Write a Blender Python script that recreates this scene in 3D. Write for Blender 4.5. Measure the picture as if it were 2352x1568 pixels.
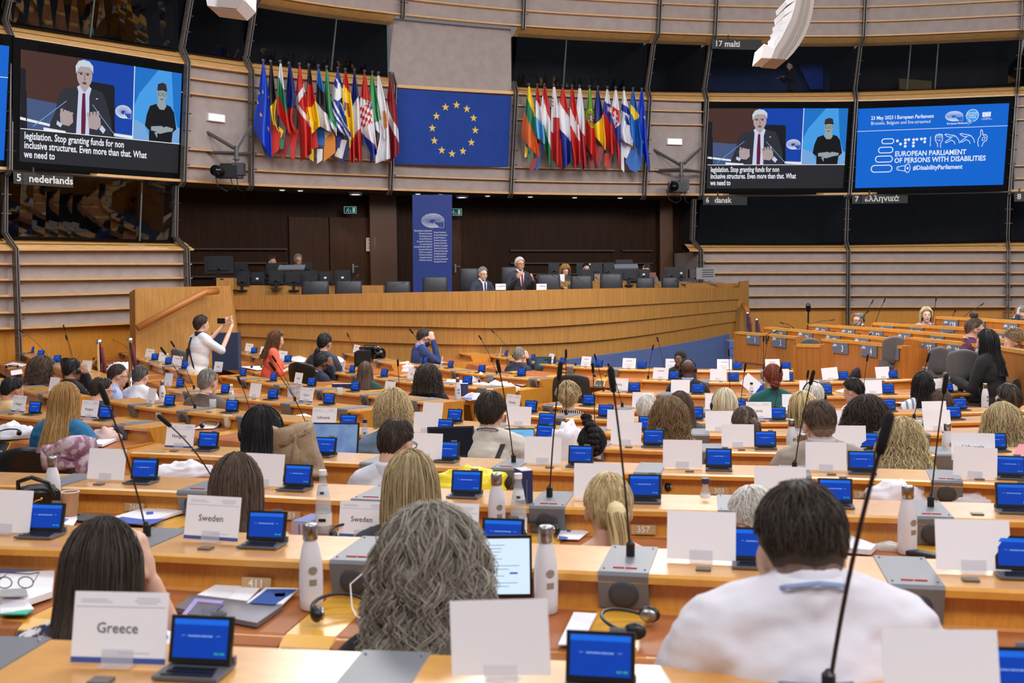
import bpy, bmesh, math, random
import numpy as np
from mathutils import Vector, Matrix
random.seed(7); RNG = np.random.default_rng(7)
for o in list(bpy.data.objects): bpy.data.objects.remove(o)
C = bpy.context.scene.collection
# ---------------------------------------------------------------- camera
FPX = 2500.0; CZ = 2.10
PITCH = math.atan((784-656)/FPX); ROLL = math.radians(0.6)
R0 = Vector((1,0,0)); F0 = Vector((0,math.cos(PITCH),-math.sin(PITCH))); U0 = Vector((0,math.sin(PITCH),math.cos(PITCH)))
CR = R0*math.cos(ROLL)-U0*math.sin(ROLL); CU = R0*math.sin(ROLL)+U0*math.cos(ROLL)
CAM = Vector((0,0,CZ))
cd = bpy.data.cameras.new('camera'); cam = bpy.data.objects.new('camera', cd); C.objects.link(cam)
cam.matrix_world = Matrix(((CR.x,CU.x,-F0.x,0),(CR.y,CU.y,-F0.y,0),(CR.z,CU.z,-F0.z,CZ),(0,0,0,1)))
cd.sensor_width = 36; cd.lens = FPX/2352*36; cd.clip_end = 200
cd.dof.use_dof = True; cd.dof.focus_distance = 11.0; cd.dof.aperture_fstop = 5.0
bpy.context.scene.camera = cam
# ---------------------------------------------------------------- world, lamps, exposure
sc = bpy.context.scene
w = bpy.data.worlds.new('hall_light'); sc.world = w; w.use_nodes = True
w.node_tree.nodes['Background'].inputs[0].default_value = (.95,.96,1,1); w.node_tree.nodes['Background'].inputs[1].default_value = 0.20
sc.view_settings.view_transform = 'Standard'; sc.view_settings.look = 'None'; sc.view_settings.gamma = 1
sc.view_settings.use_curve_mapping = False; sc.view_settings.exposure = -0.12
sc.cycles.max_bounces = 6; sc.cycles.glossy_bounces = 3; sc.cycles.transparent_max_bounces = 12; sc.cycles.adaptive_threshold = 0.03
def area(loc, tgt, sx, sy, power, col=(1,.985,.985)):
    l = bpy.data.lights.new('ceiling_and_fill_lamp', 'AREA'); l.shape = 'RECTANGLE'; l.size = sx; l.size_y = sy; l.energy = power; l.color = col
    o = bpy.data.objects.new('ceiling_and_fill_lamp', l); C.objects.link(o); o.location = loc
    o.rotation_euler = (Vector(tgt)-Vector(loc)).to_track_quat('-Z','Y').to_euler(); return o
for (x,y,z,p) in ((-6,-1,8.5,270),(2,-2,8.5,480),(9,1,8.5,360),(-5,8,9,250),(3,8,9,430),(11,8,9,400),(-4,15,9,230),(11,15,9,330)):
    area((x,y,z),(x*.8+.6,y+2.2,0),4.5,2.5,p)
for (x,p) in ((-2,460),(3.5,620),(9,420)):
    area((x,18.5,8.4),(x*.5+.5,9,1.0),3.6,1.6,p)
for (x,y,tx,ty,p) in ((-3,13,-4,24,150),(3,14,2.5,26,420),(10,13,12,26,420)):  # added fill lamps, not hall fittings, aimed outward to brighten the upper walls
    area((x,y,8.6),(tx,ty,4.6),3.6,1.6,p)
def P(x,y,d):      # point seen at photo pixel x,y whose distance in front of the camera, on the floor plan, is d
    r = F0 + CR*((x-1176)/FPX) + CU*((784-y)/FPX); return CAM + r*(d/r.y)
def PZ(x,y,z):
    r = F0 + CR*((x-1176)/FPX) + CU*((784-y)/FPX); return CAM + r*((z-CZ)/r.z)
def PY(x,y,Y):
    r = F0 + CR*((x-1176)/FPX) + CU*((784-y)/FPX); return CAM + r*(Y/r.y)
def px(v):
    q = Vector(v)-CAM; d = q.dot(F0); return 1176+FPX*q.dot(CR)/d, 784-FPX*q.dot(CU)/d, q.y
# ---------------------------------------------------------------- materials
MATS = {}
def srgb(c):
    return tuple(((v/255)/12.92 if v/255<=.04045 else ((v/255+.055)/1.055)**2.4) for v in c)
def mat(name, col, rough=.6, metal=0, spec=.5, noise=0, nscale=20, bump=0, bscale=200, coat=0, stretch=None, col2=None, emis=0, trans=0, alpha=1, island=0):
    if name in MATS: return MATS[name]
    m = bpy.data.materials.new(name); m.use_nodes = True; nt = m.node_tree; b = nt.nodes['Principled BSDF']
    c = srgb(col); b.inputs['Base Color'].default_value = (*c,1); b.inputs['Roughness'].default_value = rough
    b.inputs['Metallic'].default_value = metal; b.inputs['Specular IOR Level'].default_value = spec
    b.inputs['Coat Weight'].default_value = coat; b.inputs['Coat Roughness'].default_value = .26
    if trans: b.inputs['Transmission Weight'].default_value = trans
    if alpha < 1: b.inputs['Alpha'].default_value = alpha
    if emis:
        b.inputs['Emission Color'].default_value = (*c,1); b.inputs['Emission Strength'].default_value = emis
        b.inputs['Base Color'].default_value = (.005,.005,.006,1); b.inputs['Specular IOR Level'].default_value = .08
    if noise or bump or island:
        tc = nt.nodes.new('ShaderNodeTexCoord'); mp = nt.nodes.new('ShaderNodeMapping'); nt.links.new(tc.outputs['Object'], mp.inputs[0])
        if stretch: mp.inputs['Scale'].default_value = stretch
    if noise:
        n = nt.nodes.new('ShaderNodeTexNoise'); n.inputs['Scale'].default_value = nscale; n.inputs['Detail'].default_value = 4
        nt.links.new(mp.outputs[0], n.inputs[0])
        mx = nt.nodes.new('ShaderNodeMixRGB'); c2 = srgb(col2) if col2 else tuple(v*(1-noise) for v in c)
        mx.inputs[1].default_value = (*c,1); mx.inputs[2].default_value = (*c2,1)
        rp = nt.nodes.new('ShaderNodeValToRGB'); rp.color_ramp.elements[0].position=.38; rp.color_ramp.elements[1].position=.62
        nt.links.new(n.outputs[0], rp.inputs[0]); nt.links.new(rp.outputs[0], mx.inputs[0]); nt.links.new(mx.outputs[0], b.inputs['Base Color'])
        if emis: nt.links.new(mx.outputs[0], b.inputs['Emission Color'])
    if island:
        g = nt.nodes.new('ShaderNodeNewGeometry'); mx = nt.nodes.new('ShaderNodeMixRGB'); c2 = srgb(col2)
        mx.inputs[1].default_value = (*c,1); mx.inputs[2].default_value = (*c2,1)
        nt.links.new(g.outputs['Random Per Island'], mx.inputs[0]); nt.links.new(mx.outputs[0], b.inputs['Base Color'])
    if bump:
        n2 = nt.nodes.new('ShaderNodeTexNoise'); n2.inputs['Scale'].default_value = bscale; nt.links.new(mp.outputs[0], n2.inputs[0])
        bp = nt.nodes.new('ShaderNodeBump'); bp.inputs['Strength'].default_value = bump; bp.inputs['Distance'].default_value = .01
        nt.links.new(n2.outputs[0], bp.inputs['Height']); nt.links.new(bp.outputs[0], b.inputs['Normal'])
    MATS[name] = m; return m
wood = lambda: mat('honey_wood',(214,146,58),.32,coat=.35,noise=1,nscale=6,stretch=(14,14,.6),col2=(203,134,48))
wood_top = lambda: mat('polished_wood',(222,160,66),.34,spec=.7,coat=1,noise=1,nscale=5,stretch=(3,3,3),col2=(214,149,60))
wood_pod = lambda: mat('podium_wood',(180,130,66),.55,spec=.3,noise=1,nscale=5,stretch=(9,9,.35),col2=(167,116,56))
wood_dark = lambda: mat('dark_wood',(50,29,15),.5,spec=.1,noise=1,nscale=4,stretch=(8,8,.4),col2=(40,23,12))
wood_lin = lambda: mat('ledge_wood',(222,172,108),.4,coat=.2,noise=1,nscale=3,stretch=(2,2,14),col2=(209,157,94))
leather = lambda: mat('tan_leather',(168,100,56),.5,spec=.25,noise=1,nscale=8,col2=(158,92,48))
wallf = lambda: mat('mauve_fabric_wall',(172,158,153),.9,noise=1,nscale=5,col2=(164,150,146),bump=.15,bscale=60)
grey = lambda: mat('grey_panel',(112,114,122),.42)
dgrey = lambda: mat('dark_grey_panel',(62,62,70),.5)
black = lambda: mat('black_plastic',(22,22,25),.4)
white = lambda: mat('white_card',(236,234,240),.7)
metal = lambda: mat('brushed_steel',(170,170,172),.3,metal=1)
chrome = lambda: mat('chrome',(220,220,225),.12,metal=1)
carpet = lambda: mat('blue_carpet',(78,96,142),.95,noise=1,nscale=60,col2=(68,86,130))
# ---------------------------------------------------------------- mesh building
class MB:
    def __init__(s): s.v=[]; s.f=[]; s.m=[]
    def add(s, vs, fs, mi=0):
        n=len(s.v); s.v += [tuple(v) for v in vs]; s.f += [tuple(i+n for i in f) for f in fs]; s.m += [mi]*len(fs); return s
    def box(s, c, sz, rz=0, mi=0, M=None):
        x,y,z=[v/2 for v in sz]; vs=[Vector((a*x,b*y,c2*z)) for a in (-1,1) for b in (-1,1) for c2 in (-1,1)]
        m = Matrix.Translation(Vector(c)) @ (M if M else Matrix.Rotation(rz,4,'Z'))
        return s.add([m@v for v in vs], [(0,1,3,2),(4,6,7,5),(0,4,5,1),(2,3,7,6),(0,2,6,4),(1,5,7,3)], mi)
    def quad(s,a,b,c,d,mi=0): return s.add([a,b,c,d],[(0,1,2,3)],mi)
    def hexa(s, q, e, mi=0):   # quad corners q extruded by vector e
        a=[Vector(v) for v in q]; b=[v+Vector(e) for v in a]
        return s.add(a+b,[(0,1,2,3),(7,6,5,4),(0,4,5,1),(1,5,6,2),(2,6,7,3),(3,7,4,0)],mi)
    def tube(s, pts, rad, n=6, mi=0, cap=True):
        pts=[Vector(p) for p in pts]; rad = rad if hasattr(rad,'__len__') else [rad]*len(pts); vs=[]; prev=None
        for i,p in enumerate(pts):
            t=(pts[min(i+1,len(pts)-1)]-pts[max(i-1,0)]).normalized()
            a = prev if prev is not None else (Vector((0,0,1)) if abs(t.z)<.9 else Vector((1,0,0)))
            a=(a-t*a.dot(t)).normalized(); prev=a; b=t.cross(a)
            for k in range(n): th=2*math.pi*k/n; vs.append(p+(a*math.cos(th)+b*math.sin(th))*rad[i])
        fs=[(i*n+k,i*n+(k+1)%n,(i+1)*n+(k+1)%n,(i+1)*n+k) for i in range(len(pts)-1) for k in range(n)]
        if cap: fs += [tuple(range(n-1,-1,-1)), tuple(range((len(pts)-1)*n,len(pts)*n))]
        return s.add(vs,fs,mi)
    def lathe(s, prof, c=(0,0,0), n=20, mi=0, M=None):
        vs=[]; m=Matrix.Translation(Vector(c)) @ (M or Matrix())
        for r,z in prof:
            for k in range(n): a=2*math.pi*k/n; vs.append(m@Vector((r*math.cos(a),r*math.sin(a),z)))
        fs=[(i*n+k,i*n+(k+1)%n,(i+1)*n+(k+1)%n,(i+1)*n+k) for i in range(len(prof)-1) for k in range(n)]
        return s.add(vs,fs,mi)
    def ball(s, c, r, n=12, mi=0, M=None):
        r = r if hasattr(r,'__len__') else (r,r,r); vs=[]; fs=[]; h=n//2; m=Matrix.Translation(Vector(c)) @ (M or Matrix())
        for i in range(h+1):
            th=math.pi*i/h
            for k in range(n): a=2*math.pi*k/n; vs.append(m@Vector((r[0]*math.sin(th)*math.cos(a),r[1]*math.sin(th)*math.sin(a),r[2]*math.cos(th))))
        fs=[(i*n+k,(i+1)*n+k,(i+1)*n+(k+1)%n,i*n+(k+1)%n) for i in range(h) for k in range(n)]
        return s.add(vs,fs,mi)
    def build(s, name, mats, parent=None, smooth=False, label=None, cat=None, group=None, kind=None):
        me=bpy.data.meshes.new(name); me.from_pydata(s.v,[],s.f)
        for m in (mats if isinstance(mats,(list,tuple)) else [mats]): me.materials.append(m)
        me.polygons.foreach_set('material_index', s.m)
        if smooth: me.polygons.foreach_set('use_smooth',[True]*len(s.f))
        me.validate(); me.update()
        o=bpy.data.objects.new(name,me); C.objects.link(o)
        if parent: o.parent=parent
        return tag(o,label,cat,group,kind)
def tag(o,label=None,cat=None,group=None,kind=None):
    if label: o['label']=label
    if cat: o['category']=cat
    if group: o['group']=group
    if kind: o['kind']=kind
    return o
def empty(name, loc, label=None, cat=None, group=None, rz=0, M=None):
    o=bpy.data.objects.new(name,None); C.objects.link(o); o.empty_display_size=.1
    if M is not None: o.matrix_world=M
    else: o.location=loc; o.rotation_euler=(0,0,rz)
    return tag(o,label,cat,group)
def kids(o): return list(o.children)
def dup(o, M, label=None, group=None, keep=lambda c: True):
    c=o.copy(); C.objects.link(c); c.matrix_world=M
    if label: c['label']=label
    if group: c['group']=group
    for ch in kids(o):
        if not keep(ch): continue
        k=ch.copy(); C.objects.link(k); k.parent=c
        for g in kids(ch):
            d=g.copy(); C.objects.link(d); d.parent=k
    return c
FONT = None
def text_mb(s, size, mi=0, M=None, align='CENTER', bold=0, xs=1, spacing=1, ext=0.0):
    cu=bpy.data.curves.new('t','FONT'); cu.body=s; cu.size=size; cu.align_x=align; cu.align_y='CENTER'; cu.offset=bold*size; cu.resolution_u=2; cu.extrude=ext; cu.space_line=spacing
    o=bpy.data.objects.new('t',cu); C.objects.link(o); dg=bpy.context.evaluated_depsgraph_get(); dg.update()
    me=bpy.data.meshes.new_from_object(o.evaluated_get(dg)); mb=MB(); M=M or Matrix()
    mb.add([M@Vector((v.co.x*xs,v.co.y,v.co.z)) for v in me.vertices],[tuple(p.vertices) for p in me.polygons],mi)
    bpy.data.objects.remove(o); bpy.data.curves.remove(cu); bpy.data.meshes.remove(me); return mb
def merge(a,b,mi=None):
    n=len(a.v); a.v+=b.v; a.f+=[tuple(i+n for i in f) for f in b.f]; a.m+= b.m if mi is None else [mi]*len(b.f); return a
def interp(xs, ys, x): return float(np.interp(x, xs, ys))
def smooth_fn(xs, ys):
    xs=np.array(xs,float); ys=np.array(ys,float); n=len(xs)
    h=np.diff(xs); dl=np.diff(ys)/h; m=np.zeros(n)
    m[0]=dl[0]; m[-1]=dl[-1]
    for i in range(1,n-1): m[i]=(dl[i-1]*h[i]+dl[i]*h[i-1])/(h[i-1]+h[i])
    def g(x):
        if x<=xs[0]: return ys[0]+m[0]*(x-xs[0])
        if x>=xs[-1]: return ys[-1]+m[-1]*(x-xs[-1])
        i=int(np.searchsorted(xs,x)-1); t=(x-xs[i])/h[i]
        return ((2*t**3-3*t*t+1)*ys[i]+(t**3-2*t*t+t)*h[i]*m[i]+(-2*t**3+3*t*t)*ys[i+1]+(t**3-t*t)*h[i]*m[i+1])
    return lambda x: float(g(float(x)))
# ================================================================ HALL SHELL
DW = smooth_fn([-120,25,420,577,898,1177,1482,1615,1957,2320,2470],[18.2,19.1,21.4,22.6,24.5,25.8,26.6,27,27.2,26.6,26])
def W(x): p=P(x,700,DW(x)); return Vector((p.x,p.y,0))
def wx(x): return Vector((W(x).x,W(x).y,0))
def wn(x):
    t=(W(x+8)-W(x-8)).normalized(); return Vector((t.y,-t.x,0))      # towards the room
ZL={'glass':smooth_fn([28,418,564,898,1180,1478,1613,1957,2328],[53,115,137,174,196,208,210,209,197]),
    'lb':smooth_fn([39,429,575,898,1177,1482,1615,1957,2328],[84,146,166,198,215,228,232,232,219]),
    'bot':smooth_fn([28,421,577,898,1168,1474,1610,1944,2314],[389,416,425,436,444,448,448,446,439]),
    'top':smooth_fn([28,564,700,920,1189,1485,1627,1967,2345],[-70,-8,15,43,68,84,89,91,76])}
def wz(k,x): return P(x,ZL[k](x),DW(x)).z
ZB={k: float(np.mean([wz(k,x) for x in (30,300,577,898,1177,1482,1615,1957,2320)])) for k in ZL}
def zat(k,x):   # height of a line, following the photo within the wall's gentle rise
    return wz(k,x)
def pw(x,k,f=0,off=0,k2=None):
    z=zat(k,x) if k2 is None else zat(k,x)*(1-f)+zat(k2,x)*f
    p=W(x)+wn(x)*off; return Vector((p.x,p.y,z))
def xs_range(a,b,step=30):
    n=max(1,int(round((b-a)/step))); return [a+(b-a)*i/n for i in range(n+1)]
def strip(mb,xs,za,zb,oa=0,ob=0,mi=0):
    for i in range(len(xs)-1):
        q=[]
        for x,zf,o in ((xs[i],za,oa),(xs[i+1],za,oa),(xs[i+1],zb,ob),(xs[i],zb,ob)):
            p=W(x)+wn(x)*o; q.append(Vector((p.x,p.y,zf(x))))
        mb.quad(*q,mi)
def slat(mb,xs,zf,t,o0,o1,mi=0):
    up=lambda x:zf(x)+t/2; dn=lambda x:zf(x)-t/2
    strip(mb,xs,up,dn,o1,o1,mi); strip(mb,xs,up,up,o0,o1,mi); strip(mb,xs,dn,dn,o1,o0,mi)
def S(*a,**k): return a
gz=lambda k: (lambda x: zat(k,x))
mixz=lambda f: (lambda x: zat('lb',x)*(1-f)+zat('bot',x)*f)
# lines of the lower wall
low_y={'ltop':smooth_fn([-100,18,401,1600,1943,2320],[546,547,555,560,560,554]),
       'l0':smooth_fn([-100,28,422,1602,1943,2320],[572,572,572,575,575,572])}
def lz(y0s,x): return P(x,smooth_fn(*y0s)(x),DW(x)).z
LOW=[([-100,28,405,1602,2330],[572,572,572,575,574]),([-100,28,405,1602,2330],[606,606,606,601,600]),([-100,30,420,1602,2330],[642,642,638,627,626]),
     ([-100,30,309,1602,2330],[680,679,672,653,652]),([-100,30,297,1700,2330],[718,717,707,679,678]),([-100,30,298,1700,2330],[756,753,742,706,704])]
# --- gallery front: fabric panels, slats, ledges
def gallery(name,x0,x1,slats,panel=True):
    xs=xs_range(x0,x1); mb=MB()
    if panel: strip(mb,xs,gz('lb'),gz('bot'),0,0,0)
    for f in slats: slat(mb,xs,mixz(f),.024,0,.11,1)
    return mb.build(name,[wallf(),wood_lin()],kind='structure')
gallery('wall_gallery',421,905,(.12,.25,.725,.87)); gallery('wall_gallery',1180,1612,(.12,.26,.74,.875))
gallery('wall_gallery',2326,2450,(.12,.26,.74,.875))
mb=MB(); xs=xs_range(905,1180); strip(mb,xs,gz('lb'),gz('bot'),0,0,0)
for f in (.745,.865): slat(mb,xs,mixz(f),.026,0,.11,1)
strip(mb,xs,gz('top'),gz('lb'),0,0,0); mb.build('wall_centre',[wallf(),wood_lin()],kind='structure')
mb=MB()
for a,b in ((-120,421),(1612,2326)): strip(mb,xs_range(a,b),gz('lb'),gz('bot'),-.15,-.15,0)
mb.build('wall_screens',[black()],kind='structure')
mb=MB()      # bottom edge of the gallery and its underside
xs=xs_range(-120,2470); slat(mb,xs,gz('bot'),.05,0,.16,0)
mb.build('trim_1',[wood_lin()],kind='structure')
def ledge(n,x0,x1,zt,zb,w_in,w_out):
    mb=MB(); xs=xs_range(x0,x1)
    zm=lambda x:(zt(x)*.52+zb(x)*.48)
    strip(mb,xs,zt,zm,w_in,(w_in+w_out)/2,0); strip(mb,xs,lambda x:zm(x)-.012,zb,(w_in+w_out)/2+.006,w_out,0)
    strip(mb,xs,zt,zt,w_in-.25,w_in,0); strip(mb,xs,zb,lambda x:zb(x)-.03,w_out,w_out,0); strip(mb,xs,lambda x:zb(x)-.03,lambda x:zb(x)-.03,w_out,0,0)
    return mb.build(n,[wood_lin()],kind='structure')
ledge('trim_2',-120,906,gz('glass'),gz('lb'),-.12,.14); ledge('trim_3',1180,2470,gz('glass'),gz('lb'),-.12,.14)
mb=MB(); slat(mb,xs_range(906,1180),gz('lb'),.07,0,.14); mb.build('trim_4',[wood_lin()],kind='structure')
# --- top panels
ztop=gz('top')
for nm,a,b in (('wall_upper',-120,906),('wall_upper',906,1184),('wall_upper',1184,2470)):
    mb=MB(); xs=xs_range(a,b)
    strip(mb,xs,lambda x:ztop(x)+3.2,ztop,.65,.30,0)
    for k in (0,.34,.68,1.45,2.1): slat(mb,xs,lambda x,k=k:ztop(x)+k,.03,.30+k*.09,.44+k*.09,1)
    mb.build(nm,[wallf(),wood_lin()],kind='structure')
mb=MB()
for a,b in ((-120,906),(1184,2470)):
    xs=xs_range(a,b); strip(mb,xs,lambda x:ztop(x)-.02,lambda x:ztop(x)-.16,.34,.0,0)
mb.build('trim_5',[wood_lin()],kind='structure')
# --- lower walls
def lowz(i): return lambda x: lz(LOW[i],x)
for nm,a,b,xend in (('wall_left',-120,435,None),('wall_right',1602,2470,None)):
    mb=MB(); xs=xs_range(a,b)
    strip(mb,xs,lowz(0),lowz(5),0,0,0)
    for i in range(1,6): slat(mb,xs,lowz(i),.035,0,.13,1)
    strip(mb,xs,lowz(5),lambda x:-.1,-.05,-.05,2)
    mb.build(nm,[wallf(),wood_lin(),wood()],kind='structure')
zlt=lambda x:P(x,low_y['ltop'](x),DW(x)).z
ledge('trim_6',-120,438,zlt,lowz(0),-.15,.16); ledge('trim_7',1578,2470,zlt,lowz(0),-.15,.16)
mb=MB(); n=wn(435); q=W(435); z1=lowz(0)(430); z2=0
mb.hexa([Vector((q.x,q.y,z1))+n*.0,Vector((q.x,q.y,z2)),Vector((q.x,q.y,z2))-n*2.5,Vector((q.x,q.y,z1))-n*2.5],(.02,0,0),0)
q=W(1602); n=wn(1602); mb.hexa([Vector((q.x,q.y,z1)),Vector((q.x,q.y,z2)),Vector((q.x,q.y,z2))-n*2+Vector((-.3,0,0)),Vector((q.x,q.y,z1))-n*2+Vector((-.3,0,0))],(.02,0,0),1)
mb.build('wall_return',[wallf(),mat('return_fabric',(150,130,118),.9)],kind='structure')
# --- interpreters' booths behind the glass
glass = mat('booth_glass',(10,10,12),.03,spec=.7)
def glassmat():
    m=bpy.data.materials.new('dark_booth_glass'); m.use_nodes=True; nt=m.node_tree; nt.nodes.clear()
    o=nt.nodes.new('ShaderNodeOutputMaterial'); mx=nt.nodes.new('ShaderNodeMixShader'); t=nt.nodes.new('ShaderNodeBsdfTransparent'); g=nt.nodes.new('ShaderNodeBsdfGlossy')
    t.inputs[0].default_value=(.62,.64,.66,1); g.inputs['Roughness'].default_value=.02; g.inputs['Color'].default_value=(.8,.85,.9,1)
    f=nt.nodes.new('ShaderNodeFresnel'); f.inputs[0].default_value=1.45; a=nt.nodes.new('ShaderNodeMath'); a.operation='MULTIPLY_ADD'; a.inputs[1].default_value=.7; a.inputs[2].default_value=.035
    nt.links.new(f.outputs[0],a.inputs[0]); nt.links.new(a.outputs[0],mx.inputs[0]); nt.links.new(t.outputs[0],mx.inputs[1]); nt.links.new(g.outputs[0],mx.inputs[2]); nt.links.new(mx.outputs[0],o.inputs[0]); return m
GM=glassmat(); bd=mat('booth_dark',(40,36,36),.9,noise=1,nscale=2,col2=(26,24,26)); bblue=mat('booth_blue_wall',(38,56,104),.9)
def booth(x0,x1,zt,zb,n,blue=False,mull=(),ot=.26):
    xs=xs_range(x0,x1); mb=MB(); strip(mb,xs,zt,zb,ot,-.12,0)
    win=mb.build('window_%d'%n,[GM],kind='structure')
    mb=MB(); strip(mb,xs,lambda x:zt(x)+.1,lambda x:zb(x)-.1,-2.6,-2.6,1 if blue else 0)
    strip(mb,xs,zt,lambda x:zt(x),-2.6,0,0); strip(mb,xs,lambda x:zb(x),lambda x:zb(x),-2.6,0,0)
    for x in (x0,x1):
        p=W(x); a=wn(x); mb.quad(Vector((p.x,p.y,zt(x)))-a*.13,Vector((p.x,p.y,zb(x)))-a*.13,Vector((p.x,p.y,zb(x)))-a*2.6,Vector((p.x,p.y,zt(x)))-a*2.6)
    mb.build('wall_booth',[bd,bblue],kind='structure')
    mb=MB()
    for x in mull:
        p=W(x)-wn(x)*.1; q=W(x)+wn(x)*(ot-.03); mb.tube([(p.x,p.y,zb(x)),(q.x,q.y,zt(x)-.05)],.018,4)
    if mull: mb.build('trim_8',[mat('pale_mullion',(92,104,100),.4)],kind='structure')
k=1
zt16=lambda x:ztop(x)-.14
for a,b,bl,mu in ((-110,20,0,()),(26,427,0,(230,)),(434,573,0,()),(579,904,0,(775,)),(1187,1485,0,(1300,)),(1492,1616,0,()),(1624,1962,1,()),(1969,2340,0,(2082,2145)),(2347,2470,0,())):
    booth(a,b,zt16,gz('glass'),k,bl,mu); k+=1
zlow=lambda x:zat('bot',x)-.03
for a,b,mu in ((-110,16,()),(24,412,(330,)),(1606,1940,()),(1948,2312,()),(2320,2470,())):
    booth(a,b,zlow,zlt,k,0,mu,.10); k+=1
# things inside the booths
def wp(x,z,off): p=W(x)+wn(x)*off; return Vector((p.x,p.y,z))
def figure_stub(x,y,dd,col,lab,h=1.0):
    pass
# --- steel posts (double fins) on walls
def post(x_t,x_b,zlist,name='trim_9'):
    mb=MB(); p=[]
    for i,(z,off,f) in enumerate(zlist):
        x=x_t+(x_b-x_t)*f; p.append((x,z,off))
    for sx in (-2.6,2.6):
        for i in range(len(p)-1):
            (xa,za,oa),(xb,zb_,ob)=p[i],p[i+1]
            a=wp(xa+sx,za,oa); b=wp(xb+sx,zb_,ob); n=wn(xa)*.14; t=Vector((n.y,-n.x,0)).normalized()*.010
            mb.add([a-t,a+t,a+t+n,a-t+n,b-t,b+t,b+t+n,b-t+n],[(0,1,5,4),(1,2,6,5),(2,3,7,6),(3,0,4,7),(0,3,2,1),(4,5,6,7)],0)
    for i in range(len(p)-1):
        (xa,za,oa),(xb,zb_,ob)=p[i],p[i+1]; n=int(abs(za-zb_)/.34)
        for j in range(1,n+1):
            f=j/(n+1); c=wp(xa+(xb-xa)*f,za+(zb_-za)*f,oa+(ob-oa)*f+.13); u=wn(xa); u=Vector((-u.y,u.x,0))
            mb.tube([c-u*.09,c+u*.09],.011,4,1)
    mb.build('trim_9',[mat('post_steel',(112,106,102),.45,metal=.3),metal()],kind='structure')
for xt,xb,full in ((33,19,1),(432,416,1),(578,572,0),(906,893,0),(1184,1170,0),(1487,1474,0),(1617,1605,1),(1959,1945,1),(2328,2314,1)):
    zb=zat('bot',xb); 
    post(xt,xb,[(zat('glass',xt)+.1,-.13,-.2),(zat('lb',xt),.12,0),(zb-.03,.12,1),(zb-.12,0,1)])
    post(xt+9,xt+3,[(ztop(xt)+3.2,.66,-1.2),(ztop(xt)-.05,.40,0),(ztop(xt)-.25,.16,.3),(zat('glass',xt)+.08,-.1,1)] if not (890<xt<1200) else [(ztop(xt)+3.2,.66,-1.2),(ztop(xt)-.1,.40,0)])
    if full:
        x2={33:19,432:408,1617:1592,1959:1943,2328:2313}[xt]; x3={33:27,432:419,1617:1603,1959:1943,2328:2313}[xt]
        post(x2,x3,[(zlt(x2)+.12,-.15,0),(lowz(0)(x3),.12,1),(.1 if xt!=1617 and xt!=432 else lowz(3)(x3),.12,1.05)])
        post(x2+1,x2,[(zb-.1,-.05,0),(zlt(x2)+.1,-.12,1)])
RB=1.15
# --- recess behind the podium
def bw(x,off): p=W(x)-wn(x)*off; return p
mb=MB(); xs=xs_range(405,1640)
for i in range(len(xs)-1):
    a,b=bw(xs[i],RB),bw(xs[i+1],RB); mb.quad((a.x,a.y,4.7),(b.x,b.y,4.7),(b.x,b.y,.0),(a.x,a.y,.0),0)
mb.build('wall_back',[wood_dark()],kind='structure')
mb=MB()
for xa,ys in ((440,(574,606,637)),(1205,(577,606,631)),(1465,(577,606,631))):
    for y in ys:
        x2=xa+ (270 if xa<500 else 240 if xa<1300 else 75); X=xs_range(xa,x2)
        for i in range(len(X)-1):
            a,b=bw(X[i],RB-.03),bw(X[i+1],RB-.03); z=P(X[i],y,DW(X[i])+RB).z; mb.hexa([(a.x,a.y,z),(b.x,b.y,z),(b.x,b.y,z+.035),(a.x,a.y,z+.035)],tuple(wn(X[i])*.06))
mb.build('trim_10',[mat('dark_slat',(54,34,22),.5)],kind='structure')
mb=MB()   # underside of the gallery with downlights
strip(mb,xs_range(405,1640),lambda x:zat('bot',x)-.04,lambda x:zat('bot',x)-.02,.1,-RB-.1,0)
mb.build('ceiling',[mat('soffit_grey',(96,88,84),.8)],kind='structure')
# wooden door leaves, jambs in the dark wall
def backquad(x0,x1,y0,y1,off,name,m,th=.03,**kw):
    mb=MB(); a,b=bw(x0,off),bw(x1,off); d0,d1=DW(x0)+RB,DW(x1)+RB
    za,zb_=P((x0+x1)/2,y0,(d0+d1)/2).z,P((x0+x1)/2,y1,(d0+d1)/2).z
    mb.hexa([(a.x,a.y,zb_),(b.x,b.y,zb_),(b.x,b.y,za),(a.x,a.y,za)],tuple(wn((x0+x1)/2)*th)); return mb.build(name,m,**kw)
for i,(a,b,y0) in enumerate(((716,802,500),(805,892,500),(1043,1098,503))):
    d=backquad(a,b,y0,690,RB-.02,'door_%d'%(i+1),mat('door_wood',(64,39,22),.5,spec=.15,noise=1,nscale=4,stretch=(8,8,.4),col2=(55,33,18)),.04,kind='structure')
    if i!=0:
        hx=811 if i==1 else 1046; p=P(hx,612,DW(hx)+RB-.15); mb=MB(); mb.tube([p,p+Vector((.12,0,0))],.014,6); mb.box(p+Vector((0,.03,-.04)),(.04,.02,.2)); mb.build('door_handle',metal(),parent=d)
for a,b in ((890,950),(1552,1580)): backquad(a,b,440,690,RB-.12,'trim_11',mat('jamb_wood',(84,50,26),.5),.1,kind='structure')
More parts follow.
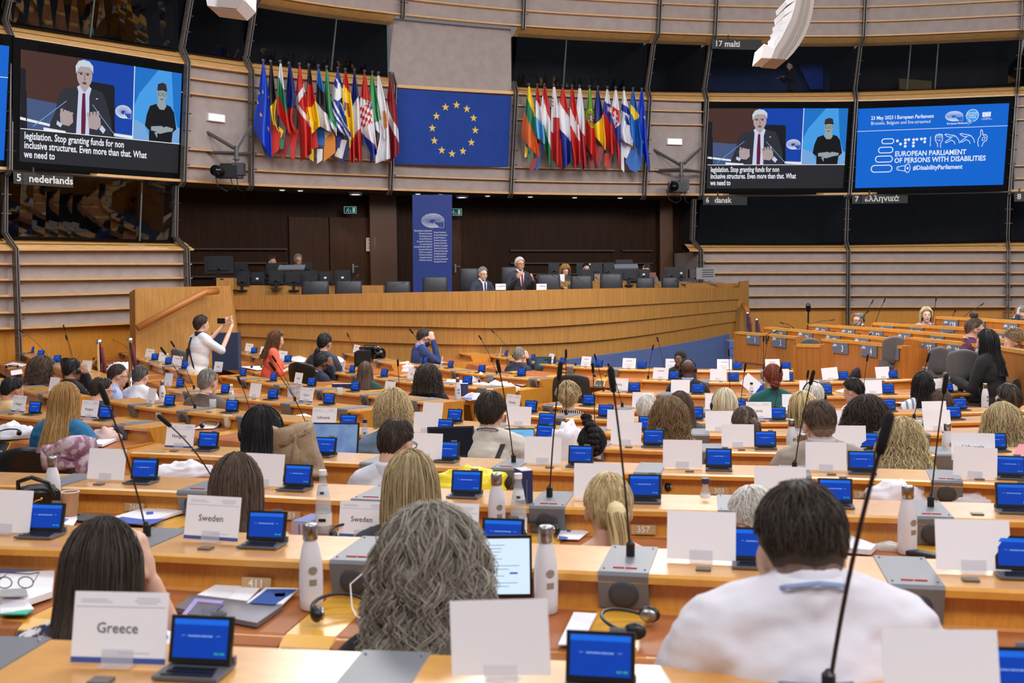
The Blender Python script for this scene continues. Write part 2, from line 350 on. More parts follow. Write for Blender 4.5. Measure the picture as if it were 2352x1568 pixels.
# ceiling spots under the gallery
for i,(x,y) in enumerate(((817,449),(1061,452))):
    p=P(x,y,DW(x)+.62); z=zat('bot',x)-.045; 
    o=empty('downlight',(p.x,p.y,z),('left lit round ceiling downlight above the exit sign by the double door','right lit round ceiling downlight beside the blue banner')[i],'ceiling light','downlights under the gallery')
    mb=MB(); mb.lathe([(.001,-.02),(.11,-.02),(.13,-.035),(.15,-.03),(.15,.02)],n=16); mb.build('housing',white(),parent=o)
    mb=MB(); mb.lathe([(.001,-.024),(.10,-.024)],n=16); mb.build('lamp',mat('cool_lamp',(205,225,255),emis=9),parent=o)
    l=bpy.data.lights.new('downlight_beam','SPOT'); l.energy=45; l.spot_size=1.6; l.spot_blend=.8; l.shadow_soft_size=.08; lo=bpy.data.objects.new('downlight_beam',l); C.objects.link(lo); lo.location=(p.x,p.y,z-.06)
sm=[(648,437),(690,439),(1012,447),(1120,449),(1218,451),(1424,452),(1320,452),(960,444)]
for i,(x,y) in enumerate(sm):
    mb=MB(); p=P(x,y,DW(x)+.35); mb.lathe([(.001,-.012),(.05,-.012),(.06,0)],(p.x,p.y,zat('bot',x)-.045),n=12)
    mb.build('recessed_spot',mat('spot_glow',(235,225,210),emis=1.2),label='tiny recessed ceiling spot on the underside of the gallery edge',cat='ceiling spot',group='tiny spots under the gallery edge')
# wall lamps
for i,(x,y) in enumerate(((503,271),(1548,326))):
    o=empty('wall_lamp',wp(x,P(x,y,DW(x)).z,.0),('lit rectangular wall lamp left of the left flag row','lit rectangular wall lamp right of the right flag row')[i],'wall lamp','rectangular wall lamps')
    t=wn(x); rz=math.atan2(t.y,t.x)+math.pi/2; o.rotation_euler=(0,0,rz)
    mb=MB(); mb.box((0,-.04,0),(.40,.08,.15)); mb.build('lamp_body',white(),parent=o)
    mb=MB(); mb.box((0,-.085,0),(.33,.02,.105)); mb.build('diffuser',mat('warm_diffuser',(255,250,225),emis=1.5),parent=o)
# floor
mb=MB(); mb.box((3,14,-.06),(44,44,.1)); mb.build('floor',mat('floor_carpet',(52,54,66),.95),kind='structure')
# ================================================================ DESK ROWS
ROWS={}
class Row:
    def __init__(s, pts, h):
        s.h=h; s.z=CZ-h; xs=[p[0] for p in pts]; f=smooth_fn(xs,[p[1] for p in pts])
        # smooth slightly: sample the traced edge and drop it on the ledge plane
        X=np.linspace(xs[0],xs[-1],61); w=[PZ(x,f(x),s.z) for x in X]
        a=np.array([(p.x,p.y) for p in w])
        for _ in range(14): a[1:-1]=.25*a[:-2]+.5*a[1:-1]+.25*a[2:]
        for side in (0,-1):     # rows that leave the picture run on a little
            if (side==0 and xs[0]<=0) or (side==-1 and xs[-1]>=2400):
                e=a[side]-a[1 if side==0 else -2]; e=e/np.linalg.norm(e); q=np.array([a[side]+e*k for k in (.4,.8,1.3)])
                a=np.vstack([q[::-1],a]) if side==0 else np.vstack([a,q])
        s.a=a; d=np.linalg.norm(np.diff(a,axis=0),axis=1); s.s=np.concatenate([[0],np.cumsum(d)]); s.L=s.s[-1]
    def pt(s,t,o=0,dz=0):
        x=float(np.interp(t,s.s,s.a[:,0])); y=float(np.interp(t,s.s,s.a[:,1]))
        if t<0: u=s.tan(0); x+=u.x*t; y+=u.y*t
        if t>s.L: u=s.tan(s.L); x+=u.x*(t-s.L); y+=u.y*(t-s.L)
        n=s.nrm(t); return Vector((x+n.x*o,y+n.y*o,s.z+dz))
    def tan(s,t):
        t=min(max(t,0),s.L); a=max(t-.15,0); b=min(t+.15,s.L)
        v=Vector((np.interp(b,s.s,s.a[:,0])-np.interp(a,s.s,s.a[:,0]),np.interp(b,s.s,s.a[:,1])-np.interp(a,s.s,s.a[:,1]),0)); return v.normalized()
    def nrm(s,t): u=s.tan(t); return Vector((u.y,-u.x,0))
    def s_at(s,x,o=-.16,dz=0):
        ts=np.linspace(-.6,s.L+.6,400); q=[px(s.pt(t,o,dz))[0] for t in ts]
        i=int(np.argmin(np.abs(np.array(q)-x))); return float(ts[i])
    def frame(s,t,o=0,dz=0,yaw=0):      # local x along the row, y away from the sitter
        p=s.pt(t,o,dz); u=s.tan(t); n=s.nrm(t)
        return Matrix(((u.x,-n.x,0,p.x),(u.y,-n.y,0,p.y),(0,0,1,p.z),(0,0,0,1))) @ Matrix.Rotation(yaw,4,'Z')
    def sweep(s,mb,t0,t1,sec,mi=0,closed=True,n=None,caps=True):
        n=n or max(2,int((t1-t0)/.35)+1); k=len(sec); vs=[]
        for i in range(n+1):
            t=t0+(t1-t0)*i/n
            for o,z in sec: vs.append(s.pt(t,o,z))
        fs=[(i*k+j,i*k+(j+1)%k,(i+1)*k+(j+1)%k,(i+1)*k+j) for i in range(n) for j in range(k if closed else k-1)]
        if caps and closed: fs+= [tuple(range(k-1,-1,-1)), tuple(range(n*k,(n+1)*k))]
        mb.add(vs,fs,mi)
LW,TH,TD=.33,.115,.40        # ledge width, step down to the table, table depth
SEC_TOP=[(-LW,0),(-.012,0),(0,-.008),(0,-.028),(-.05,-.034),(-LW,-.03)]
SEC_FACE=[(-LW,-.03),(-.05,-.034),(-.03,-TH-.004),(-.03,-TH-.03),(-LW,-TH-.03)]
SEC_TAB=[(-.05,-TH),(TD-.03,-TH-.006),(TD,-TH-.02),(TD,-TH-.045),(-.05,-TH-.045)]
SEC_BACK=[(-LW+.02,-.03),(-LW,-.03),(-LW,-.86),(-LW+.02,-.86)]
SEC_PAD=[(.02,-TH+.004),(TD-.045,-TH-.002),(TD+.012,-TH-.02),(TD+.075,-TH-.115),(TD+.055,-TH-.12),(TD-.02,-TH-.05),(.02,-TH-.02)]
SEC_CON=[(-LW-.003,.004),(-.004,.004),(.006,-.006),(-.022,-TH+.004),(-.10,-TH),(-LW-.003,-.05)]
SEC_STRIP=[(.02,-TH+.003),(TD-.04,-TH-.002),(TD+.012,-TH-.02),(TD+.075,-TH-.115),(TD+.055,-TH-.12),(.02,-TH-.02)]
def desk_row(key,label,pts,h,seats,ends=(0,0),lead=.38,tail=.42,nums=None,spk=True,floor=True,con=None):
    r=Row(pts,h); ROWS[key]=r
    ss=[r.s_at(x) for x in seats]; r.seats=ss
    mb=MB(); r.sweep(mb,0,r.L,SEC_TOP,0); r.sweep(mb,.0,r.L,SEC_FACE,1); r.sweep(mb,0,r.L,SEC_TAB,1); r.sweep(mb,0,r.L,SEC_BACK,1)
    for e,t in ((ends[0],0),(ends[1],r.L)):
        if e:
            a,b=(t-.04,t) if t==0 else (t,t+.04)
            q=[(-LW-.01,.005),(.02,.005),(.03,-.02),(-.01,-TH+.01),(.02,-TH+.005),(TD+.03,-TH),(TD+.03,-TH-.05),(TD-.15,-.87),(-LW-.01,-.87)]
            n=len(q); mb.add([r.pt(a,o,z) for o,z in q]+[r.pt(b,o,z) for o,z in q],[tuple(range(n-1,-1,-1)),tuple(range(n,2*n))]+[(i,(i+1)%n,n+(i+1)%n,n+i) for i in range(n)],1)
    dk=mb.build('desk_row',[wood_top(),wood()],label=label,cat='desk',group='curved desk rows')
    cons=[]
    if con is not None: cons=[r.s_at(x) for x in con]
    else:
        for i,t in enumerate(ss): cons.append(t-lead*.98 if i==0 else ss[i-1]+(t-ss[i-1])*.535)
        if ss: cons.append(ss[-1]+.43)
    cons=[c for c in cons if .03<c<r.L-.03]; r.cons=cons
    for c in cons:
        m=MB(); r.sweep(m,c-.075,c+.075,SEC_CON,0,n=2); f=r.frame(c,-.005,-.0)
        for a in (-.062,.062):
            for b in (-.30,-.03): m.ball(f@Vector((a,-b-.0,.005)),.004,6,1)
        cp=m.build('console_panel',[grey(),metal()],parent=dk,label='grey metal console panel')
        if spk and (round(c*100)%2 or key in('r1','r2','r3')):
            m=MB(); g=r.frame(c,-.009,-.064)@Matrix.Rotation(math.radians(97),4,'X')
            m.lathe([(.046,-.002),(.044,.005),(.03,.009),(.0005,.011)],n=20,M=g); m.build('loudspeaker',dgrey(),parent=cp,smooth=True)
            m=MB(); g=r.frame(c,-.05,.006); m.box(g@Vector((-.019,0,0)),(.034,.009,.004),M=g.to_3x3().to_4x4()); m.box(g@Vector((.019,0,0)),(.034,.009,.004),M=g.to_3x3().to_4x4())
            m.build('red_button',mat('red_button',(190,70,70),.4),parent=cp)
        m=MB(); r.sweep(m,c-.075,c+.075,SEC_STRIP,0,n=1); m.build('divider_strip',mat('yellow_wood',(228,170,60),.3,coat=.4),parent=dk)
        m=MB(); g=r.frame(c,TD+.047,-TH-.064)@Matrix.Rotation(math.radians(55),4,'X')
        m.box(g@Vector((0,0,.0)),(.13,.10,.006),M=g.to_3x3().to_4x4()); 
        for bx in (-.045,-.02,.03): m.box(g@Vector((bx,-.03,.004)),(.016,.008,.004),mi=1,M=g.to_3x3().to_4x4())
        m.build('control_panel',[dgrey(),white()],parent=dk)
    edges=[0]+[c for c in cons]+[r.L]
    for a,b in zip(edges[:-1],edges[1:]):
        a2=a+(.08 if a>0 else .03); b2=b-(.08 if b<r.L else .03)
        if b2-a2>.2:
            m=MB(); r.sweep(m,a2,b2,SEC_PAD,0,n=3); m.build('desk_pad',leather(),parent=dk)
    if nums:
        for x,n in nums:
            t=r.s_at(x,-.03,-.08); g=r.frame(t,-.021,-.088)@Matrix.Rotation(math.radians(82),4,'X'); m=MB(); m.box(g@Vector((0,0,0)),(.10,.038,.004),M=g.to_3x3().to_4x4())
            merge(m,text_mb(str(n),.036,1,M=g@Matrix.Translation((0,0,.003)),bold=.01)); m.build('number_plate',[mat('plate_gold',(190,158,118),.4),mat('plate_text',(235,230,215),.5)],parent=dk)
    for i,t in enumerate(ss):
        m=MB(); g=r.frame(t-.155,-.085,.004); m.box(g.translation,(.045,.035,.005),M=g.to_3x3().to_4x4()); m.build('voting_slot',mat('slot_grey',(104,98,96),.4),parent=dk)
    if floor:
        m=MB(); r.sweep(m,-.3,r.L+.3,[(-LW,-.87),(1.75,-.87),(1.75,-.97),(-LW,-.97)],0); m.build('floor',mat('floor_carpet',(52,54,66),.95),kind='structure')
    return r
R='desk row, '
desk_row('r1','long curved wooden desk row closest to the camera, cut by the lower photo edge',[(-150,1589),(102,1598),(527,1621),(1024,1644),(1460,1671),(1594,1680),(2000,1700),(2500,1722)],.80,[440,1375,2340],ends=(0,0),con=[-60,860,1900])
desk_row('r2','second wooden desk row, in front of the frizzy grey hair and the white shirt',[(-120,1252),(0,1254),(119,1258),(560,1281),(814,1290),(1190,1306),(1396,1315),(1553,1323),(1967,1341),(2134,1347),(2352,1357),(2500,1363)],.86,[83,590,1148,1735,2347],nums=[(590,411)],con=[-160,330,845,1447,2080])
desk_row('r3','wooden desk row with the blonde ponytail woman and the yellow bag',[(-120,1110),(20,1114),(153,1119),(424,1127),(598,1138),(761,1145),(1099,1159),(1295,1166),(1500,1170),(1654,1173),(1929,1182),(2070,1186),(2352,1195),(2500,1200)],.92,[318,676,1062,1480,1915,2333],nums=[(312,360),(668,359),(1478,357)],con=[150,485,870,1267,1690,2132])
desk_row('r4','wooden desk row with the dark-haired man in a white shirt, starting beside the aisle',[(300,1038),(349,1040),(449,1042),(517,1047),(761,1060),(849,1064),(1000,1070),(1145,1076),(1295,1081),(1517,1088),(1784,1093),(1943,1097),(2133,1103),(2310,1111),(2500,1118)],1.0,[467,738,1023,1329,1648,1981,2320],ends=(1,0),nums=[(1655,303),(1980,302)],con=[330,600,880,1175,1490,1822,2165])
desk_row('r5','wooden desk row in front of the beige jacket and the black braided bun',[(700,990),(793,993),(1014,1006),(1244,1022),(1415,1031),(1521,1035),(1653,1037),(1773,1039),(1945,1042),(2278,1045),(2480,1044)],1.08,[793,1014,1244,1500,1757,2002,2295],ends=(1,0))
desk_row('r6','wooden desk row behind which the woman with bushy light brown hair sits',[(900,967),(1000,976),(1098,982),(1226,987),(1328,992),(1483,997),(1625,999),(1745,998),(1994,998),(2130,998),(2470,990)],1.11,[1034,1250,1483,1712,1960,2205],ends=(1,0))
desk_row('r7','wooden desk row carrying the Latvia name card',[(1110,944),(1223,956),(1313,961),(1457,967),(1587,970),(1741,971),(1990,971),(2216,969),(2460,958)],1.16,[1210,1387,1595,1790,1990,2199],ends=(1,0))
desk_row('r8','wooden desk row behind the woman in the black and white striped top',[(1246,930),(1340,937),(1449,942),(1581,946),(1760,948),(2061,949),(2237,947),(2440,938)],1.19,[1346,1520,1697,1870,2045,2213],ends=(1,0))
desk_row('r9','wooden desk row in front of the bald man in the dark checked suit',[(1370,902),(1450,905),(1530,907),(1623,909),(1736,910),(1947,910),(2088,908),(2250,902),(2430,888)],1.22,[1455,1600,1740,1900,2043,2183,2298],ends=(1,0))
desk_row('r10','wooden desk row just behind the front row, third from the podium side curve',[(1474,873),(1560,876),(1632,878),(1743,879),(1836,878),(1943,876),(2069,872),(2155,868),(2250,862),(2349,853),(2420,845)],1.23,[1545,1683,1814,1940,2057,2160,2247,2314],ends=(1,0))
desk_row('r11','front curved wooden desk row nearest the podium, bending around in front of the blue ramp',[(1114,814),(1174,826),(1277,840),(1391,847),(1500,850),(1598,851),(1747,852),(1864,850),(1953,846),(2066,839),(2115,833)],1.24,[1156,1216,1284,1370,1471,1585,1693,1807,1904,2054],ends=(1,1),tail=.3)
desk_row('m1','middle block desk row with its right end nearest the podium front row',[(938,834),(1000,845),(1066,856),(1138,863),(1242,871)],1.23,[970,1027,1099,1191],ends=(1,1))
desk_row('m2','middle block desk row in front of the woman with curly dark hair and black jacket',[(745,851),(800,861),(864,869),(949,879),(1040,886),(1136,893)],1.22,[801,875,965,1067],ends=(1,1))
desk_row('m3','middle block desk row behind the bearded man in a dark suit',[(508,863),(591,877),(647,886),(761,899),(864,911),(950,920),(1000,926)],1.19,[549,619,706,807,915],ends=(1,1))
desk_row('m4','middle block desk row holding the Cyprus name card',[(380,893),(470,906),(555,917),(655,927),(793,940),(832,944)],1.16,[404,507,617,746],ends=(0,1))
desk_row('m5','middle block desk row in front of the grey-haired man in a brown jacket',[(247,920),(308,932),(446,947),(570,959),(690,969)],1.11,[378,522,650],ends=(1,1))
desk_row('m6','left desk row where the woman with long red-blonde hair sits',[(-90,944),(0,953),(94,962),(204,970),(315,981),(343,983)],1.08,[68,230],ends=(0,1))
desk_row('l1','short far desk row beside the man in a blue suit, by the podium foot',[(930,783),(985,795),(1061,811),(1084,816)],1.23,[962,1003,1051],ends=(0,1),spk=False)
desk_row('l2','far left block desk row beside the television camera',[(715,794),(761,804),(820,818),(874,830),(902,836)],1.22,[740,785,829,870],ends=(0,1),spk=False)
desk_row('l3','far left block desk row running past the woman in the orange top',[(488,791),(517,801),(560,812),(623,829),(659,839),(686,846)],1.19,[505,542,578,613,655],ends=(0,1),spk=False)
desk_row('l4','far left block desk row near the wooden stair panel',[(258,801),(293,815),(353,836),(414,853),(441,862)],1.16,[280,319,349,381,419],ends=(0,1),spk=False)
desk_row('l5','leftmost far desk row below the mauve wall',[(8,796),(42,810),(70,821),(128,842),(160,853),(215,872)],1.11,[40,64,87,124],ends=(0,1),spk=False)
desk_row('l6','desk row end at the far left below the bald man with headphones',[(-70,870),(0,884),(60,897),(135,915)],1.08,[20,100],ends=(0,1),spk=False)
# ---------------------------------------------------------------- pop-up screens
ORD=['first','second','third','fourth','fifth','sixth','seventh','eighth','ninth','tenth','eleventh','twelfth']
NAME={'r1':'the desk row closest to the camera','r2':'the second desk row from the camera','r3':'the third desk row from the camera','r4':'the fourth desk row from the camera',
 'r5':'the fifth desk row from the camera','r6':'the sixth desk row from the camera','r7':'the row with the Latvia card','r8':'the row behind the striped top woman','r9':'the row behind the bald man',
 'r10':'the second desk row from the podium','r11':'the front desk row by the podium','m1':'the middle block front row','m2':'the middle block second row','m3':'the middle block third row',
 'm4':'the row with the Cyprus card','m5':'the row before the brown jacket man','m6':'the left row with the Hungary cards','l1':'the far row by the blue suit','l2':'the far row beside the camera rig',
 'l3':'the far row by the orange top','l4':'the far row near the stair panel','l5':'the leftmost far row'}
scr_blue=mat('screen_blue',(14,66,178),emis=1.0); scr_band=mat('screen_band',(30,110,235),emis=1.0); scr_txt=mat('screen_text',(150,185,250),emis=1.0); scr_grn=mat('screen_green',(60,190,170),emis=.9)
def make_screen():
    o=empty('popup_screen',(0,0,-50))
    m=MB(); m.box((0,.0,.004),(.15,.10,.008)); m.box((0,.052,.014),(.15,.012,.02)); m.build('base_tray',mat('tray_grey',(96,96,104),.35),parent=o)
    m=MB(); 
    for j in range(3): m.box((0,-.035+j*.02,.0095),(.12-.01*j,.012,.003))
    m.build('keypad',black(),parent=o)
    T=Matrix.Translation((0,.03,.012))@Matrix.Rotation(math.radians(-14),4,'X')
    m=MB(); m.box(T@Vector((0,0,.052)),(.146,.012,.104),M=T.to_3x3().to_4x4()); m.box(T@Vector((.035,.002,.108)),(.034,.010,.010),mi=1,M=T.to_3x3().to_4x4()); h=m.build('housing',[black(),grey()],parent=o)
    def fq(x0,x1,z0,z1,y): return [T@Vector((x0,y,z0)),T@Vector((x1,y,z0)),T@Vector((x1,y,z1)),T@Vector((x0,y,z1))]
    m=MB(); m.quad(*fq(-.064,.064,.012,.096,-.0065),0); m.quad(*fq(-.064,.064,.084,.096,-.007),1)
    rr=random.Random(3); x=-.03
    while x<.028: wd=rr.uniform(.002,.007); m.quad(*fq(x,x+wd,.058,.061,-.0072),2); x+=wd+.0012
    m.quad(*fq(-.045,-.037,.0595,.0605,-.0072),2); m.quad(*fq(.037,.046,.0595,.0605,-.0072),2)
    for x in (.035,.041,.049,.054): m.quad(*fq(x,x+.004,.020,.0245,-.0072),3)
    m.build('display',[scr_blue,scr_band,scr_txt,scr_grn],parent=o)
    return o
SP=make_screen(); first=[1]
def put_screen(key,x,i,yaw=0,keyw=''):
    r=ROWS[key]; t=r.s_at(x,-.13,.05); M=r.frame(t,-.15,.003,yaw)@Matrix.Scale(.94,4); lb='lit blue pop-up screen, %s from the left on %s'%(ORD[i],NAME[key])
    if first[0]: SP.matrix_world=M; tag(SP,lb,'screen','blue pop-up desk screens'); first[0]=0
    else: dup(SP,M,lb)
for k,xs,sk in (('r1',[440,1375,2340],()),('r2',[83,590,1148,1735,2347],()),('r3',[318,676,1062,1480,1915,2333],()),('r4',[467,738,1023,1329,1648,1981,2320],()),
  ('r5',[793,1014,1244,1500,1757,2002,2295],()),('r6',[1034,1250,1483],()),('r7',[1210,1387,1595,1790,2199],()),('r8',[1346,1697,2045,2213],()),
  ('r9',[1455,1600,1740,1900,2043,2183,2298],()),('r10',[1545,1683,1814,1940,2057,2160,2247,2314],()),('r11',[1156,1216,1284,1370,1471,1693,1807,1904,2054],()),
  ('m1',[970,1027,1099,1191],()),('m2',[801,875,1067],()),('m3',[549,619,706,807],()),('m4',[404,507,617,746],()),('m5',[378,522],()),('m6',[68,230],()),
  ('l1',[962,1003,1051],()),('l2',[785,829,870],()),('l3',[542,578,613,655],()),('l4',[319,349,381,419],()),('l5',[40,64,87,124],())):
    for i,x in enumerate(xs): put_screen(k,x,i,yaw=math.radians({'l':38,'m':8}.get(k[0],0)))
# ---------------------------------------------------------------- name cards
cardw=mat('card_white',(245,244,252),.75); cblue=mat('card_blue',(66,88,160),.6); ctext=mat('card_print',(88,88,98),.7); cfaint=mat('card_faint_print',(196,196,206),.8)
acryl=mat('clear_acrylic',(225,225,232),.1,alpha=.28)
CARD={}
def card_mesh(kind,txt=None):
    key=(kind,txt)
    if key in CARD: return CARD[key]
    T=Matrix.Translation((0,.0,.006))@Matrix.Rotation(math.radians(-12),4,'X')
    m=MB(); m.box(T@Vector((0,0,.074)),(.21,.0016,.148),M=T.to_3x3().to_4x4()); T2=T@Matrix.Translation((0,-.0013,0))@Matrix.Rotation(math.radians(90),4,'X')
    if kind=='name':
        m.box(T@Vector((0,-.0012,.006)),(.21,.001,.012),mi=1,M=T.to_3x3().to_4x4())
        merge(m,text_mb(txt,.031,2,M=T2@Matrix.Translation((-.005,.072,0)),bold=.012))
        for (a,b,y) in ((-.09,-.03,.132),(-.09,-.02,.127),(.035,.085,.135),(.03,.088,.130),(.036,.08,.125),(-.1,.1,.117),(.0,.07,.022)):
            m.box(T@Vector(((a+b)/2,-.001,y)),(b-a,.0005,.0018),mi=3,M=T.to_3x3().to_4x4())
    if kind=='print':
        m.box(T@Vector((0,-.001,.105)),(.09,.0005,.006),mi=2,M=T.to_3x3().to_4x4())
        if txt!='a':
            for j,wd in enumerate((.15,.13,.16,.09)): m.box(T@Vector((0,-.001,.06-j*.011)),(wd,.0005,.0035),mi=3,M=T.to_3x3().to_4x4())
    if kind=='word':
        merge(m,text_mb(txt,.03,2,M=T2@Matrix.Translation((0,.075,0)),bold=.02)); m.box(T@Vector((0,-.0012,.004)),(.21,.001,.007),mi=1,M=T.to_3x3().to_4x4())
    q=m.build('card',[cardw,cblue,ctext,cfaint]); me=q.data; bpy.data.objects.remove(q)
    CARD[key]=me; return me
def clip_mesh():
    m=MB(); T=Matrix.Translation((0,.0,.006))@Matrix.Rotation(math.radians(-12),4,'X'); m.box(T@Vector((0,-.004,.014)),(.07,.002,.034),M=T.to_3x3().to_4x4()); m.box((0,.002,.003),(.07,.05,.003)); m.box(T@Vector((0,.004,.014)),(.07,.002,.03),M=T.to_3x3().to_4x4())
    o=m.build('clip',acryl); me=o.data; bpy.data.objects.remove(o); return me
CLIP=clip_mesh()
def put_card(key,x,label,kind='blank',txt=None,yaw=0,tilt=0,o=-.17,dz=.003,sc=1,fan=0,clip=True):
    r=ROWS[key]; t=r.s_at(x,o,.07); M=r.frame(t,o,dz,math.radians(yaw))@Matrix.Rotation(math.radians(tilt),4,'Y')@Matrix.Scale(sc,4)
    e=empty('name_card',(0,0,0),label,'name card','folded cards on the desks',M=M)
    me=card_mesh(kind,txt); c=bpy.data.objects.new('card',me); C.objects.link(c); c.parent=e
    if clip: q=bpy.data.objects.new('card_clip',CLIP); C.objects.link(q); q.parent=e
    if tilt: c.location=(0,0,.105*abs(math.sin(math.radians(tilt)))*1)
    if fan: c.rotation_euler=(math.radians(fan),0,0)
    return e
put_card('r1',262,'white name card reading Greece with a blue strip along its foot','name','Greece',yaw=2)
put_card('r1',1150,'large blank white card standing askew below the curly grey hair',yaw=-8,tilt=-6)
put_card('r1',2165,'blank white card cutting the lower right corner, over the white shirt',yaw=4,o=-.12)
put_card('r2',483,'white name card reading Sweden on the second desk row','name','Sweden',yaw=-4)
put_card('r2',10,'blank white card at the left photo edge beside the black handbag',yaw=-6)
put_card('r2',1027,'faintly printed white card behind the curly grey hair','name','Sweden')
put_card('r2',1606,'blank white card in front of the man in the white shirt')
put_card('r2',2232,'blank white card right of the white bottle and black case',yaw=3)
put_card('r3',243,'blank white card beside the white bottle and below the pink scarf',yaw=-5)
put_card('r3',600,'blank white card behind the woman in the floral top',yaw=-3)
put_card('r3',830,'white name card reading Sweden beside the clear glass water bottle','name','Sweden',o=.22,dz=-TH)
put_card('r3',1370,'blank white card behind the blonde ponytail')
put_card('r3',1790,'blank white card behind the white-haired man with dark glasses')
put_card('r4',408,'white name card reading Hungary under a microphone head','name','Hungary',yaw=-4)
put_card('r4',975,'blank white card right of the man in glasses and white shirt')
put_card('r4',1248,'blank white card in front of the crumpled white cloth bag')
put_card('r4',1568,'blank white card below the bushy light brown hair')
put_card('r4',1897,'blank white card in front of the beige jacket')
put_card('r4',2234,'white name card reading Lithuania, a second card pushed in below it','word','Lithuania',yaw=5,sc=1.0,dz=.07)
put_card('r4',2240,'blank tilted white card under the Lithuania card at right',yaw=6,tilt=3,o=-.10)
put_card('r5',741,'white name card reading Lithuania above an open laptop','name','Lithuania',o=-.2)
put_card('r5',975,'blank white card just right of the wavy blonde hair')
put_card('r5',1435,'blank white card right of the black braided bun')
put_card('r5',1692,'blank white card covering the brown ponytail woman')
put_card('r5',1952,'blank white card below the bushy dark brown hair',yaw=2)
put_card('r6',989,'blank white card above the smaller card right of the blonde head')
put_card('r6',1190,'greyish blank card behind the shoulder of the cream sweatshirt')
put_card('r6',1427,'blank white card left of the bushy light brown hair')
put_card('r6',1655,'blank white card left of the brown ponytail')
put_card('r6',1940,'tall blank white card left of the bushy dark brown hair',yaw=3)
put_card('r6',2152,'blank white card behind the wavy blonde woman and left of Lithuania',yaw=3)
put_card('r7',1174,'white card reading Slovakia, half hidden behind the short dark hair','name','Slovakia',yaw=-8)
put_card('r7',1745,'white name card reading Latvia','name','Latvia')
put_card('r7',2147,'blank white card below the brown-haired head with headphones')
for k,x,lb in (('r8',1474,'blank white card behind the short white-haired head'),('r8',1645,'blank white card left of the pale blonde head with headband'),('r8',1822,'blank white card left of the blond bob'),
 ('r9',1564,'blank white card left below the bald man in the checked suit'),('r9',1860,'blank white card right of the green jacket'),('r9',2005,'blank white card right of the short black hair'),
 ('r9',2158,'blank white card right of the long wavy dark hair'),('r9',2272,'blank white card above the white and black bags'),
 ('r10',1648,'blank white card right of the bald man in the checked suit'),('r10',1795,'blank white card half hidden by the red hair'),
 ('r10',2132,'blank white card in front of the blonde woman in black'),):
    put_card(k,x,lb)
put_card('r9',1422,'small white card with one printed word left of the front aisle','word','ESCIL')
put_card('r9',1706,'square white sheet propped on one corner left of the green jacket',tilt=40,clip=False)
put_card('r10',1518,'white card with a grey printed line left of the bald man in suit','print','a')
put_card('r10',1907,'blank white card tilted to one side left of the balding man in black',tilt=-4)
put_card('r10',2030,'blank white card at the elbow of the balding man in black',yaw=3)
put_card('r10',2225,'blank white card tilted beside the woman with black hair',tilt=-6,yaw=10)
for i,(x,ya,a) in enumerate(((1148,-20,'nearest the grey-haired man'),(1200,-14,'half hidden by the grey-haired man'),(1264,-8,'above the open dark laptop'),(1345,-3,'left of the ramp\'s first blue screen'),(1443,0,'in front of the blue ramp'),
  (1546,0,'beside the woman in the black headscarf'),(1663,0,'left of the desks numbered 1 and 2'),(1775,0,'above the red hair'),(1880,3,'left of the balding white-haired man'),(2037,14,'right of the balding white-haired man'))):
    put_card('r11',x,'small printed card on the front row '+a,'print','b',yaw=ya)
for k,x,kind,t,ya,lb in (('m1',1012,'print','b',-30,'printed white card on the middle block front row, right of another'),('m1',966,'print','a',-34,'printed white card at the blue suit man\'s elbow'),
 ('m2',787,'word','ICI',-18,'small white card with one word in front of the camera rig'),('m2',943,'word','ESCI',-6,'white card with one word left of the curly dark hair'),
 ('m3',683,'word','ICAEV',-4,'white card with one word in front of the bearded man'),('m3',892,'word','EDPD',-10,'white card right of the long straight dark hair'),
 ('m3',486,'word','Poland',20,'narrow white card beside the standing photographer'),('m4',583,'blank',None,-2,'blank white card on the row with the Cyprus card'),('m4',702,'name','Cyprus',-3,'white name card reading Cyprus'),
 ('m4',384,'blank',None,0,'blank white card right of the steel-capped bottle at left'),('m5',345,'blank',None,-8,'blank white card in front of the man in a white shirt at left'),
 ('m6',40,'name','Hungary',-4,'leftmost white name card reading Hungary'),('m6',203,'name','Hungary',-3,'white name card reading Hungary behind the red-blonde hair'),
 ('l1',1041,'print','a',-22,'small white card on the far row right of the blue suit man'),
 ('l2',775,'print','a',0,'first small white card from the left on the camera rig row'),('l2',817,'print','a',0,'second small white card from the left on the camera rig row'),
 ('l3',536,'print','a',16,'small white card right of the standing photographer\'s arm'),('l3',570,'print','a',16,'small white card left of the orange top woman'),('l3',605,'print','a',18,'small white card touching the orange top'),('l3',647,'print','a',18,'small white card right of the orange top'),
 ('l4',284,'print','a',20,'small white card beside the chrome rope post, leftmost of its row'),('l4',342,'print','a',20,'second small white card right of the chrome rope posts'),('l4',373,'print','a',20,'third small white card right of the chrome rope posts'),('l4',405,'print','a',20,'small white card nearest the standing photographer\'s back')):
    put_card(k,x,lb,kind,t,yaw=ya*.6+(18 if k[0]=='l' else 0),tilt=4 if k[0]=='l' else 0)
put_card('l6',121,'blank white card left of the red-blonde woman\'s head',yaw=10)
put_card('l5',197,'narrow white card behind the small bottle at far left',yaw=25)
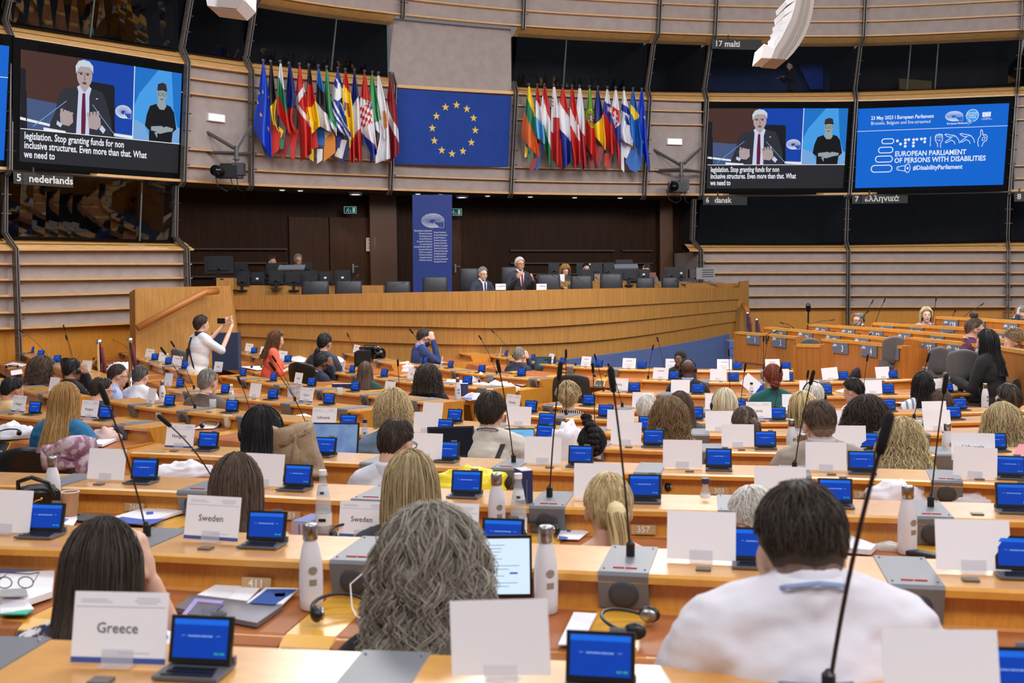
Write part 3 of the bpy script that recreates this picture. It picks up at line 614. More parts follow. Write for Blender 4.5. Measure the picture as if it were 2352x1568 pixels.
# ---------------------------------------------------------------- gooseneck microphones
def mic(key,bx,tip,lb,o=-.2,toward=.16,thick=1,bend=0):
    r=ROWS[key]; t=r.s_at(bx,o,.01); b=r.pt(t,o,.004); d=px(b)[2]; tp=P(tip[0],tip[1],d-toward*(1 if d>3 else .7))
    e=empty('gooseneck_microphone',b,lb,'microphone','thin black desk microphones')
    v=tp-b; up=Vector((0,0,v.length*.30)); pts=[]
    for i in range(13):
        u=i/12; q=(1-u)**2*Vector((0,0,0))+2*u*(1-u)*(v*.36+up*.55)+u*u*v; pts.append(q)
    m=MB(); m.lathe([(.014,0),(.014,.04),(.008,.046),(.005,.05)],n=10); m.build('base_socket',black(),parent=e)
    m=MB(); m.tube(pts,.0034*thick,6); m.build('gooseneck',mat('mic_stem',(44,30,30),.4),parent=e,smooth=True)
    u=(pts[-1]-pts[-2]).normalized(); 
    m=MB(); m.tube([v-u*.03,v-u*.025,v,v+u*.045,v+u*.055],[.004,.0095,.011,.0105,.005],10); m.build('capsule',mat('mic_foam',(20,19,21),.95),parent=e,smooth=True)
    return e
MICS=[('r1',1905,(2028,1010),'black microphone with a thick foam head in front of the blonde woman',.1,1.4),
('r2',338,(241,912),'tall black microphone rising left beside the brown-haired woman',.14,1),('r2',1448,(1407,880),'tall black microphone standing in front of the blonde ponytail',.12,1),
('r3',1267,(1285,858),'black microphone beside the round loudspeaker and clear bottle',.12,1),('r3',2132,(2170,888),'black microphone rising from the far right console of the third row',.12,1),('r3',492,(382,970),'black microphone reaching over the Hungary card',.14,1),
('r4',1178,(1146,845),'black microphone crossing the cream sweatshirt',.12,1),('r4',1822,(1864,872),'black microphone rising in front of the beige jacket',.12,1),
('r7',1301,(1300,815),'black microphone in front of the curly blond short hair',.12,1),('r6',1366,(1362,848),'black microphone right of the striped top',.12,1),
('r8',1431,(1401,845),'black microphone right of the large dark empty chair',.12,1),('r9',1386,(1368,822),'thin black microphone at the left end of its row, leaning left',.12,1),
('r10',1488,(1499,800),'thin black microphone left of the headscarf woman, near a console',.1,1),('r11',1527,(1511,781),'thin black microphone rising over the blue ramp',.1,1),('r11',1323,(1256,826),'black microphone bent low above the dark laptop',.05,1),
('r9',1678,(1674,812),'thin black microphone in front of the printed card by desk 1',.1,1),('r8',1700,(1711,846),'black microphone crossing the tilted square sheet',.1,1),('r10',1752,(1754,780),'left one of two thin microphones in front of desk 2',.08,1),('r11',1756,(1764,779),'right one of two thin microphones in front of desk 2',.08,1),
('r11',1954,(1997,770),'black microphone left of the balding man, leaning right',.1,1),('r8',1845,(1855,862),'black microphone over the pale headphones wearer',.1,1),('r8',1782,(1793,850),'black microphone across the green jacket',.1,1),('r9',1981,(1992,824),'thin black microphone across the back of the balding man',.1,1),
('r7',2099,(2131,824),'black microphone in front of the long wavy dark hair',.1,1),('r9',2250,(2268,849),'thin black microphone above the white bags',.1,1),('r10',2212,(2235,850),'short black microphone bent right at the dark console',.05,1),
('m1',1140,(1104,777),'thin black microphone leaning left beside the grey-haired man',.1,1),('r11',1178,(1133,762),'thin black microphone at the left tip of the front row',.1,1),('m2',1013,(946,762),'thin black microphone leaning over the blue suit',.1,1),('l1',1025,(974,744),'thin black microphone behind the blue suit man\'s head',.1,1),
('l2',815,(800,770),'thin black microphone above the camera rig',.08,1),('l2',760,(716,736),'thin black microphone behind the ponytail man\'s head',.08,1),('m3',918,(914,836),'black microphone right of the long straight dark hair',.08,1),
('m4',678,(631,826),'upper one of two microphones left of the bearded man',.1,1),('r5',705,(628,844),'lower one of two microphones left of the bearded man',.1,1),('m5',576,(551,876),'black microphone beside the small glass bottle',.1,1),
('m4',445,(398,792),'thin black microphone at the photographer\'s waist',.1,1),('m5',448,(377,808),'thin black microphone left of the grey-haired man in brown',.1,1),
('l4',275,(231,731),'thin black microphone reaching up to the mauve wall',.08,1),('l4',300,(240,773),'thin black microphone beside the chrome rope posts',.08,1),('l5',115,(50,761),'long thin black microphone leaning left at the far left row',.08,1),('l5',73,(31,736),'long thin black microphone nearest the left photo edge',.08,1),('m4',395,(252,775),'thin black microphone ending above the dark chairs',.08,1),
('m4',400,(148,754),'upper microphone head over the bald man at far left',.08,1)]
for k,bx,tp,lb,tw,th in MICS[:]:
    if lb.startswith(('thin black microphone ending','upper microphone head')): continue
    mic(k,bx,tp,lb,toward=tw,thick=th)
mic('l5',172,(148,754),'upper microphone head over the bald man at far left',toward=.08); mic('l5',168,(153,777),'lower microphone head over the bald man at far left',toward=.08)
# ================================================================ BIG SCREENS
# a board lies in the plane through its four measured corners; U,V in 0..1 map onto it
class Board:
    def __init__(s,c,ds):   # corners tl,tr,bl,br in photo px, depths left/right
        s.p=[P(c[0][0],c[0][1],ds[0]),P(c[1][0],c[1][1],ds[1]),P(c[2][0],c[2][1],ds[0]),P(c[3][0],c[3][1],ds[1])]
        a=(s.p[1]-s.p[0]).normalized(); b=(s.p[2]-s.p[0]).normalized(); s.n=b.cross(a).normalized()
        if s.n.dot(CAM-s.p[0])<0: s.n=-s.n
    def __call__(s,u,v,k=0):
        t=s.p[0].lerp(s.p[1],u); b=s.p[2].lerp(s.p[3],u); return t.lerp(b,v)+s.n*(.004*k)
    def poly(s,mb,pts,k,mi): mb.add([s(u,v,k) for u,v in pts],[tuple(range(len(pts)))],mi)
    def text(s,mb,body,u,v,h,k,mi,asp,align='LEFT',bold=.01,xs=1):
        t=text_mb(body,1,0,align=align,bold=bold,xs=xs); mb.add([s(u+x*h/asp,v-y*h,k) for x,y,z in t.v],t.f,mi)
    def ell(s,mb,u,v,ru,rv,k,mi,n=20,a0=0,a1=360): s.poly(mb,[(u+ru*math.cos(math.radians(a0+(a1-a0)*i/n)),v+rv*math.sin(math.radians(a0+(a1-a0)*i/n))) for i in range(n)],k,mi)
    def line(s,mb,pts,w,k,mi,asp,close=False):
        if close: pts=pts+[pts[0]]
        for (a,b),(c,d) in zip(pts[:-1],pts[1:]):
            dx,dy=(c-a)*asp,(d-b); l=math.hypot(dx,dy) or 1; nx,ny=-dy/l*w/2,dx/l*w/2; ex,ey=dx/l*w*.4,dy/l*w*.4
            s.poly(mb,[(a+(nx-ex)/asp,b+ny-ey),(c+(nx+ex)/asp,d+ny+ey),(c+(ex-nx)/asp,d-ny+ey),(a-(nx+ex)/asp,b-ny-ey)],k,mi)
EM=lambda n,c,e=1.0: mat('video_'+n,c,emis=e)
def parl_logo(B,mb,cu,cv,w,h,k,mi,asp):
    for j in range(6):
        f=1-j*.13; th=.045*h
        pts=[]
        for i in range(25):
            a=math.radians(205+ (i/24)*(250 if j>2 else 262)) if j<6 else 0
            pts.append((cu+w*.5*f*math.cos(a)*-1*-1 ,cv+h*.05*j*0+h*.5*f*math.sin(a)))
        pts=[(cu+w*.5*f*math.cos(math.radians(60+i*12)),cv+h*.06*(1-f)+h*.5*f*math.sin(math.radians(60+i*12))) for i in range(26)]
        B.line(mb,pts,th*(1.1-.1*j),k,mi,asp)
    q=[(cu+w*.06,cv+h*.08),(cu+w*.5,cv+h*.08),(cu+w*.5,cv+h*.5),(cu+w*.06,cv+h*.5)]; B.line(mb,q,.02*h,k,mi,asp,close=True)
    for i in range(12):
        a=i*math.pi/6; B.ell(mb,cu+w*.28+w*.1*math.cos(a),cv+h*.29+h*.13*math.sin(a),.008*w,.012*h,k,mi,6)
def frame_obj(c,ds,lab,pad,name='video_screen',cat='screen',group='large video screens'):
    e=empty(name,(0,0,0),lab,cat,group); B=Board(c,ds); e.location=B(.5,.5)
    return e,B
def attach(mb,e,name,mats,smooth=False):
    L=Vector(e.location); mb.v=[tuple(Vector(v)-L) for v in mb.v]; return mb.build(name,mats,parent=e,smooth=smooth)
def casing(e,B,mu,mv0,mv1):
    m=MB(); q=[B(-mu,-mv0,-1),B(1+mu,-mv0,-1),B(1+mu,1+mv1,-1),B(-mu,1+mv1,-1)]; m.hexa(q,tuple(-B.n*.12))
    for s0 in (-mv0,1+.02):
        for j in range(5): v=s0+mv0*.25+j*mv0*.13; m.hexa([B(.1,v,0),B(.9,v,0),B(.9,v+mv0*.05,0),B(.1,v+mv0*.05,0)],tuple(B.n*.01),1)
    attach(m,e,'screen_casing',[mat('casing_black',(6,6,8),.7,spec=.1),mat('vent_black',(13,13,15),.7,spec=.1)])
def video(c,ds,lab,mu,mv0,mv1,asp=1.47):
    e,B=frame_obj(c,ds,lab,0); casing(e,B,mu,mv0,mv1)
    M=[EM('cap_bg',(38,38,44)),EM('wall_brown',(74,46,40)),EM('blue',(8,66,172)),EM('sky',(70,160,235)),EM('white',(238,242,250)),EM('suit',(44,46,56)),EM('skin',(178,160,160)),EM('hair_grey',(205,215,225)),
       EM('tie',(98,24,56)),EM('shirt',(205,212,240)),EM('chair',(20,22,30)),EM('desk',(70,88,130)),EM('black',(14,15,20)),EM('skin2',(150,165,170)),EM('hair_brown',(48,40,42)),EM('pale',(120,170,225)),EM('mouth',(110,70,75)),EM('deepblue',(24,116,205)),EM('gold',(190,160,110))]
    mb=MB(); q=lambda pts,k,mi: B.poly(mb,pts,k,mi)
    q([(0,0),(1,0),(1,1),(0,1)],1,0)
    V=.705
    q([(0,0),(.36,0),(.40,V),(0,V)],2,1); q([(.34,0),(.68,0),(.68,V),(.36,V)],2,2); q([(0,.42),(.34,.46),(.36,V),(0,V)],3,11)
    q([(0,.60),(.25,.655),(.25,.675),(0,.625)],4,4); q([(.56,.665),(.68,.672),(.68,.70),(.56,.69)],4,4); q([(.56,.66),(.68,.668),(.68,.672),(.56,.664)],5,18)
    q([(0,.16),(.03,.17),(.03,.36),(0,.36)],3,10); q([(0,.35),(.035,.36),(.04,V),(0,V)],4,10)
    q([(.38,.20),(.55,.21),(.56,.24),(.565,V),(.36,V)],3,10); q([(.52,.42),(.56,.43),(.57,V),(.52,V)],4,12)
    # signing interpreter picture
    q([(.68,0),(1,0),(1,V),(.68,V)],2,3); q([(.68,0),(.84,0),(.72,.25),(.68,.4)],3,17); q([(.93,0),(1,0),(1,V*.9),(.95,.35)],3,17); q([(.68,.5),(.76,.55),(.80,V),(.68,V)],3,15); q([(.93,.5),(1,.55),(1,V),(.92,V)],3,15)
    q([(.677,0),(.682,0),(.682,V),(.677,V)],8,4); q([(0,V-.003),(1,V-.003),(1,V+.004),(0,V+.004)],8,4)
    # speaker
    q([(.25,.30),(.30,.285),(.42,.27),(.48,.29),(.505,.36),(.54,.54),(.55,V),(.17,V),(.17,.64),(.20,.52),(.22,.36)],5,5)
    q([(.335,.27),(.40,.27),(.405,V),(.325,V)],6,9); q([(.358,.32),(.375,.32),(.382,.55),(.38,V),(.355,V),(.354,.5)],7,8)
    q([(.325,.27),(.345,.245),(.365,.32),(.34,.345)],7,9); q([(.375,.32),(.395,.245),(.412,.27),(.40,.345)],7,9)
    q([(.345,.17),(.40,.17),(.395,.27),(.37,.315),(.345,.27)],7,6)
    B.ell(mb,.368,.155,.047,.115,8,6,24); q([(.316,.15),(.312,.08),(.33,.03),(.36,.012),(.395,.022),(.418,.06),(.42,.13),(.41,.10),(.40,.075),(.345,.075),(.328,.10)],9,7)
    for u in (.345,.385): B.line(mb,[(u-.016,.135),(u+.012,.132)],.006,9,14,asp); B.ell(mb,u,.147,.009,.008,10,14,10)
    B.line(mb,[(.365,.15),(.372,.195),(.362,.198)],.005,9,16,asp); B.ell(mb,.368,.228,.014,.013,9,16,12)
    q([(.44,.355),(.452,.355),(.452,.362),(.44,.362)],8,4)
    for (u,v,ang) in ((.26,.55,-1),(.43,.56,1)):
        q([(u-.035,v-.02),(u+.0,v-.05),(u+.04,v-.03),(u+.045,v+.05),(u+.02,v+.09),(u-.03,v+.08)],8,6)
        for j in range(4): B.line(mb,[(u-.025+j*.016,v+.02),(u-.03+j*.02-.006*ang,v-.055-.008*j*(1 if ang>0 else -1))],.022,8,6,asp)
        q([(u-.05*1,v+.05),(u-.02,v+.08),(u-.03,v+.11),(u-.055,v+.085)] if ang<0 else [(u+.05,v+.04),(u+.075,v+.08),(u+.06,v+.12),(u+.035,v+.08)],9,9)
    B.line(mb,[(.07,V-.03),(.26,.415)],.006,10,15,asp); B.line(mb,[(.57,V-.01),(.42,.42)],.006,10,15,asp); q([(.13,V-.03),(.26,V-.015),(.26,V),(.13,V)],10,4)
    parl_logo(B,mb,.617,.45,.10,.12,6,4,asp)
    # interpreter
    q([(.79,.36),(.83,.335),(.86,.33),(.90,.33),(.93,.345),(.955,.40),(.975,.56),(.95,.60),(.945,V),(.79,V),(.79,.60),(.76,.56),(.77,.45)],5,12)
    q([(.845,.28),(.885,.28),(.90,.345),(.885,.385),(.855,.385),(.835,.345)],6,13); B.ell(mb,.866,.235,.032,.078,7,13,20)
    q([(.833,.20),(.836,.14),(.865,.12),(.89,.13),(.90,.19),(.897,.205),(.87,.195),(.84,.205)],8,14)
    for u in (.852,.882): B.ell(mb,u,.235,.013,.018,8,14,12); B.ell(mb,u,.235,.010,.014,9,13,12)
    B.ell(mb,.866,.285,.012,.006,8,16,10)
    q([(.80,.56),(.87,.545),(.90,.57),(.885,.60),(.83,.605),(.80,.60)],8,13); q([(.95,.56),(.90,.545),(.86,.58),(.83,.615),(.86,.625),(.91,.60),(.945,.59)],9,13)
    for j in range(4): B.line(mb,[(.86-.008*j,.60+.004*j),(.825+.005*j,.622+.012*j)],.010,9,13,asp)
    for j,s_ in enumerate(('legislation. Stop granting funds for non','inclusive structures. Even more than that. What','we need to')):
        B.text(mb,s_,.025,.765+j*.083,.092,3,4,asp,bold=.02,xs=.60)
    attach(mb,e,'display',M)
D1=[(43,112),(418,170),(40,370),(409,398)]
mur=lambda w:.03
video([(47,113),(417,169),(44,371),(408,398)],(DW(30)-.1,DW(425)-.1),'large video screen at upper left showing a speaker, an interpreter and captions',.04,.10,.07,1.42)
video([(1627,249),(1948,249),(1623,433),(1936,432)],(DW(1620)-.1,DW(1950)-.1),'large video screen right of the flags with a speaker, interpreter and captions',.035,.085,.075,1.72)
# blue slide screen
def slide():
    e,B=frame_obj([(1971,250),(2318,237),(1964,432),(2304,424)],(DW(1960)-.1,DW(2325)-.1),'large blue slide screen reading European Parliament of Persons with Disabilities at right',0); casing(e,B,.035,.09,.08)
    asp=1.86; mb=MB(); M=[EM('slide_blue',(2,103,214)),EM('slide_white',(232,242,255)),EM('slide_sky',(60,160,240)),EM('slide_red',(200,60,90))]
    B.poly(mb,[(0,0),(1,0),(1,1),(0,1)],1,0)
    B.text(mb,'23 May 2023 I European Parliament',.09,.125,.063,2,1,asp,bold=.022,xs=.86); B.text(mb,'Brussels, Belgium and live-streamed',.09,.19,.06,2,1,asp,bold=0,xs=.86)
    B.line(mb,[(0,.285),(1,.275)],.006,2,1,asp)
    parl_logo(B,mb,.645,.135,.115,.12,2,1,asp); B.text(mb,'European Parliament',.60,.225,.032,2,1,asp,bold=.02)
    B.ell(mb,.765,.135,.042,.078,2,1,28); B.ell(mb,.765,.135,.038,.071,3,2,28); B.poly(mb,[(.727,.15),(.775,.205),(.738,.26)],3,2); 
    for j in range(3): B.line(mb,[(.73+.005*j,.165+.014*j),(.758+.0*j,.205+.012*j)],.006,4,(1,3,1)[j],asp)
    for j,s_ in enumerate(('EUROPEAN','DISABILITY','FORUM')): B.text(mb,s_,.765,.105+.027*j,.026,4,1,asp,align='CENTER',bold=.01)
    B.poly(mb,[(.83,.10),(.885,.097),(.885,.155),(.83,.158)],2,1); B.text(mb,'Co-funded by',.835,.172,.016,2,1,asp); B.text(mb,'the European Union',.825,.187,.016,2,1,asp)
    for i in range(12):
        a=i*math.pi/6; B.ell(mb,.857+.016*math.cos(a),.127+.03*math.sin(a)*.7,.0025,.004,3,2,6)
    def pill(u0,u1,v0,v1):
        r=(v1-v0)/2; n=8; pts=[]
        for i in range(n+1): a=math.pi/2+math.pi*i/n; pts.append((u0+r/asp+r/asp*math.cos(a),(v0+v1)/2-r*math.sin(a)))
        for i in range(n+1): a=-math.pi/2+math.pi*i/n; pts.append((u1-r/asp+r/asp*math.cos(a),(v0+v1)/2-r*math.sin(a)))
        B.line(mb,pts,.011,2,1,asp,close=True)
    pill(.17,.25,.39,.45); pill(.15,.247,.495,.565); pill(.132,.247,.605,.68); pill(.105,.247,.72,.805)
    for (u,v) in ((.275,.42),(.297,.46),(.329,.41),(.351,.408),(.329,.449),(.329,.49),(.384,.41),(.406,.408),(.384,.449),(.384,.489),(.436,.405),(.459,.403),(.459,.443)): B.ell(mb,u,v,.0095,.0175,2,1,14)
    B.line(mb,[(.497,.38),(.497,.50)],.007,2,1,asp)
    L=lambda p,w=.0075: B.line(mb,p,w,2,1,asp)
    L([(.548,.51),(.545,.47),(.53,.43),(.527,.38),(.535,.36),(.555,.35),(.573,.36),(.577,.40),(.575,.44),(.565,.47),(.568,.52)]); 
    for j in range(4): L([(.533+.011*j,.40),(.535+.011*j,.365),(.543+.011*j,.36)],.005)
    L([(.535,.42),(.553,.43),(.562,.42),(.56,.44)],.005)
    for du in (0,.10):
        L([(.59+du,.36),(.60+du,.352),(.625+du,.365),(.645+du,.37),(.665+du,.385),(.685+du,.43),(.69+du,.47)]); L([(.59+du,.36),(.61+du,.385),(.635+du,.40),(.62+du,.42),(.60+du,.445),(.597+du,.46),(.61+du,.458),(.635+du,.43),(.655+du,.45),(.662+du,.48)]); L([(.632+du,.385),(.645+du,.395)],.005); L([(.645+du,.375),(.658+du,.39)],.005)
    L([(.818,.52),(.812,.47),(.815,.42),(.828,.385),(.826,.33),(.832,.312),(.838,.33),(.842,.375),(.86,.375),(.872,.40),(.868,.45),(.85,.47),(.84,.52)]); L([(.84,.42),(.848,.405),(.86,.41),(.855,.44),(.84,.45),(.84,.42)],.006); L([(.842,.38),(.855,.395)],.005)
    B.text(mb,'EUROPEAN PARLIAMENT',.262,.585,.088,2,1,asp,bold=.022,xs=.90); B.text(mb,'OF PERSONS WITH DISABILITIES',.26,.668,.088,2,1,asp,bold=.022,xs=.90)
    B.text(mb,'#DisabilityParliament',.39,.765,.078,2,1,asp,bold=.022,xs=.92)
    L([(.285,.785),(.278,.765),(.283,.745),(.335,.73),(.335,.80),(.285,.785)]); L([(.293,.745),(.29,.782)],.005); B.line(mb,[(.353+.017*math.cos(i*.45),.765+.055*math.sin(i*.45)) for i in range(14)],.008,2,1,asp,close=True); B.ell(mb,.353,.765,.006,.016,2,1,12)
    attach(mb,e,'display',M)
slide()
e,B=frame_obj([(-120,88),(21,106),(-125,362),(9,368)],(DW(-120)-.1,DW(10)-.1),'blue slide screen cut off by the left photo edge',0); casing(e,B,.09,.10,.06)
mb=MB(); B.poly(mb,[(0,0),(1,0),(1,1),(0,1)],1,0); B.line(mb,[(0,.28),(1,.275)],.006,2,1,1.2); attach(mb,e,'display',[EM('slide_blue',(2,103,214)),EM('slide_white',(232,242,255))])
# ================================================================ BOOTH SIGNS
def sign(x,y,body,lab,h,dd=0,wpx=120,num=None,nx=None):
    d=DW(x)-(.50 if y<200 else .20); p=P(x,y,d); t=wn(x); rz=math.atan2(t.y,t.x)+math.pi/2; e=empty('booth_sign',p,lab,'sign','booth language signs',rz=rz)
    hm=h*d/FPX; m=MB(); wm=wpx*d/FPX; m.box((wm*.38,.02,0),(wm,.02,hm*1.5)); m.box((wm*.1,.02,hm*1.0),(.03,.02,hm*.8)); m.build('sign_plate',mat('sign_black',(20,16,18),.5),parent=e)
    tm=text_mb(body,hm*1.25,0,M=Matrix.Rotation(math.pi/2,4,'X')@Matrix.Translation((0,0,.0)),align='LEFT',bold=.025); tm.v=[(a,-.002,c) for a,b,c in tm.v]
    if num:
        t2=text_mb(num,hm*1.2,0,M=Matrix.Rotation(math.pi/2,4,'X'),align='LEFT',bold=.02); t2.v=[(a+(nx-x)*d/FPX,-.002,c) for a,b,c in t2.v]; merge(tm,t2); m2=MB(); m2.box(((nx-x+5)*d/FPX,.02,0),(22*d/FPX,.02,hm*1.4)); m2.build('number_plate',mat('sign_black',(20,16,18),.5),parent=e)
    tm.build('lettering',mat('sign_text',(222,216,212),.6),parent=e)
sign(66,410,'nederlands','booth sign reading 5 nederlands under the left video screen',19,num='5',nx=38)
sign(1664,101,'malti','booth sign reading 17 malti above the right video screen',15,wpx=100,num='17',nx=1641)
sign(1641,460,'dansk','booth sign reading 6 dansk under the right video screen',14,wpx=90,num='6',nx=1620)
sign(1986,457,'ελληνικά','booth sign reading 7 in Greek letters under the blue slide screen',14,wpx=110,num='7',nx=1964)
sign(2336,452,'8','booth sign reading 8 at the right photo edge',14,wpx=50)
# ================================================================ THINGS IN THE BOOTHS
def shape(x,y,off,pts,m,lab,name,cat,th=.03,group=None):
    """outline in px around x,y at the wall depth + off, given its own thickness"""
    d=DW(x)+off; mb=MB(); q=[P(a,b,d) for a,b in pts]; n=len(q); e=Vector((0,th,0)); mb.add(q+[v+e for v in q],[tuple(range(n)),tuple(range(2*n-1,n-1,-1))]+[(i,(i+1)%n,n+(i+1)%n,n+i) for i in range(n)])
    return mb.build(name,m,label=lab,cat=cat,group=group)
shape(850,150,1.2,[(113,41),(156,47),(147,70),(105,60)],mat('pale_board',(96,98,84),.8),'pale sheet leaning inside the upper left booth window','pale_board','board')
shape(1860,150,2.2,[(1855,100),(1890,97),(1890,205),(1862,205),(1830,140)],mat('blue_backdrop',(20,62,170),.8),'bright blue backdrop inside the booth with the malti sign','backdrop','backdrop')
shape(2100,150,2.0,[(2065,180),(2140,186),(2140,207),(2066,205)],mat('booth_desk_wood',(128,106,58),.6),'wooden desk front inside the right upper booth','booth_desk','desk')
# ================================================================ EU FLAG WALL PANEL
def star(mb,c,r,ax,ay,off,mi):
    v=[c+off+ (ax*math.sin(i*math.pi/5)+ay*math.cos(i*math.pi/5))*(r if i%2==0 else r*.40) for i in range(10)]; mb.add([c+off]+v,[(0,1+i,1+(i+1)%10) for i in range(10)],mi)
B=Board([(908,203),(1175,221),(905,376),(1167,384)],(DW(906)-.16,DW(1180)-.16)); e=empty('wall_flag',B(.5,.5),'large blue wall panel with a ring of twelve gold stars between the flag rows','flag panel')
m=MB(); m.hexa([B(0,0),B(1,0),B(1,1),B(0,1)],tuple(-B.n*.05)); attach(m,e,'blue_cloth',mat('eu_blue',(26,64,152),.85,noise=1,nscale=4,col2=(24,60,144),bump=.1,bscale=80))
ax=(B(1,.5)-B(0,.5)).normalized()
for i,(x,y) in enumerate(((1043,241),(1067,250),(1083.5,271),(1088.5,299),(1080.5,327),(1061.5,347),(1036.5,353),(1012.5,345),(995,323),(989.5,294),(998,266.5),(1018,246))):
    u=(x-905)/265; uu=u; top=203+18*u; bot=376+8*u; v=(y-top)/(bot-top); m=MB(); star(m,B(uu-.004,v,0),.095,ax,Vector((0,0,1)),B.n*.006,0); attach(m,e,'gold_star',mat('star_gold',(232,202,92),.8))
# ================================================================ FLAGS ON POLES
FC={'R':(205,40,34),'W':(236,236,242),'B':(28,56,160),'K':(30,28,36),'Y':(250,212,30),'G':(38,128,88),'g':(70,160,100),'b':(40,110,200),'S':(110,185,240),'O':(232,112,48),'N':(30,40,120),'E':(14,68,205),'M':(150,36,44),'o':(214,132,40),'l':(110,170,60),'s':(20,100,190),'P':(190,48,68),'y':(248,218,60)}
fm=[mat('flag_'+('up' if c.isupper() else 'lo')+c,FC[c],.55,noise=0,bump=.05,bscale=300) for c in FC]; FI={c:i for i,c in enumerate(FC)}
def flag(name,country,x0,y0,outl,colfn,idx,back=None):
    """x0,y0 pole tip; outl: list of (y, xleft, xright) down the cloth; colfn(u,v)->colour"""
    xm=x0; d=DW(xm)-.62-(idx%2)*.07
    e=empty('national_flag',P(x0,y0,d),'%s, hanging from a pole'%name,'flag','flags hanging in a row on the gallery front')
    ys=[o[0] for o in outl]; fl=smooth_fn(ys,[o[1] for o in outl]); fr=smooth_fn(ys,[o[2] for o in outl]); nr,nc=96,26; L=e.location
    vs=[];fs=[];mi=[]; ph=idx*1.7
    for i in range(nr+1):
        v=i/nr
        for j in range(nc+1):
            u=j/nc; yl=ys[0]+(outl[-1][3]-ys[0])*v; yr=ys[0]+(outl[-1][4]-ys[0])*v; y=yl+(yr-yl)*u; x=fl(min(yl,ys[-1]))*(1-u)+fr(min(yr,ys[-1]))*u
            amp=.03+.09*v; dz=amp*math.sin(2*math.pi*(u*1.35+.15*v)+ph)+.03*math.sin(u*14+v*3+ph)
            vs.append(P(x,y,d+dz-.10*u*v)-L)
    for i in range(nr):
        for j in range(nc):
            a=i*(nc+1)+j; fs.append((a,a+1,a+nc+2,a+nc+1)); mi.append(FI[colfn((j+.5)/nc,(i+.5)/nr)])
    n=len(vs); 
    mb=MB(); mb.v=[tuple(v) for v in vs]; mb.f=fs; mb.m=mi; o=mb.build('cloth',fm,parent=e,smooth=True); sd=o.modifiers.new('s','SOLIDIFY'); sd.thickness=.008
    if back:      # the fold behind, hanging lower
        for bi,(pts,c) in enumerate(back):
            mb=MB(); q=[P(a,b,d+.16+.02*bi)-L for a,b in pts]; k=len(q); ex=Vector((0,.03,0)); mb.add(q+[v+ex for v in q],[tuple(range(k)),tuple(range(2*k-1,k-1,-1))]+[(i,(i+1)%k,k+(i+1)%k,k+i) for i in range(k)]); mb.build('cloth_fold',fm[FI[c]],parent=e)
    mb=MB(); top=P(x0,y0,d); bot=P(x0-6,y0+170,DW(x0)-.16); mb.tube([top-L,bot-L],.018,6); mb.ball(top-L,.035,8); mb.build('pole',mat('flag_pole',(120,122,128),.35,metal=.8),parent=e)
def bands(cols,th,k=0,curve=0):
    def f(u,v):
        t=v-k*(u-.5)-curve*(u-.5)**2
        for c,x in zip(cols,th):
            if t<x: return c
        return cols[-1]
    return f
def stars_fn(base,pts,c='y',r=.022,asp=.25):
    def f(u,v):
        for (a,b,s) in pts:
            dx=(u-a)*asp; dy=(v-b); rr=math.hypot(dx,dy)
            an=(math.atan2(dx,-dy)%(2*math.pi/5)); an=min(an,2*math.pi/5-an); k=1-an/(math.pi/5)*.58
            if rr<s*r*max(k,.4): return c
        return base(u,v) if callable(base) else base
    return f
def denmark(u,v):
    if .27<v+.12*(u-.5)<.36 and v<.42: return 'W'
    if abs((v-.36)-(u)*.27-.03)<.045 and v>.33: return 'W'
    return 'R'
def greece(u,v):
    t=v-.16*(u-.5)
    if t<.17: return 'B'
    if v<.50:
        if u<.5 and abs(t-.27)<.06 and u<.40: return 'B'
        if u>.45 and .37<t<.50 and (u-.45)>(.50-t)*2: return 'B'
        return 'W'
    k=int((v-.35*(u)-.38)/.075); return 'W' if k%2 else 'B'
def croatia(u,v):
    t=v-.02*(u-.5)
    if t<.30-.08*(.5-u): return 'R'
    if .36<v<.60 and u<.85:
        return 'R' if (int(u*5.2)+int((v-.36+.06*u)/.045))%2==0 else 'W'
    if .30<v<.44 and u>.55: return 'b' if (int(u*9)+int(v*30))%3 else 'Y'
    if v-.30*(u-.2)>.70: return 'B'
    return 'W'
def spain(u,v):
    if v-.1*(u)<.13: return 'R'
    if v+.15*(u-.5)>.78: return 'R'
    if .34<v<.50 and .3<u<.7: return 'M' if (int(u*20)+int(v*60))%3 else 'o'
    return 'Y'
def portugal(u,v):
    dx=(u-.6)*.30; dy=v-.44; r=math.hypot(dx,dy)
    if r<.045: return 'W' if (int(u*18)+int(v*50))%2 else 'B'
    if r<.07: return 'R'
    if r<.135 and (r>.118 or abs(dx-dy)<.012 or abs(dx+dy)<.012): return 'Y'
    return 'l' if v<.54 and dx<.12 else 'R'
def slovenia(u,v):
    if .26<v<.36 and u>.45: return 'W' if abs(u-.75)<.2 and abs(v-.31)<.035 else 'P'
    t=v-.04*(u-.5); return 'W' if t<.24-.06*abs(u-.3) else 'B' if t<.46+.1*(u-.5) else 'R'
def slovakia(u,v):
    s=(u-.45)
    if .26<v<.52 and abs(s)<.42*(1 if v<.40 else max(0,(.52-v)/.12)):
        if abs(s)<.09 and .30<v<.49: return 'W'
        if (abs(v-.345)<.016 or abs(v-.42)<.016) and abs(s)<.27: return 'W'
        return 'R'
    if .25<v<.545 and abs(s)<.5*(1 if v<.41 else max(0,(.545-v)/.13)): return 'W'
    return 'W' if v<.26 else 'B' if v-.25*(u-.3)<.62 else 'R'
def finland(u,v):
    if .26<v-.05*u<.40 : return 'B'
    if .36<v<.62 and u>.5 and v-.30*(.5-u)*-1>.44 and v<.30+.5*u: return 'B'
    return 'W'
def sweden(u,v):
    if .28<v+.0*(u)<.40+.12*(1-abs(u-.45)*2) and v-.04<.55: return 'y' if (v>.28+.04*u) else 's'
    return 's'
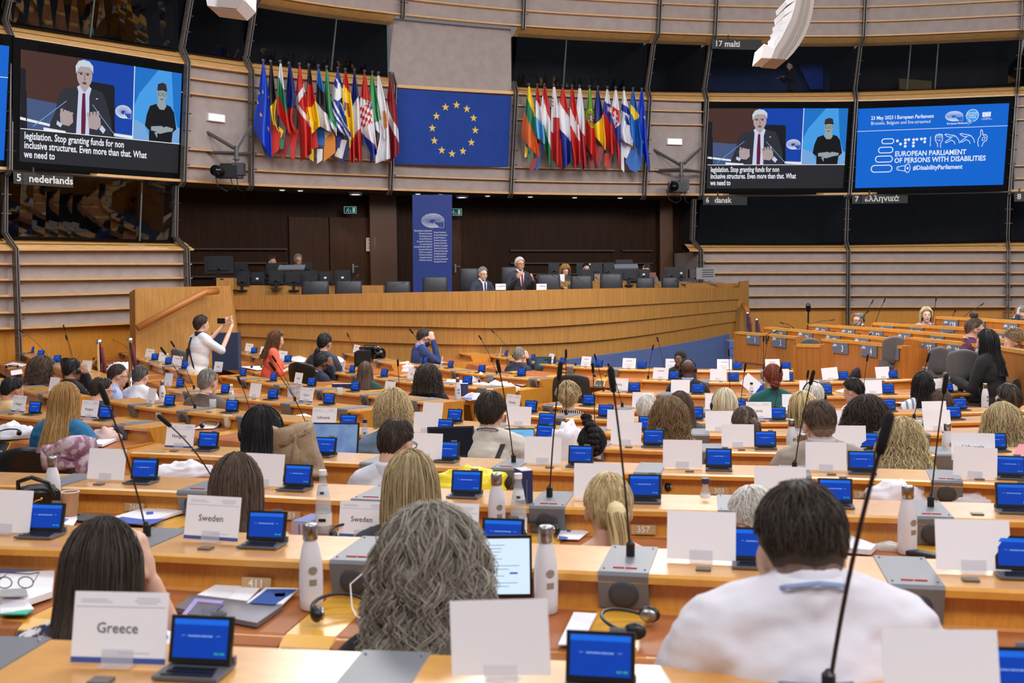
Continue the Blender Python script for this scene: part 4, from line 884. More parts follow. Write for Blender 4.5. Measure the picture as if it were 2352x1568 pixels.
def cyprus(u,v):
    return 'o' if .42<v<.62 and abs(u-.72)<.22*(1-abs(v-.5)*3) else 'W'
def malta(u,v):
    if u<.35 and v<.3 and (int(v*60))%3==0 and v>.12: return 'P' if u<.12 else 'W'
    return 'R' if (v>.42-.05*u and u>.25) or v>.62 else 'W'
def S5(*p): return p
O=lambda *r: list(r)
# (label, country, x0,y0, outline[(y,xl,xr)...,(yend,xl,xr,yl_end,yr_end)], colour function, back)
FL=[
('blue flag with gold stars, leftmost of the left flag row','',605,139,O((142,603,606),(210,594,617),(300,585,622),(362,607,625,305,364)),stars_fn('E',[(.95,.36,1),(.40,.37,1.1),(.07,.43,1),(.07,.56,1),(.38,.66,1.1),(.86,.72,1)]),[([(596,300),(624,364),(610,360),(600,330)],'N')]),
('black, yellow and red flag hanging second from the left','',622,141,O((146,621,625),(220,617,634),(310,628,648),(312,628,650,282,304)),lambda u,v:'K' if v<.62+.22*(.55-u) else 'Y',[([(622,275),(645,305),(640,345),(622,360)],'R'),([(640,290),(652,300),(645,318)],'Y'),([(643,318),(653,318),(651,342),(643,342)],'G')]),
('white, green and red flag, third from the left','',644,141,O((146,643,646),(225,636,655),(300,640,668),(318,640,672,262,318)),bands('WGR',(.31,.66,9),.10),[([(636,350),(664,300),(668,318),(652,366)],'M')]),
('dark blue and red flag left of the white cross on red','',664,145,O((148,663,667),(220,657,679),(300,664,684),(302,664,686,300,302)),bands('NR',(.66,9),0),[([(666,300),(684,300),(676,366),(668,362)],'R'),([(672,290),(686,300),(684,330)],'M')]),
('red flag with a white cross, in the left flag row','',688,147,O((152,686,690),(220,680,702),(300,688,715),(366,691,716,370,352)),denmark,None),
('black, red and yellow flag, sixth from the left','',709,149,O((155,708,713),(215,705,722),(280,708,734),(290,712,735,311,290)),bands('KRY',(.27,.62,9),.0,-.25),[([(712,300),(726,300),(731,338),(718,342)],'R'),([(715,340),(720,338),(720,371),(710,364)],'y')]),
('blue, black and white flag beside the black red yellow one','',731,151,O((158,730,733),(220,726,747),(290,730,758),(298,733,761,287,305)),bands('bKW',(.32,.66,9),.13),[([(724,290),(745,292),(745,335),(726,332)],'s'),([(728,342),(741,342),(740,368),(728,376)],'W'),([(745,300),(760,306),(748,330)],'W')]),
('green, white and orange flag in the left row','',750,153,O((160,749,752),(220,745,759),(275,753,770),(280,757,773,276,312)),bands('gW',(.88,9),.02),[([(745,320),(762,302),(770,315),(770,350),(743,372)],'o')]),
('blue and white striped flag with a cross corner','',776,156,O((163,774,778),(220,762,792),(300,768,803),(305,771,806,285,323)),greece,[([(775,302),(786,305),(780,340),(773,336)],'B'),([(785,320),(797,322),(786,365),(768,358)],'W'),([(795,322),(806,320),(797,360),(784,376),(778,368)],'N')]),
('red and yellow flag with a small dark emblem','',793,159,O((165,792,796),(220,786,806),(300,800,813),(373,805,814,372,374)),spain,None),
('dark blue, white and red flag in the left row','',814,160,O((168,812,816),(240,806,825),(320,811,829),(374,817,831,360,376)),bands('NWR',(.33,.68,9),-.16),None),
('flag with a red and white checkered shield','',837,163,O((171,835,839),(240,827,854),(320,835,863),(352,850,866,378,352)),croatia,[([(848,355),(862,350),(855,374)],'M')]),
('green, white and red flag next to the checkered shield','',855,165,O((172,853,857),(240,848,870),(290,860,880),(300,862,884,295,320)),bands('gW',(.79,9),-.20),[([(864,322),(876,335),(866,350),(862,348)],'R')]),
('white flag with an orange patch','',869,167,O((174,867,871),(240,867,886),(320,872,894),(360,862,896,376,364)),cyprus,None),
('dark red flag with a white band beside the star panel','',895,170,O((178,894,897),(240,888,909),(320,890,916),(362,893,917,376,352)),lambda u,v:'W' if abs(v-.16-.42*u-.20)<.085 else 'M',None),
('yellow, green and orange flag, first of the right flag row','',1215,194,O((199,1213,1217),(250,1206,1227),(320,1200,1232),(345,1210,1237,318,362)),bands('YGO',(.30,.60,9),.26),[([(1206,333),(1213,342),(1209,362),(1205,360)],'Y'),([(1213,345),(1219,350),(1218,376),(1212,374)],'G'),([(1216,365),(1236,362),(1225,393),(1216,388)],'M')]),
('red, white and light blue flag in the right row','',1234,194,O((199,1233,1236),(250,1229,1243),(310,1232,1250),(320,1234,1251,315,332)),bands('RWS',(.30,.62,9),.10),[([(1233,322),(1241,325),(1241,362),(1235,352)],'R'),([(1242,330),(1250,333),(1236,391),(1229,391)],'s')]),
('red, white and green flag in the right row','',1250,194,O((199,1249,1253),(250,1243,1262),(330,1249,1265),(375,1256,1266,345,391)),bands('RWG',(.27,.63,9),.28),None),
('white and red flag with tiny red marks near its pole','',1272,195,O((200,1270,1275),(260,1266,1284),(330,1265,1289),(372,1267,1290,362,391)),malta,None),
('red, white and blue flag, broad and full, mid right row','',1293,196,O((202,1290,1295),(260,1281,1306),(330,1288,1311),(368,1292,1312,390,372)),bands('RWB',(.26,.60,9),.24),None),
('red flag with a white band in the right row','',1314,197,O((203,1312,1317),(260,1308,1326),(330,1312,1332),(368,1319,1333,388,372)),lambda u,v:'W' if abs(v-.30-.30*u-.02)<.11 else 'R',None),
('white over dull red flag, seventh of the right row','',1331,197,O((203,1329,1334),(260,1324,1342),(330,1328,1344),(375,1336,1347,394,380)),bands('WP',(.52,9),.22),None),
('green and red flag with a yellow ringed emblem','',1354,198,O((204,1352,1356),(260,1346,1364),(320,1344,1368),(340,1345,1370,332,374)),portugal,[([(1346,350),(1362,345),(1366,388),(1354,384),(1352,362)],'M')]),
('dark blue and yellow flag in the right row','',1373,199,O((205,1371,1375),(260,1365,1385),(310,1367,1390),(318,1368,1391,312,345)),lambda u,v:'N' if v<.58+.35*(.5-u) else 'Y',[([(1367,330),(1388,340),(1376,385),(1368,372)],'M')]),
('white, blue and red flag with a small shield','',1395,200,O((206,1393,1397),(260,1385,1404),(320,1386,1408),(350,1390,1410,330,360)),slovenia,[([(1388,352),(1404,352),(1400,388),(1388,380)],'R')]),
('flag with a red shield bearing a white double cross','',1414,201,O((207,1412,1416),(260,1404,1424),(320,1410,1425),(370,1420,1426,345,394)),slovakia,None),
('white flag with a blue cross','',1433,202,O((208,1431,1435),(260,1426,1446),(320,1424,1452),(322,1426,1453,320,336)),finland,[([(1426,325),(1452,332),(1440,365),(1433,360),(1434,396),(1427,388)],'W'),([(1436,362),(1445,352),(1443,370)],'Y')]),
('light blue flag with a yellow cross','',1454,203,O((209,1452,1456),(260,1446,1466),(310,1447,1472),(325,1450,1475,315,366)),sweden,[([(1450,340),(1474,352),(1474,380),(1462,396),(1448,390),(1436,372)],'s')]),
('blue flag with gold stars, rightmost of the right flag row','',1474,204,O((209,1472,1476),(270,1464,1483),(340,1472,1488),(372,1484,1492,355,398)),stars_fn('E',[(.85,.33,1.1),(.12,.37,1.1),(.55,.69,1.1)]),None)]
for i,(n,c,x,y,ol,fn,bk) in enumerate(FL): flag(n,c,x,y,ol,fn,i,bk)
# ================================================================ ROBOT CAMERAS
def robot_cam(cx,cy,arms,lab,side):
    d=DW(cx)-.55; p=P(cx,cy,d); e=empty('broadcast_camera',p,lab,'camera','remote cameras on wall brackets'); L=p; q=lambda x,y,dd=0: P(x,y,d+dd)-L
    m=MB()
    for (x0,y0,x1,y1) in arms:
        a,b=q(x0,y0,.45),q(x1,y1,0); m.tube([a,b],.035,4); 
        for f in (.5,): m.ball(a.lerp(b,f)-Vector((0,.04,0)),.014,6)
    m.build('wall_bracket',mat('bracket_grey',(98,98,102),.5,metal=.4),parent=e)
    (sx,sy)=arms[0][2],arms[0][3]
    m=MB(); m.tube([q(sx,sy-8),q(sx,sy+22)],.045,10); m.tube([q(sx,sy+22),q(sx,sy+24)],.075,10); m.tube([q(sx,sy+24),q(sx,cy-10)],.035,10); m.build('mast',mat('bracket_grey',(98,98,102),.5),parent=e)
    m=MB(); m.box(q(sx+6*side,cy-6),(.22,.22,.24)); m.box(q(sx+6*side,cy+8),(.14,.16,.12)); m.build('pan_head',dgrey(),parent=e)
    m=MB(); k=q(cx,cy); 
    m.box(k,(.42,.26,.24)); m.box(k+Vector((.0,0,.15)),(.28,.05,.04)); m.box(k+Vector((-.12,0,.11)),(.04,.05,.08)); m.box(k+Vector((.12,0,.12)),(.04,.05,.07)); m.build('camera_body',black(),parent=e)
    m=MB(); m.tube([k+Vector((-.1,-.1,0)),k+Vector((-.12,-.32,-.01)),k+Vector((-.13,-.42,-.01))],[.085,.09,.11],14); m.build('lens',mat('lens_black',(12,12,16),.15),parent=e,smooth=True)
    m=MB(); m.tube([k+Vector((.05,.0,-.1)),k+Vector((.1,0,-.30)),k+Vector((-.02,0,-.38)),k+Vector((-.2,0,-.28)),k+Vector((-.25,0,-.05))],.009,5); m.tube([k+Vector((.18,.0,-.1)),k+Vector((.2,0,-.33)),k+Vector((.3,0,-.40))],.009,5); m.build('cable',black(),parent=e)
robot_cam(523,395,[(432,278,543,343),(430,348,543,352),(576,290,546,340),(576,352,546,354)],'black broadcast camera on a grey wall bracket beside the left video screen',1)
robot_cam(1555,430,[(1494,340,1565,380),(1494,392,1565,389),(1610,340,1572,376),(1612,395,1572,390)],'black broadcast camera on a grey wall bracket left of the right video screen',1)
# ================================================================ HANGING LOUDSPEAKERS
def line_array():
    e=empty('line_array_speaker',P(1820,60,13),'white curved line array loudspeaker hanging from the ceiling at upper right','loudspeaker'); L=e.location
    out=[(1868,-30),(1868,0),(1864,32),(1856,62),(1845,90),(1830,115),(1806,137)]
    inn=[(1829,-22),(1824,0),(1820,22),(1813,42),(1805,60),(1793,76),(1779,88)]; tip=[(1806,-28),(1806,-6),(1803,18),(1798,40),(1792,60),(1785,76),(1779,88)]
    fr=[(1806,6),(1803,14),(1798,38),(1791,60),(1784,76),(1773,92),(1756,101)]
    mb=MB()
    inner=[(1835,-30),(1829,0),(1824,22),(1817,44),(1806,66),(1795,88),(1780,112),(1772,134)]
    outer=[(1872,-30),(1870,4),(1866,30),(1860,54),(1850,80),(1836,104),(1822,122),(1808,137)]
    d=13
    for i in range(7):
        a,b,c,f=[P(*p,d) for p in (inner[i],outer[i],outer[i+1],inner[i+1])]; mb.hexa([a-L,b-L,c-L,f-L],(0,.55,0))
    mb.build('cabinet_column',mat('speaker_grey',(168,158,152),.6),parent=e)
    tips=[(1807,12,1805,2),(1803,35,1801,22),(1799,56,1797,42),(1794,72,1792,59),(1787,86,1786,74),(1777,98,1781,86),(1749,133,1755,100)]
    for i in range(7):
        m=MB(); x0,y0,x1,y1=tips[i]; a,b=P(*inner[i],d-.01),P(*inner[i+1],d-.01)
        m.hexa([P(x1,y1,d-.01)-L,a-L,b-L,P(x0,y0,d-.01)-L],(0,.5,0)); m.build('horn_cabinet',mat('speaker_white',(226,224,226),.6),parent=e)
    m=MB()
    for k in (.35,.62):
        for i in range(7):
            q=[Vector(inner[i]+(0,)).lerp(Vector(outer[i]+(0,)),k),Vector(inner[i]+(0,)).lerp(Vector(outer[i]+(0,)),k+.16),Vector(inner[i+1]+(0,)).lerp(Vector(outer[i+1]+(0,)),k+.16),Vector(inner[i+1]+(0,)).lerp(Vector(outer[i+1]+(0,)),k)]
            m.quad(*[P(v.x,v.y,d-.012)-L for v in q])
    m.build('grille_strip',mat('speaker_strip',(142,132,126),.7),parent=e)
line_array()
e=empty('line_array_speaker',P(520,5,12),'white loudspeaker hanging at the top edge above the left wall','loudspeaker'); L=e.location; m=MB()
m.hexa([P(474,-40,12)-L,P(565,-40,12)-L,P(563,2,12)-L,P(543,22,12)-L],(0,.5,0)); m.hexa([P(474,-40,12)-L,P(543,22,12)-L,P(476,13,12)-L,P(470,-20,12)-L],(0,.5,0)); m.build('cabinet',mat('speaker_white',(226,224,226),.6),parent=e)
m=MB(); m.quad(*[P(x,y,11.98)-L for x,y in ((500,-6),(560,-4),(545,20),(497,15))]); m.build('grille',mat('speaker_grey',(168,158,152),.6),parent=e)
# ================================================================ PODIUM
DP=smooth_fn([528,800,1170,1450,1705],[20.6,20.1,20.2,21.6,25.2])
LP=[smooth_fn([529,960,1170,1400,1700],[680,671,667,662,660]),smooth_fn([531,960,1170,1380,1700],[711,713,713,704,687]),smooth_fn([538,960,1170,1380,1695],[742,750,753,742,712]),
    smooth_fn([545,960,1170,1380,1690],[772,789,791,781,738]),smooth_fn([560,960,1170,1290,1500,1675],[800,830,840,838,806,768])]
def pp(x,y,off=0): p=P(x,y,DP(x)+off); return p
mb=MB(); xs=xs_range(529,1702,24)
for k in range(4):
    for i in range(len(xs)-1):
        a,b=xs[i],xs[i+1]; o=.06*k
        mb.quad(pp(a,LP[k](a),o),pp(b,LP[k](b),o),pp(b,LP[k+1](b),o),pp(a,LP[k+1](a),o),0)
        mb.quad(pp(a,LP[k+1](a),o),pp(b,LP[k+1](b),o),pp(b,LP[k+1](b)-1,o+.06),pp(a,LP[k+1](a)-1,o+.06),0)
        if k==3: c,d_=pp(a,LP[4](a),o),pp(b,LP[4](b),o); mb.quad(c,d_,Vector((d_.x,d_.y,-.05)),Vector((c.x,c.y,-.05)),0)
zt=lambda x: pp(x,LP[0](x)).z
for i in range(len(xs)-1):
    a,b=xs[i],xs[i+1]; A,Bq=pp(a,LP[0](a)),pp(b,LP[0](b)); e1=Vector((0,.12,0)); mb.quad(A,Bq,Bq+e1,A+e1,1); mb.quad(A+e1,Bq+e1,Bq+Vector((0,.12,-.22)),A+Vector((0,.12,-.22)),1); mb.quad(A+Vector((0,.12,-.22)),Bq+Vector((0,.12,-.22)),Bq+Vector((0,.7,-.22)),A+Vector((0,.7,-.22)),1)
# seams between veneer panels
for x in range(545,1700,33):
    for k in range(4):
        x2=x+(k%2)*8; o=.06*k-.004; a,b=pp(x2,LP[k](x2)+1,o),pp(x2,LP[k+1](x2)-1,o); mb.quad(a+Vector((-.006,0,0)),a+Vector((.006,0,0)),b+Vector((.006,0,0)),b+Vector((-.006,0,0)),2)
pod=mb.build('podium_desk',[wood_pod(),mat('podium_cap',(222,178,112),.4),mat('seam_brown',(176,116,56),.6)],label='long curved wooden presidential podium with four overlapping bands',cat='podium')
mb=MB(); a=[pp(x,664,.6) for x in xs]
for i in range(len(xs)-1): mb.quad(a[i]*1,a[i+1]*1,Vector((a[i+1].x,a[i+1].y+4,a[i+1].z)),Vector((a[i].x,a[i].y+4,a[i].z)))
for i in range(len(mb.v)): mb.v[i]=(mb.v[i][0],mb.v[i][1],CZ-.85)
mb.build('floor',mat('floor_carpet',(52,54,66),.95),kind='structure')
# side panel with handrail, left
mb=MB(); q=[P(310,661,18.9),P(529,656,20.4),P(560,800,20.4),P(310,800,18.9)]; q[2].z=-.05; q[3].z=-.05; mb.hexa(q,(.0,.15,0)); q2=[P(297,672,19.2),P(311,663,19.0),P(311,800,19.0),P(297,800,19.2)]; q2[2].z=q2[3].z=-.05; mb.hexa(q2,(0,.1,0))
pn=mb.build('stair_panel',wood_pod(),label='tall plain wooden side panel of the podium stairs with a handrail',cat='panel')
mb=MB(); mb.tube([P(316,753,18.75),P(470,671,19.6),P(499,668,19.9)],.062,10); mb.build('handrail',mat('rail_wood',(180,112,52),.35),parent=pn,smooth=True)
mb=MB(); q=[P(1700,646,25.1),P(1720,644,25.4),P(1720,800,25.4),P(1676,800,25.1)]; q[2].z=q[3].z=-.05; mb.hexa(q,(0,.15,0)); pr=mb.build('stair_panel',wood_pod(),label='narrow wooden end panel at the right end of the podium',cat='panel')
mb=MB(); mb.tube([P(1706,700,25.0),P(1716,712,24.8),P(1722,748,24.6)],.06,8); mb.build('handrail',mat('rail_wood',(180,112,52),.35),parent=pr,smooth=True)
# blue carpeted ramp
mb=MB(); pts=[(1220,828),(1300,826),(1400,813),(1500,800),(1600,783),(1676,767)]
top=[P(x,y,DP(x)-.35-(x-1220)/480*1.2) for x,y in pts]; bot=[Vector((p.x,p.y,-.05)) for p in top]
for i in range(len(top)-1): mb.quad(top[i],top[i+1],bot[i+1],bot[i]); mb.quad(top[i],top[i+1],top[i+1]+Vector((0,.12,0)),top[i]+Vector((0,.12,0)))
for t,b in zip(top,bot): pass
mb.build('ramp_parapet',carpet(),label='blue carpet covered ramp parapet curving in front of the podium',cat='ramp')
mb=MB(); 
for j in range(3): mb.box(P(1682,790+j*16,20.5+.2*j*0)+Vector((.15,0,0)),(.5,.5,.14))
mb.build('ramp_steps',carpet(),label='blue carpeted steps at the end of the ramp beside desk 1',cat='steps')
# second desk behind (left and right)
def back_desk(x0,x1,yt,yb,d0,d1,lab,th=.5):
    mb=MB(); q=[P(x0,yt,d0),P(x1,yt,d1),P(x1,yb,d1),P(x0,yb,d0)]; mb.hexa(q,(0,th,0)); return mb.build('back_desk',wood_pod(),label=lab,cat='desk')
back_desk(535,880,655,690,22.0,22.4,'wooden rear desk carrying monitors at the left of the podium')
back_desk(497,536,638,665,21.6,21.7,'small wooden side cabinet under the large black monitor',.4)
back_desk(1237,1440,645,672,22.6,23.6,'wooden rear desk with papers behind the right podium chairs')
back_desk(1440,1700,650,668,23.6,25.6,'wooden rear desk with computers at the right end of the podium')
# banner
def banner():
    d=22.9; e=empty('roll_banner',P(993,560,d),'tall dark blue banner with white parliament names behind the podium','banner'); B=Board([(947,447),(1038,447),(949,680),(1038,680)],(d,d))
    m=MB(); m.hexa([B(0,0),B(1,0),B(1,1),B(0,1)],tuple(-B.n*.12)); attach(m,e,'banner_body',mat('banner_blue',(22,48,124),.6))
    m=MB(); asp=.40; parl_logo(B,m,.515,.255,.56,.135,1,0,asp)
    Lt=['Европейски парламент','Parlamento Europeo','Evropský parlament','Europa-Parlamentet','Europäisches Parlament','Euroopa Parlament','Ευρωπαϊκό Κοινοβούλιο','European Parliament','Parlement européen','Parlaimint na hEorpa','Europski parlament','Parlamento europeo']
    Rt=['Eiropas Parlaments','Europos Parlamentas','Európai Parlament','Parlament Ewropew','Europees Parlement','Parlament Europejski','Parlamento Europeu','Parlamentul European','Európsky parlament','Evropski parlament','Euroopan parlamentti','Europaparlamentet']
    for i,s_ in enumerate(Lt): B.text(m,s_,.50,.355+i*.0262,.022,1,0,asp,align='RIGHT',bold=.012,xs=.74)
    for i,s_ in enumerate(Rt): B.text(m,s_,.54,.37+i*.0262,.022,1,0,asp,align='LEFT',bold=.012,xs=.74)
    attach(m,e,'lettering',mat('banner_white',(196,200,224),.6))
banner()
# exit signs, poster
def exit_sign(x0,x1,y,lab):
    d=DW(x0)+RB-.15; e=empty('exit_sign',P((x0+x1)/2,y,d),lab,'sign','green exit signs'); B=Board([(x0,y-8),(x1,y-8),(x0,y+8),(x1,y+8)],(d,d))
    m=MB(); m.hexa([B(0,0),B(1,0),B(1,1),B(0,1)],tuple(-B.n*.05)); attach(m,e,'sign_box',mat('exit_green',(24,92,78),.5,emis=.28)); W_=mat('exit_white',(170,215,210),emis=.6)
    m=MB(); a=1.8; B.line(m,[(.02,.03),(.98,.03),(.98,.97),(.02,.97)],.06,1,0,a,close=True); B.poly(m,[(.68,.15),(.88,.15),(.88,.85),(.68,.85)],1,0)
    B.ell(m,.36,.25,.03,.06,1,0,8); B.line(m,[(.34,.32),(.28,.55),(.18,.75)],.08,1,0,a); B.line(m,[(.28,.55),(.38,.68),(.36,.85)],.07,1,0,a); B.line(m,[(.22,.42),(.34,.36),(.42,.46)],.05,1,0,a); B.line(m,[(.52,.4),(.52,.8)],.05,1,0,a); B.line(m,[(.47,.65),(.52,.8),(.57,.65)],.05,1,0,a)
    attach(m,e,'pictogram',W_)
exit_sign(790,819,482,'green exit sign above the double door on the dark wall'); exit_sign(1032,1061,487,'green exit sign half behind the blue banner')
d=DW(850)+RB-.08; B=Board([(841,546),(861,546),(841,577),(861,577)],(d,d)); e=empty('notice_sheet',B(.5,.5),'pale notice sheet pinned on the dark wooden door','notice'); m=MB(); m.hexa([B(0,0),B(1,0),B(1,1),B(0,1)],tuple(-B.n*.01)); attach(m,e,'sheet',mat('notice_paper',(190,165,150),.8))
m=MB(); 
for v in (.12,.2,.38,.44,.6,.7,.8): B.line(m,[(.15,v),(.85,v)],.03,1,0,.65)
B.line(m,[(.5,.05),(.5,.95)],.04,1,0,.65); attach(m,e,'print',mat('notice_print',(110,84,76),.8))
# podium chairs
def chair_back(x0,x1,y0,d,lab,y1=680):
    xc=(x0+x1)/2; p=P(xc,y1,d); e=empty('podium_chair',(p.x,p.y,CZ-.85),lab,'chair','dark podium chairs'); w=(x1-x0)*d/FPX; h=P(xc,y0,d).z-(CZ-.85)
    m=MB(); n=8; vs=[]
    for i in range(n+1):
        u=i/n*2-1
        for (z,wf,dy) in ((.5,1.08,.0),(h-.03,1,.06),(h,.96,.07)): vs.append((u*w/2*wf,dy-.05*(1-u*u),z))
    k=3; fs=[(i*k+j,(i+1)*k+j,(i+1)*k+j+1,i*k+j+1) for i in range(n) for j in range(k-1)]; m.add(vs,fs); o=m.build('backrest',mat('chair_leather',(52,54,62),.45),parent=e,smooth=True); s=o.modifiers.new('s','SOLIDIFY'); s.thickness=.05; s.offset=0
    m=MB(); m.box((0,-.22,.46),(w*.95,.46,.09)); m.build('seat',mat('chair_leather',(52,54,62),.45),parent=e); m=MB(); m.tube([(0,-.2,.42),(0,-.2,.08)],.03,8)
    for a in range(5): t=a*1.2566; m.tube([(0,-.2,.08),(.27*math.cos(t),-.2+.27*math.sin(t),.03)],.018,6)
    m.build('pedestal',black(),parent=e)
for i,(a,b,y) in enumerate(((694,754,646),(771,830,646),(885,941,647),(972,1027,637),(1058,1098,617),(1153,1190,614),(1235,1286,631),(1312,1360,634),(1380,1429,629),(1463,1502,638),(1521,1558,637))):
    chair_back(a,b,y,DP((a+b)/2)+(.9 if i not in (4,5) else 1.35),('dark high podium chair, first from the left','second dark podium chair from the left','dark podium chair left of the blue banner','dark podium chair in front of the blue banner','tall black chair behind the grey-haired man in glasses','tall black chair behind the speaker','dark podium chair right of the speaker','dark podium chair two places right of the speaker','dark podium chair beside the rear desk with papers','dark podium chair, second from the right','dark podium chair at the right end')[i])
# monitors
def monitor(x0,x1,y0,y1,d,lab,stand=1,white_back=0):
    xc=(x0+x1)/2; yc=(y0+y1)/2; e=empty('computer_monitor',P(xc,yc,d),lab,'monitor','black computer monitors on the rear desks'); w=(x1-x0)*d/FPX; h=(y1-y0)*d/FPX
    m=MB(); m.box((0,0,0),(w,.035,h)); m.box((0,-.03,-.01),(w*.7,.03,h*.6)); m.build('screen_back',mat('monitor_black',(36,38,43),.4),parent=e)
    if stand: m=MB(); m.box((0,-.03,-h*.55),(.05,.03,h*.6)); m.box((0,.0,-h*.85),(.2,.16,.02)); m.build('stand',black(),parent=e)
    if white_back: m=MB(); m.box((0,-.046,-.01 if white_back==1 else .08),(.05,.005,.035)); m.build('sticker',white(),parent=e)
MN=[(470,536,588,627,21.7,'large black monitor on the side cabinet at far left',1,0),(538,570,604,624,22.9,'dark monitor right of the large one, back row',1,0),(538,574,622,655,22,'black monitor back, left front',1,0),(577,607,625,652,22.1,'low black monitor with two white labels',0,1),(612,648,604,630,23,'back row monitor before the long-haired operator',1,0),
(618,650,622,652,22,'black monitor with a bright hinge, left of the wide one',1,0),(650,700,622,655,22.15,'wide black monitor in the middle of the left group',1,0),(692,717,603,622,23,'back row monitor before the grey-haired operator',1,0),(697,729,621,652,22,'black monitor right of the wide one',1,0),(731,765,623,650,22.2,'low black monitor with a white sticker',0,1),(770,805,620,652,22.1,'rightmost black monitor of the left group',1,1),
(1260,1285,603,628,23.6,'dark monitor behind the speaker\'s raised hand',1,0),(1324,1383,603,628,24,'wide dark monitor behind the dark-haired operator',1,2),(1330,1362,619,645,23,'small black monitor in front of the dark-haired operator',1,0),(1386,1410,603,630,24,'dark monitor left of the silver one',1,0),(1399,1428,618,645,23.5,'black monitor behind the third right chair',1,0),(1428,1462,618,645,23.6,'black monitor beside the silver one',1,0),(1414,1453,596,612,24.6,'dark monitor behind the silver one',1,0),(1463,1493,618,640,23.8,'black monitor before the woman resting her head',1,1),(1525,1559,613,640,24.2,'black monitor at the right end group',1,0),(1553,1575,610,642,24.6,'narrow dark monitor beside the grey equipment',1,1)]
for a in MN: monitor(a[0],a[1],a[2],a[3],a[4],a[5],a[6],a[7])
for (x0,x1,y,d,lab) in ((640,700,614,22.5,'silver flat screen laid back on the left rear desk'),(1411,1465,612,24,'silver flat screen laid back on the right rear desk')):
    p=P((x0+x1)/2,y,d); w=(x1-x0)*d/FPX; m=MB(); m.box(p,(w,.18,.03),M=Matrix.Rotation(math.radians(28),4,'X')); m.box(p+Vector((0,.05,-.1)),(.06,.05,.18)); m.build('tilted_screen',mat('silver_case',(128,130,140),.4),label=lab,cat='monitor',group='silver tilted screens')
p=P(1618,628,25); e=empty('document_scanner',p,'grey boxy office machine at the right end of the podium desk','printer'); m=MB(); m.box((0,0,0),(.42,.3,.26)); m.add([(-.21,-.15,.13),(.0,-.15,.16),(0,.15,.16),(-.21,.15,.13)],[(0,1,2,3)]); m.build('body',mat('beige_case',(140,138,138),.5),parent=e)
m=MB(); m.box((-.28,0,0),(.16,.26,.20)); m.build('side_unit',dgrey(),parent=e); m=MB(); 
for j in range(4): m.box((.05,-.155,.08-.05*j),(.26,.01,.014))
m.build('slots',black(),parent=e)
m=MB()
for i in range(26):
    r_=random.Random(i); x=1500+i*6; a=P(x,650+r_.uniform(-2,1),25.0 if x>1560 else 24.2); m.tube([a,a+Vector((.04,0,.05*r_.random())),a+Vector((.1,0,.0)),a+Vector((.16,.02,.03*r_.random()))],.008,4)
m.build('cable_tangle',mat('cable_grey',(150,148,148),.6),label='tangle of grey cables along the right rear desk',cat='cables',kind='stuff')
# things on the podium
def thing_box(name,px_,py_,d,sz,m,lab,cat,rz=0,group=None,tilt=0):
    mb=MB(); mb.box((0,0,0),sz,M=Matrix.Rotation(rz,4,'Z')@Matrix.Rotation(math.radians(tilt),4,'X')); o=mb.build(name,m,label=lab,cat=cat,group=group); o.location=P(px_,py_,d); return o
for i,(x,lab) in enumerate(((1150,'white printed name plate in front of the grey-haired man on the podium'),(1244,'white printed name plate right of the speaker on the podium'))):
    d=DP(x)-.0; e=empty('name_plate',P(x,658.5,d)+Vector((0,.05,0)),lab,'name card','podium name plates'); m=MB(); m.box((0,0,0),(.19,.03,.115)); m.build('plate',white(),parent=e); tm=text_mb(('G. QUARTA','Y. VARDAK.')[i],.032,0,M=Matrix.Rotation(math.pi/2,4,'X'),bold=.01); tm.v=[(a,-.017,c+.01) for a,b,c in tm.v]; tm.build('print',ctext,parent=e)
thing_box('control_unit',1194,661,DP(1194)+.25,(.2,.12,.06),black(),'black console on the podium in front of the speaker','console')
thing_box('paper_sheet',1290,638,22.4,(.12,.02,.15),white(),'white paper sheet standing before the blond woman on the podium','paper',rz=.1)
thing_box('folder',1499,634,23.6,(.14,.03,.16),mat('brown_folder',(120,84,70),.7),'brown folder held up beside the woman resting her head','folder')
thing_box('laptop',1376,637,23.4,(.2,.03,.15),mat('laptop_brown',(150,122,104),.6),'pale brown laptop lid behind the second right podium chair','laptop')
for i,(bx,by,tx,ty) in enumerate(((700,668,722,640),(790,665,818,636),(900,655,925,650),(1212,648,1232,634),(1262,662,1236,640),(1300,652,1272,634),(1350,658,1328,640),(1398,660,1372,640),(1452,662,1430,646),(1520,662,1502,648),(1580,662,1555,646))):
    d=DP(bx)+.3; m=MB(); m.tube([P(bx,by+4,d),P((bx+tx)/2,(by+ty)/2-1,d-.1),P(tx,ty,d-.2)],[.006,.005,.005],5); m.tube([P(tx,ty,d-.2),P(tx+(tx-bx)*.2,ty+(ty-by)*.2,d-.22)],.011,6)
    m.build('podium_microphone',mat('mic_stem2',(70,64,64),.4),label='thin podium microphone, %s from the left along the podium'%ORD[i],cat='microphone',group='podium microphones')
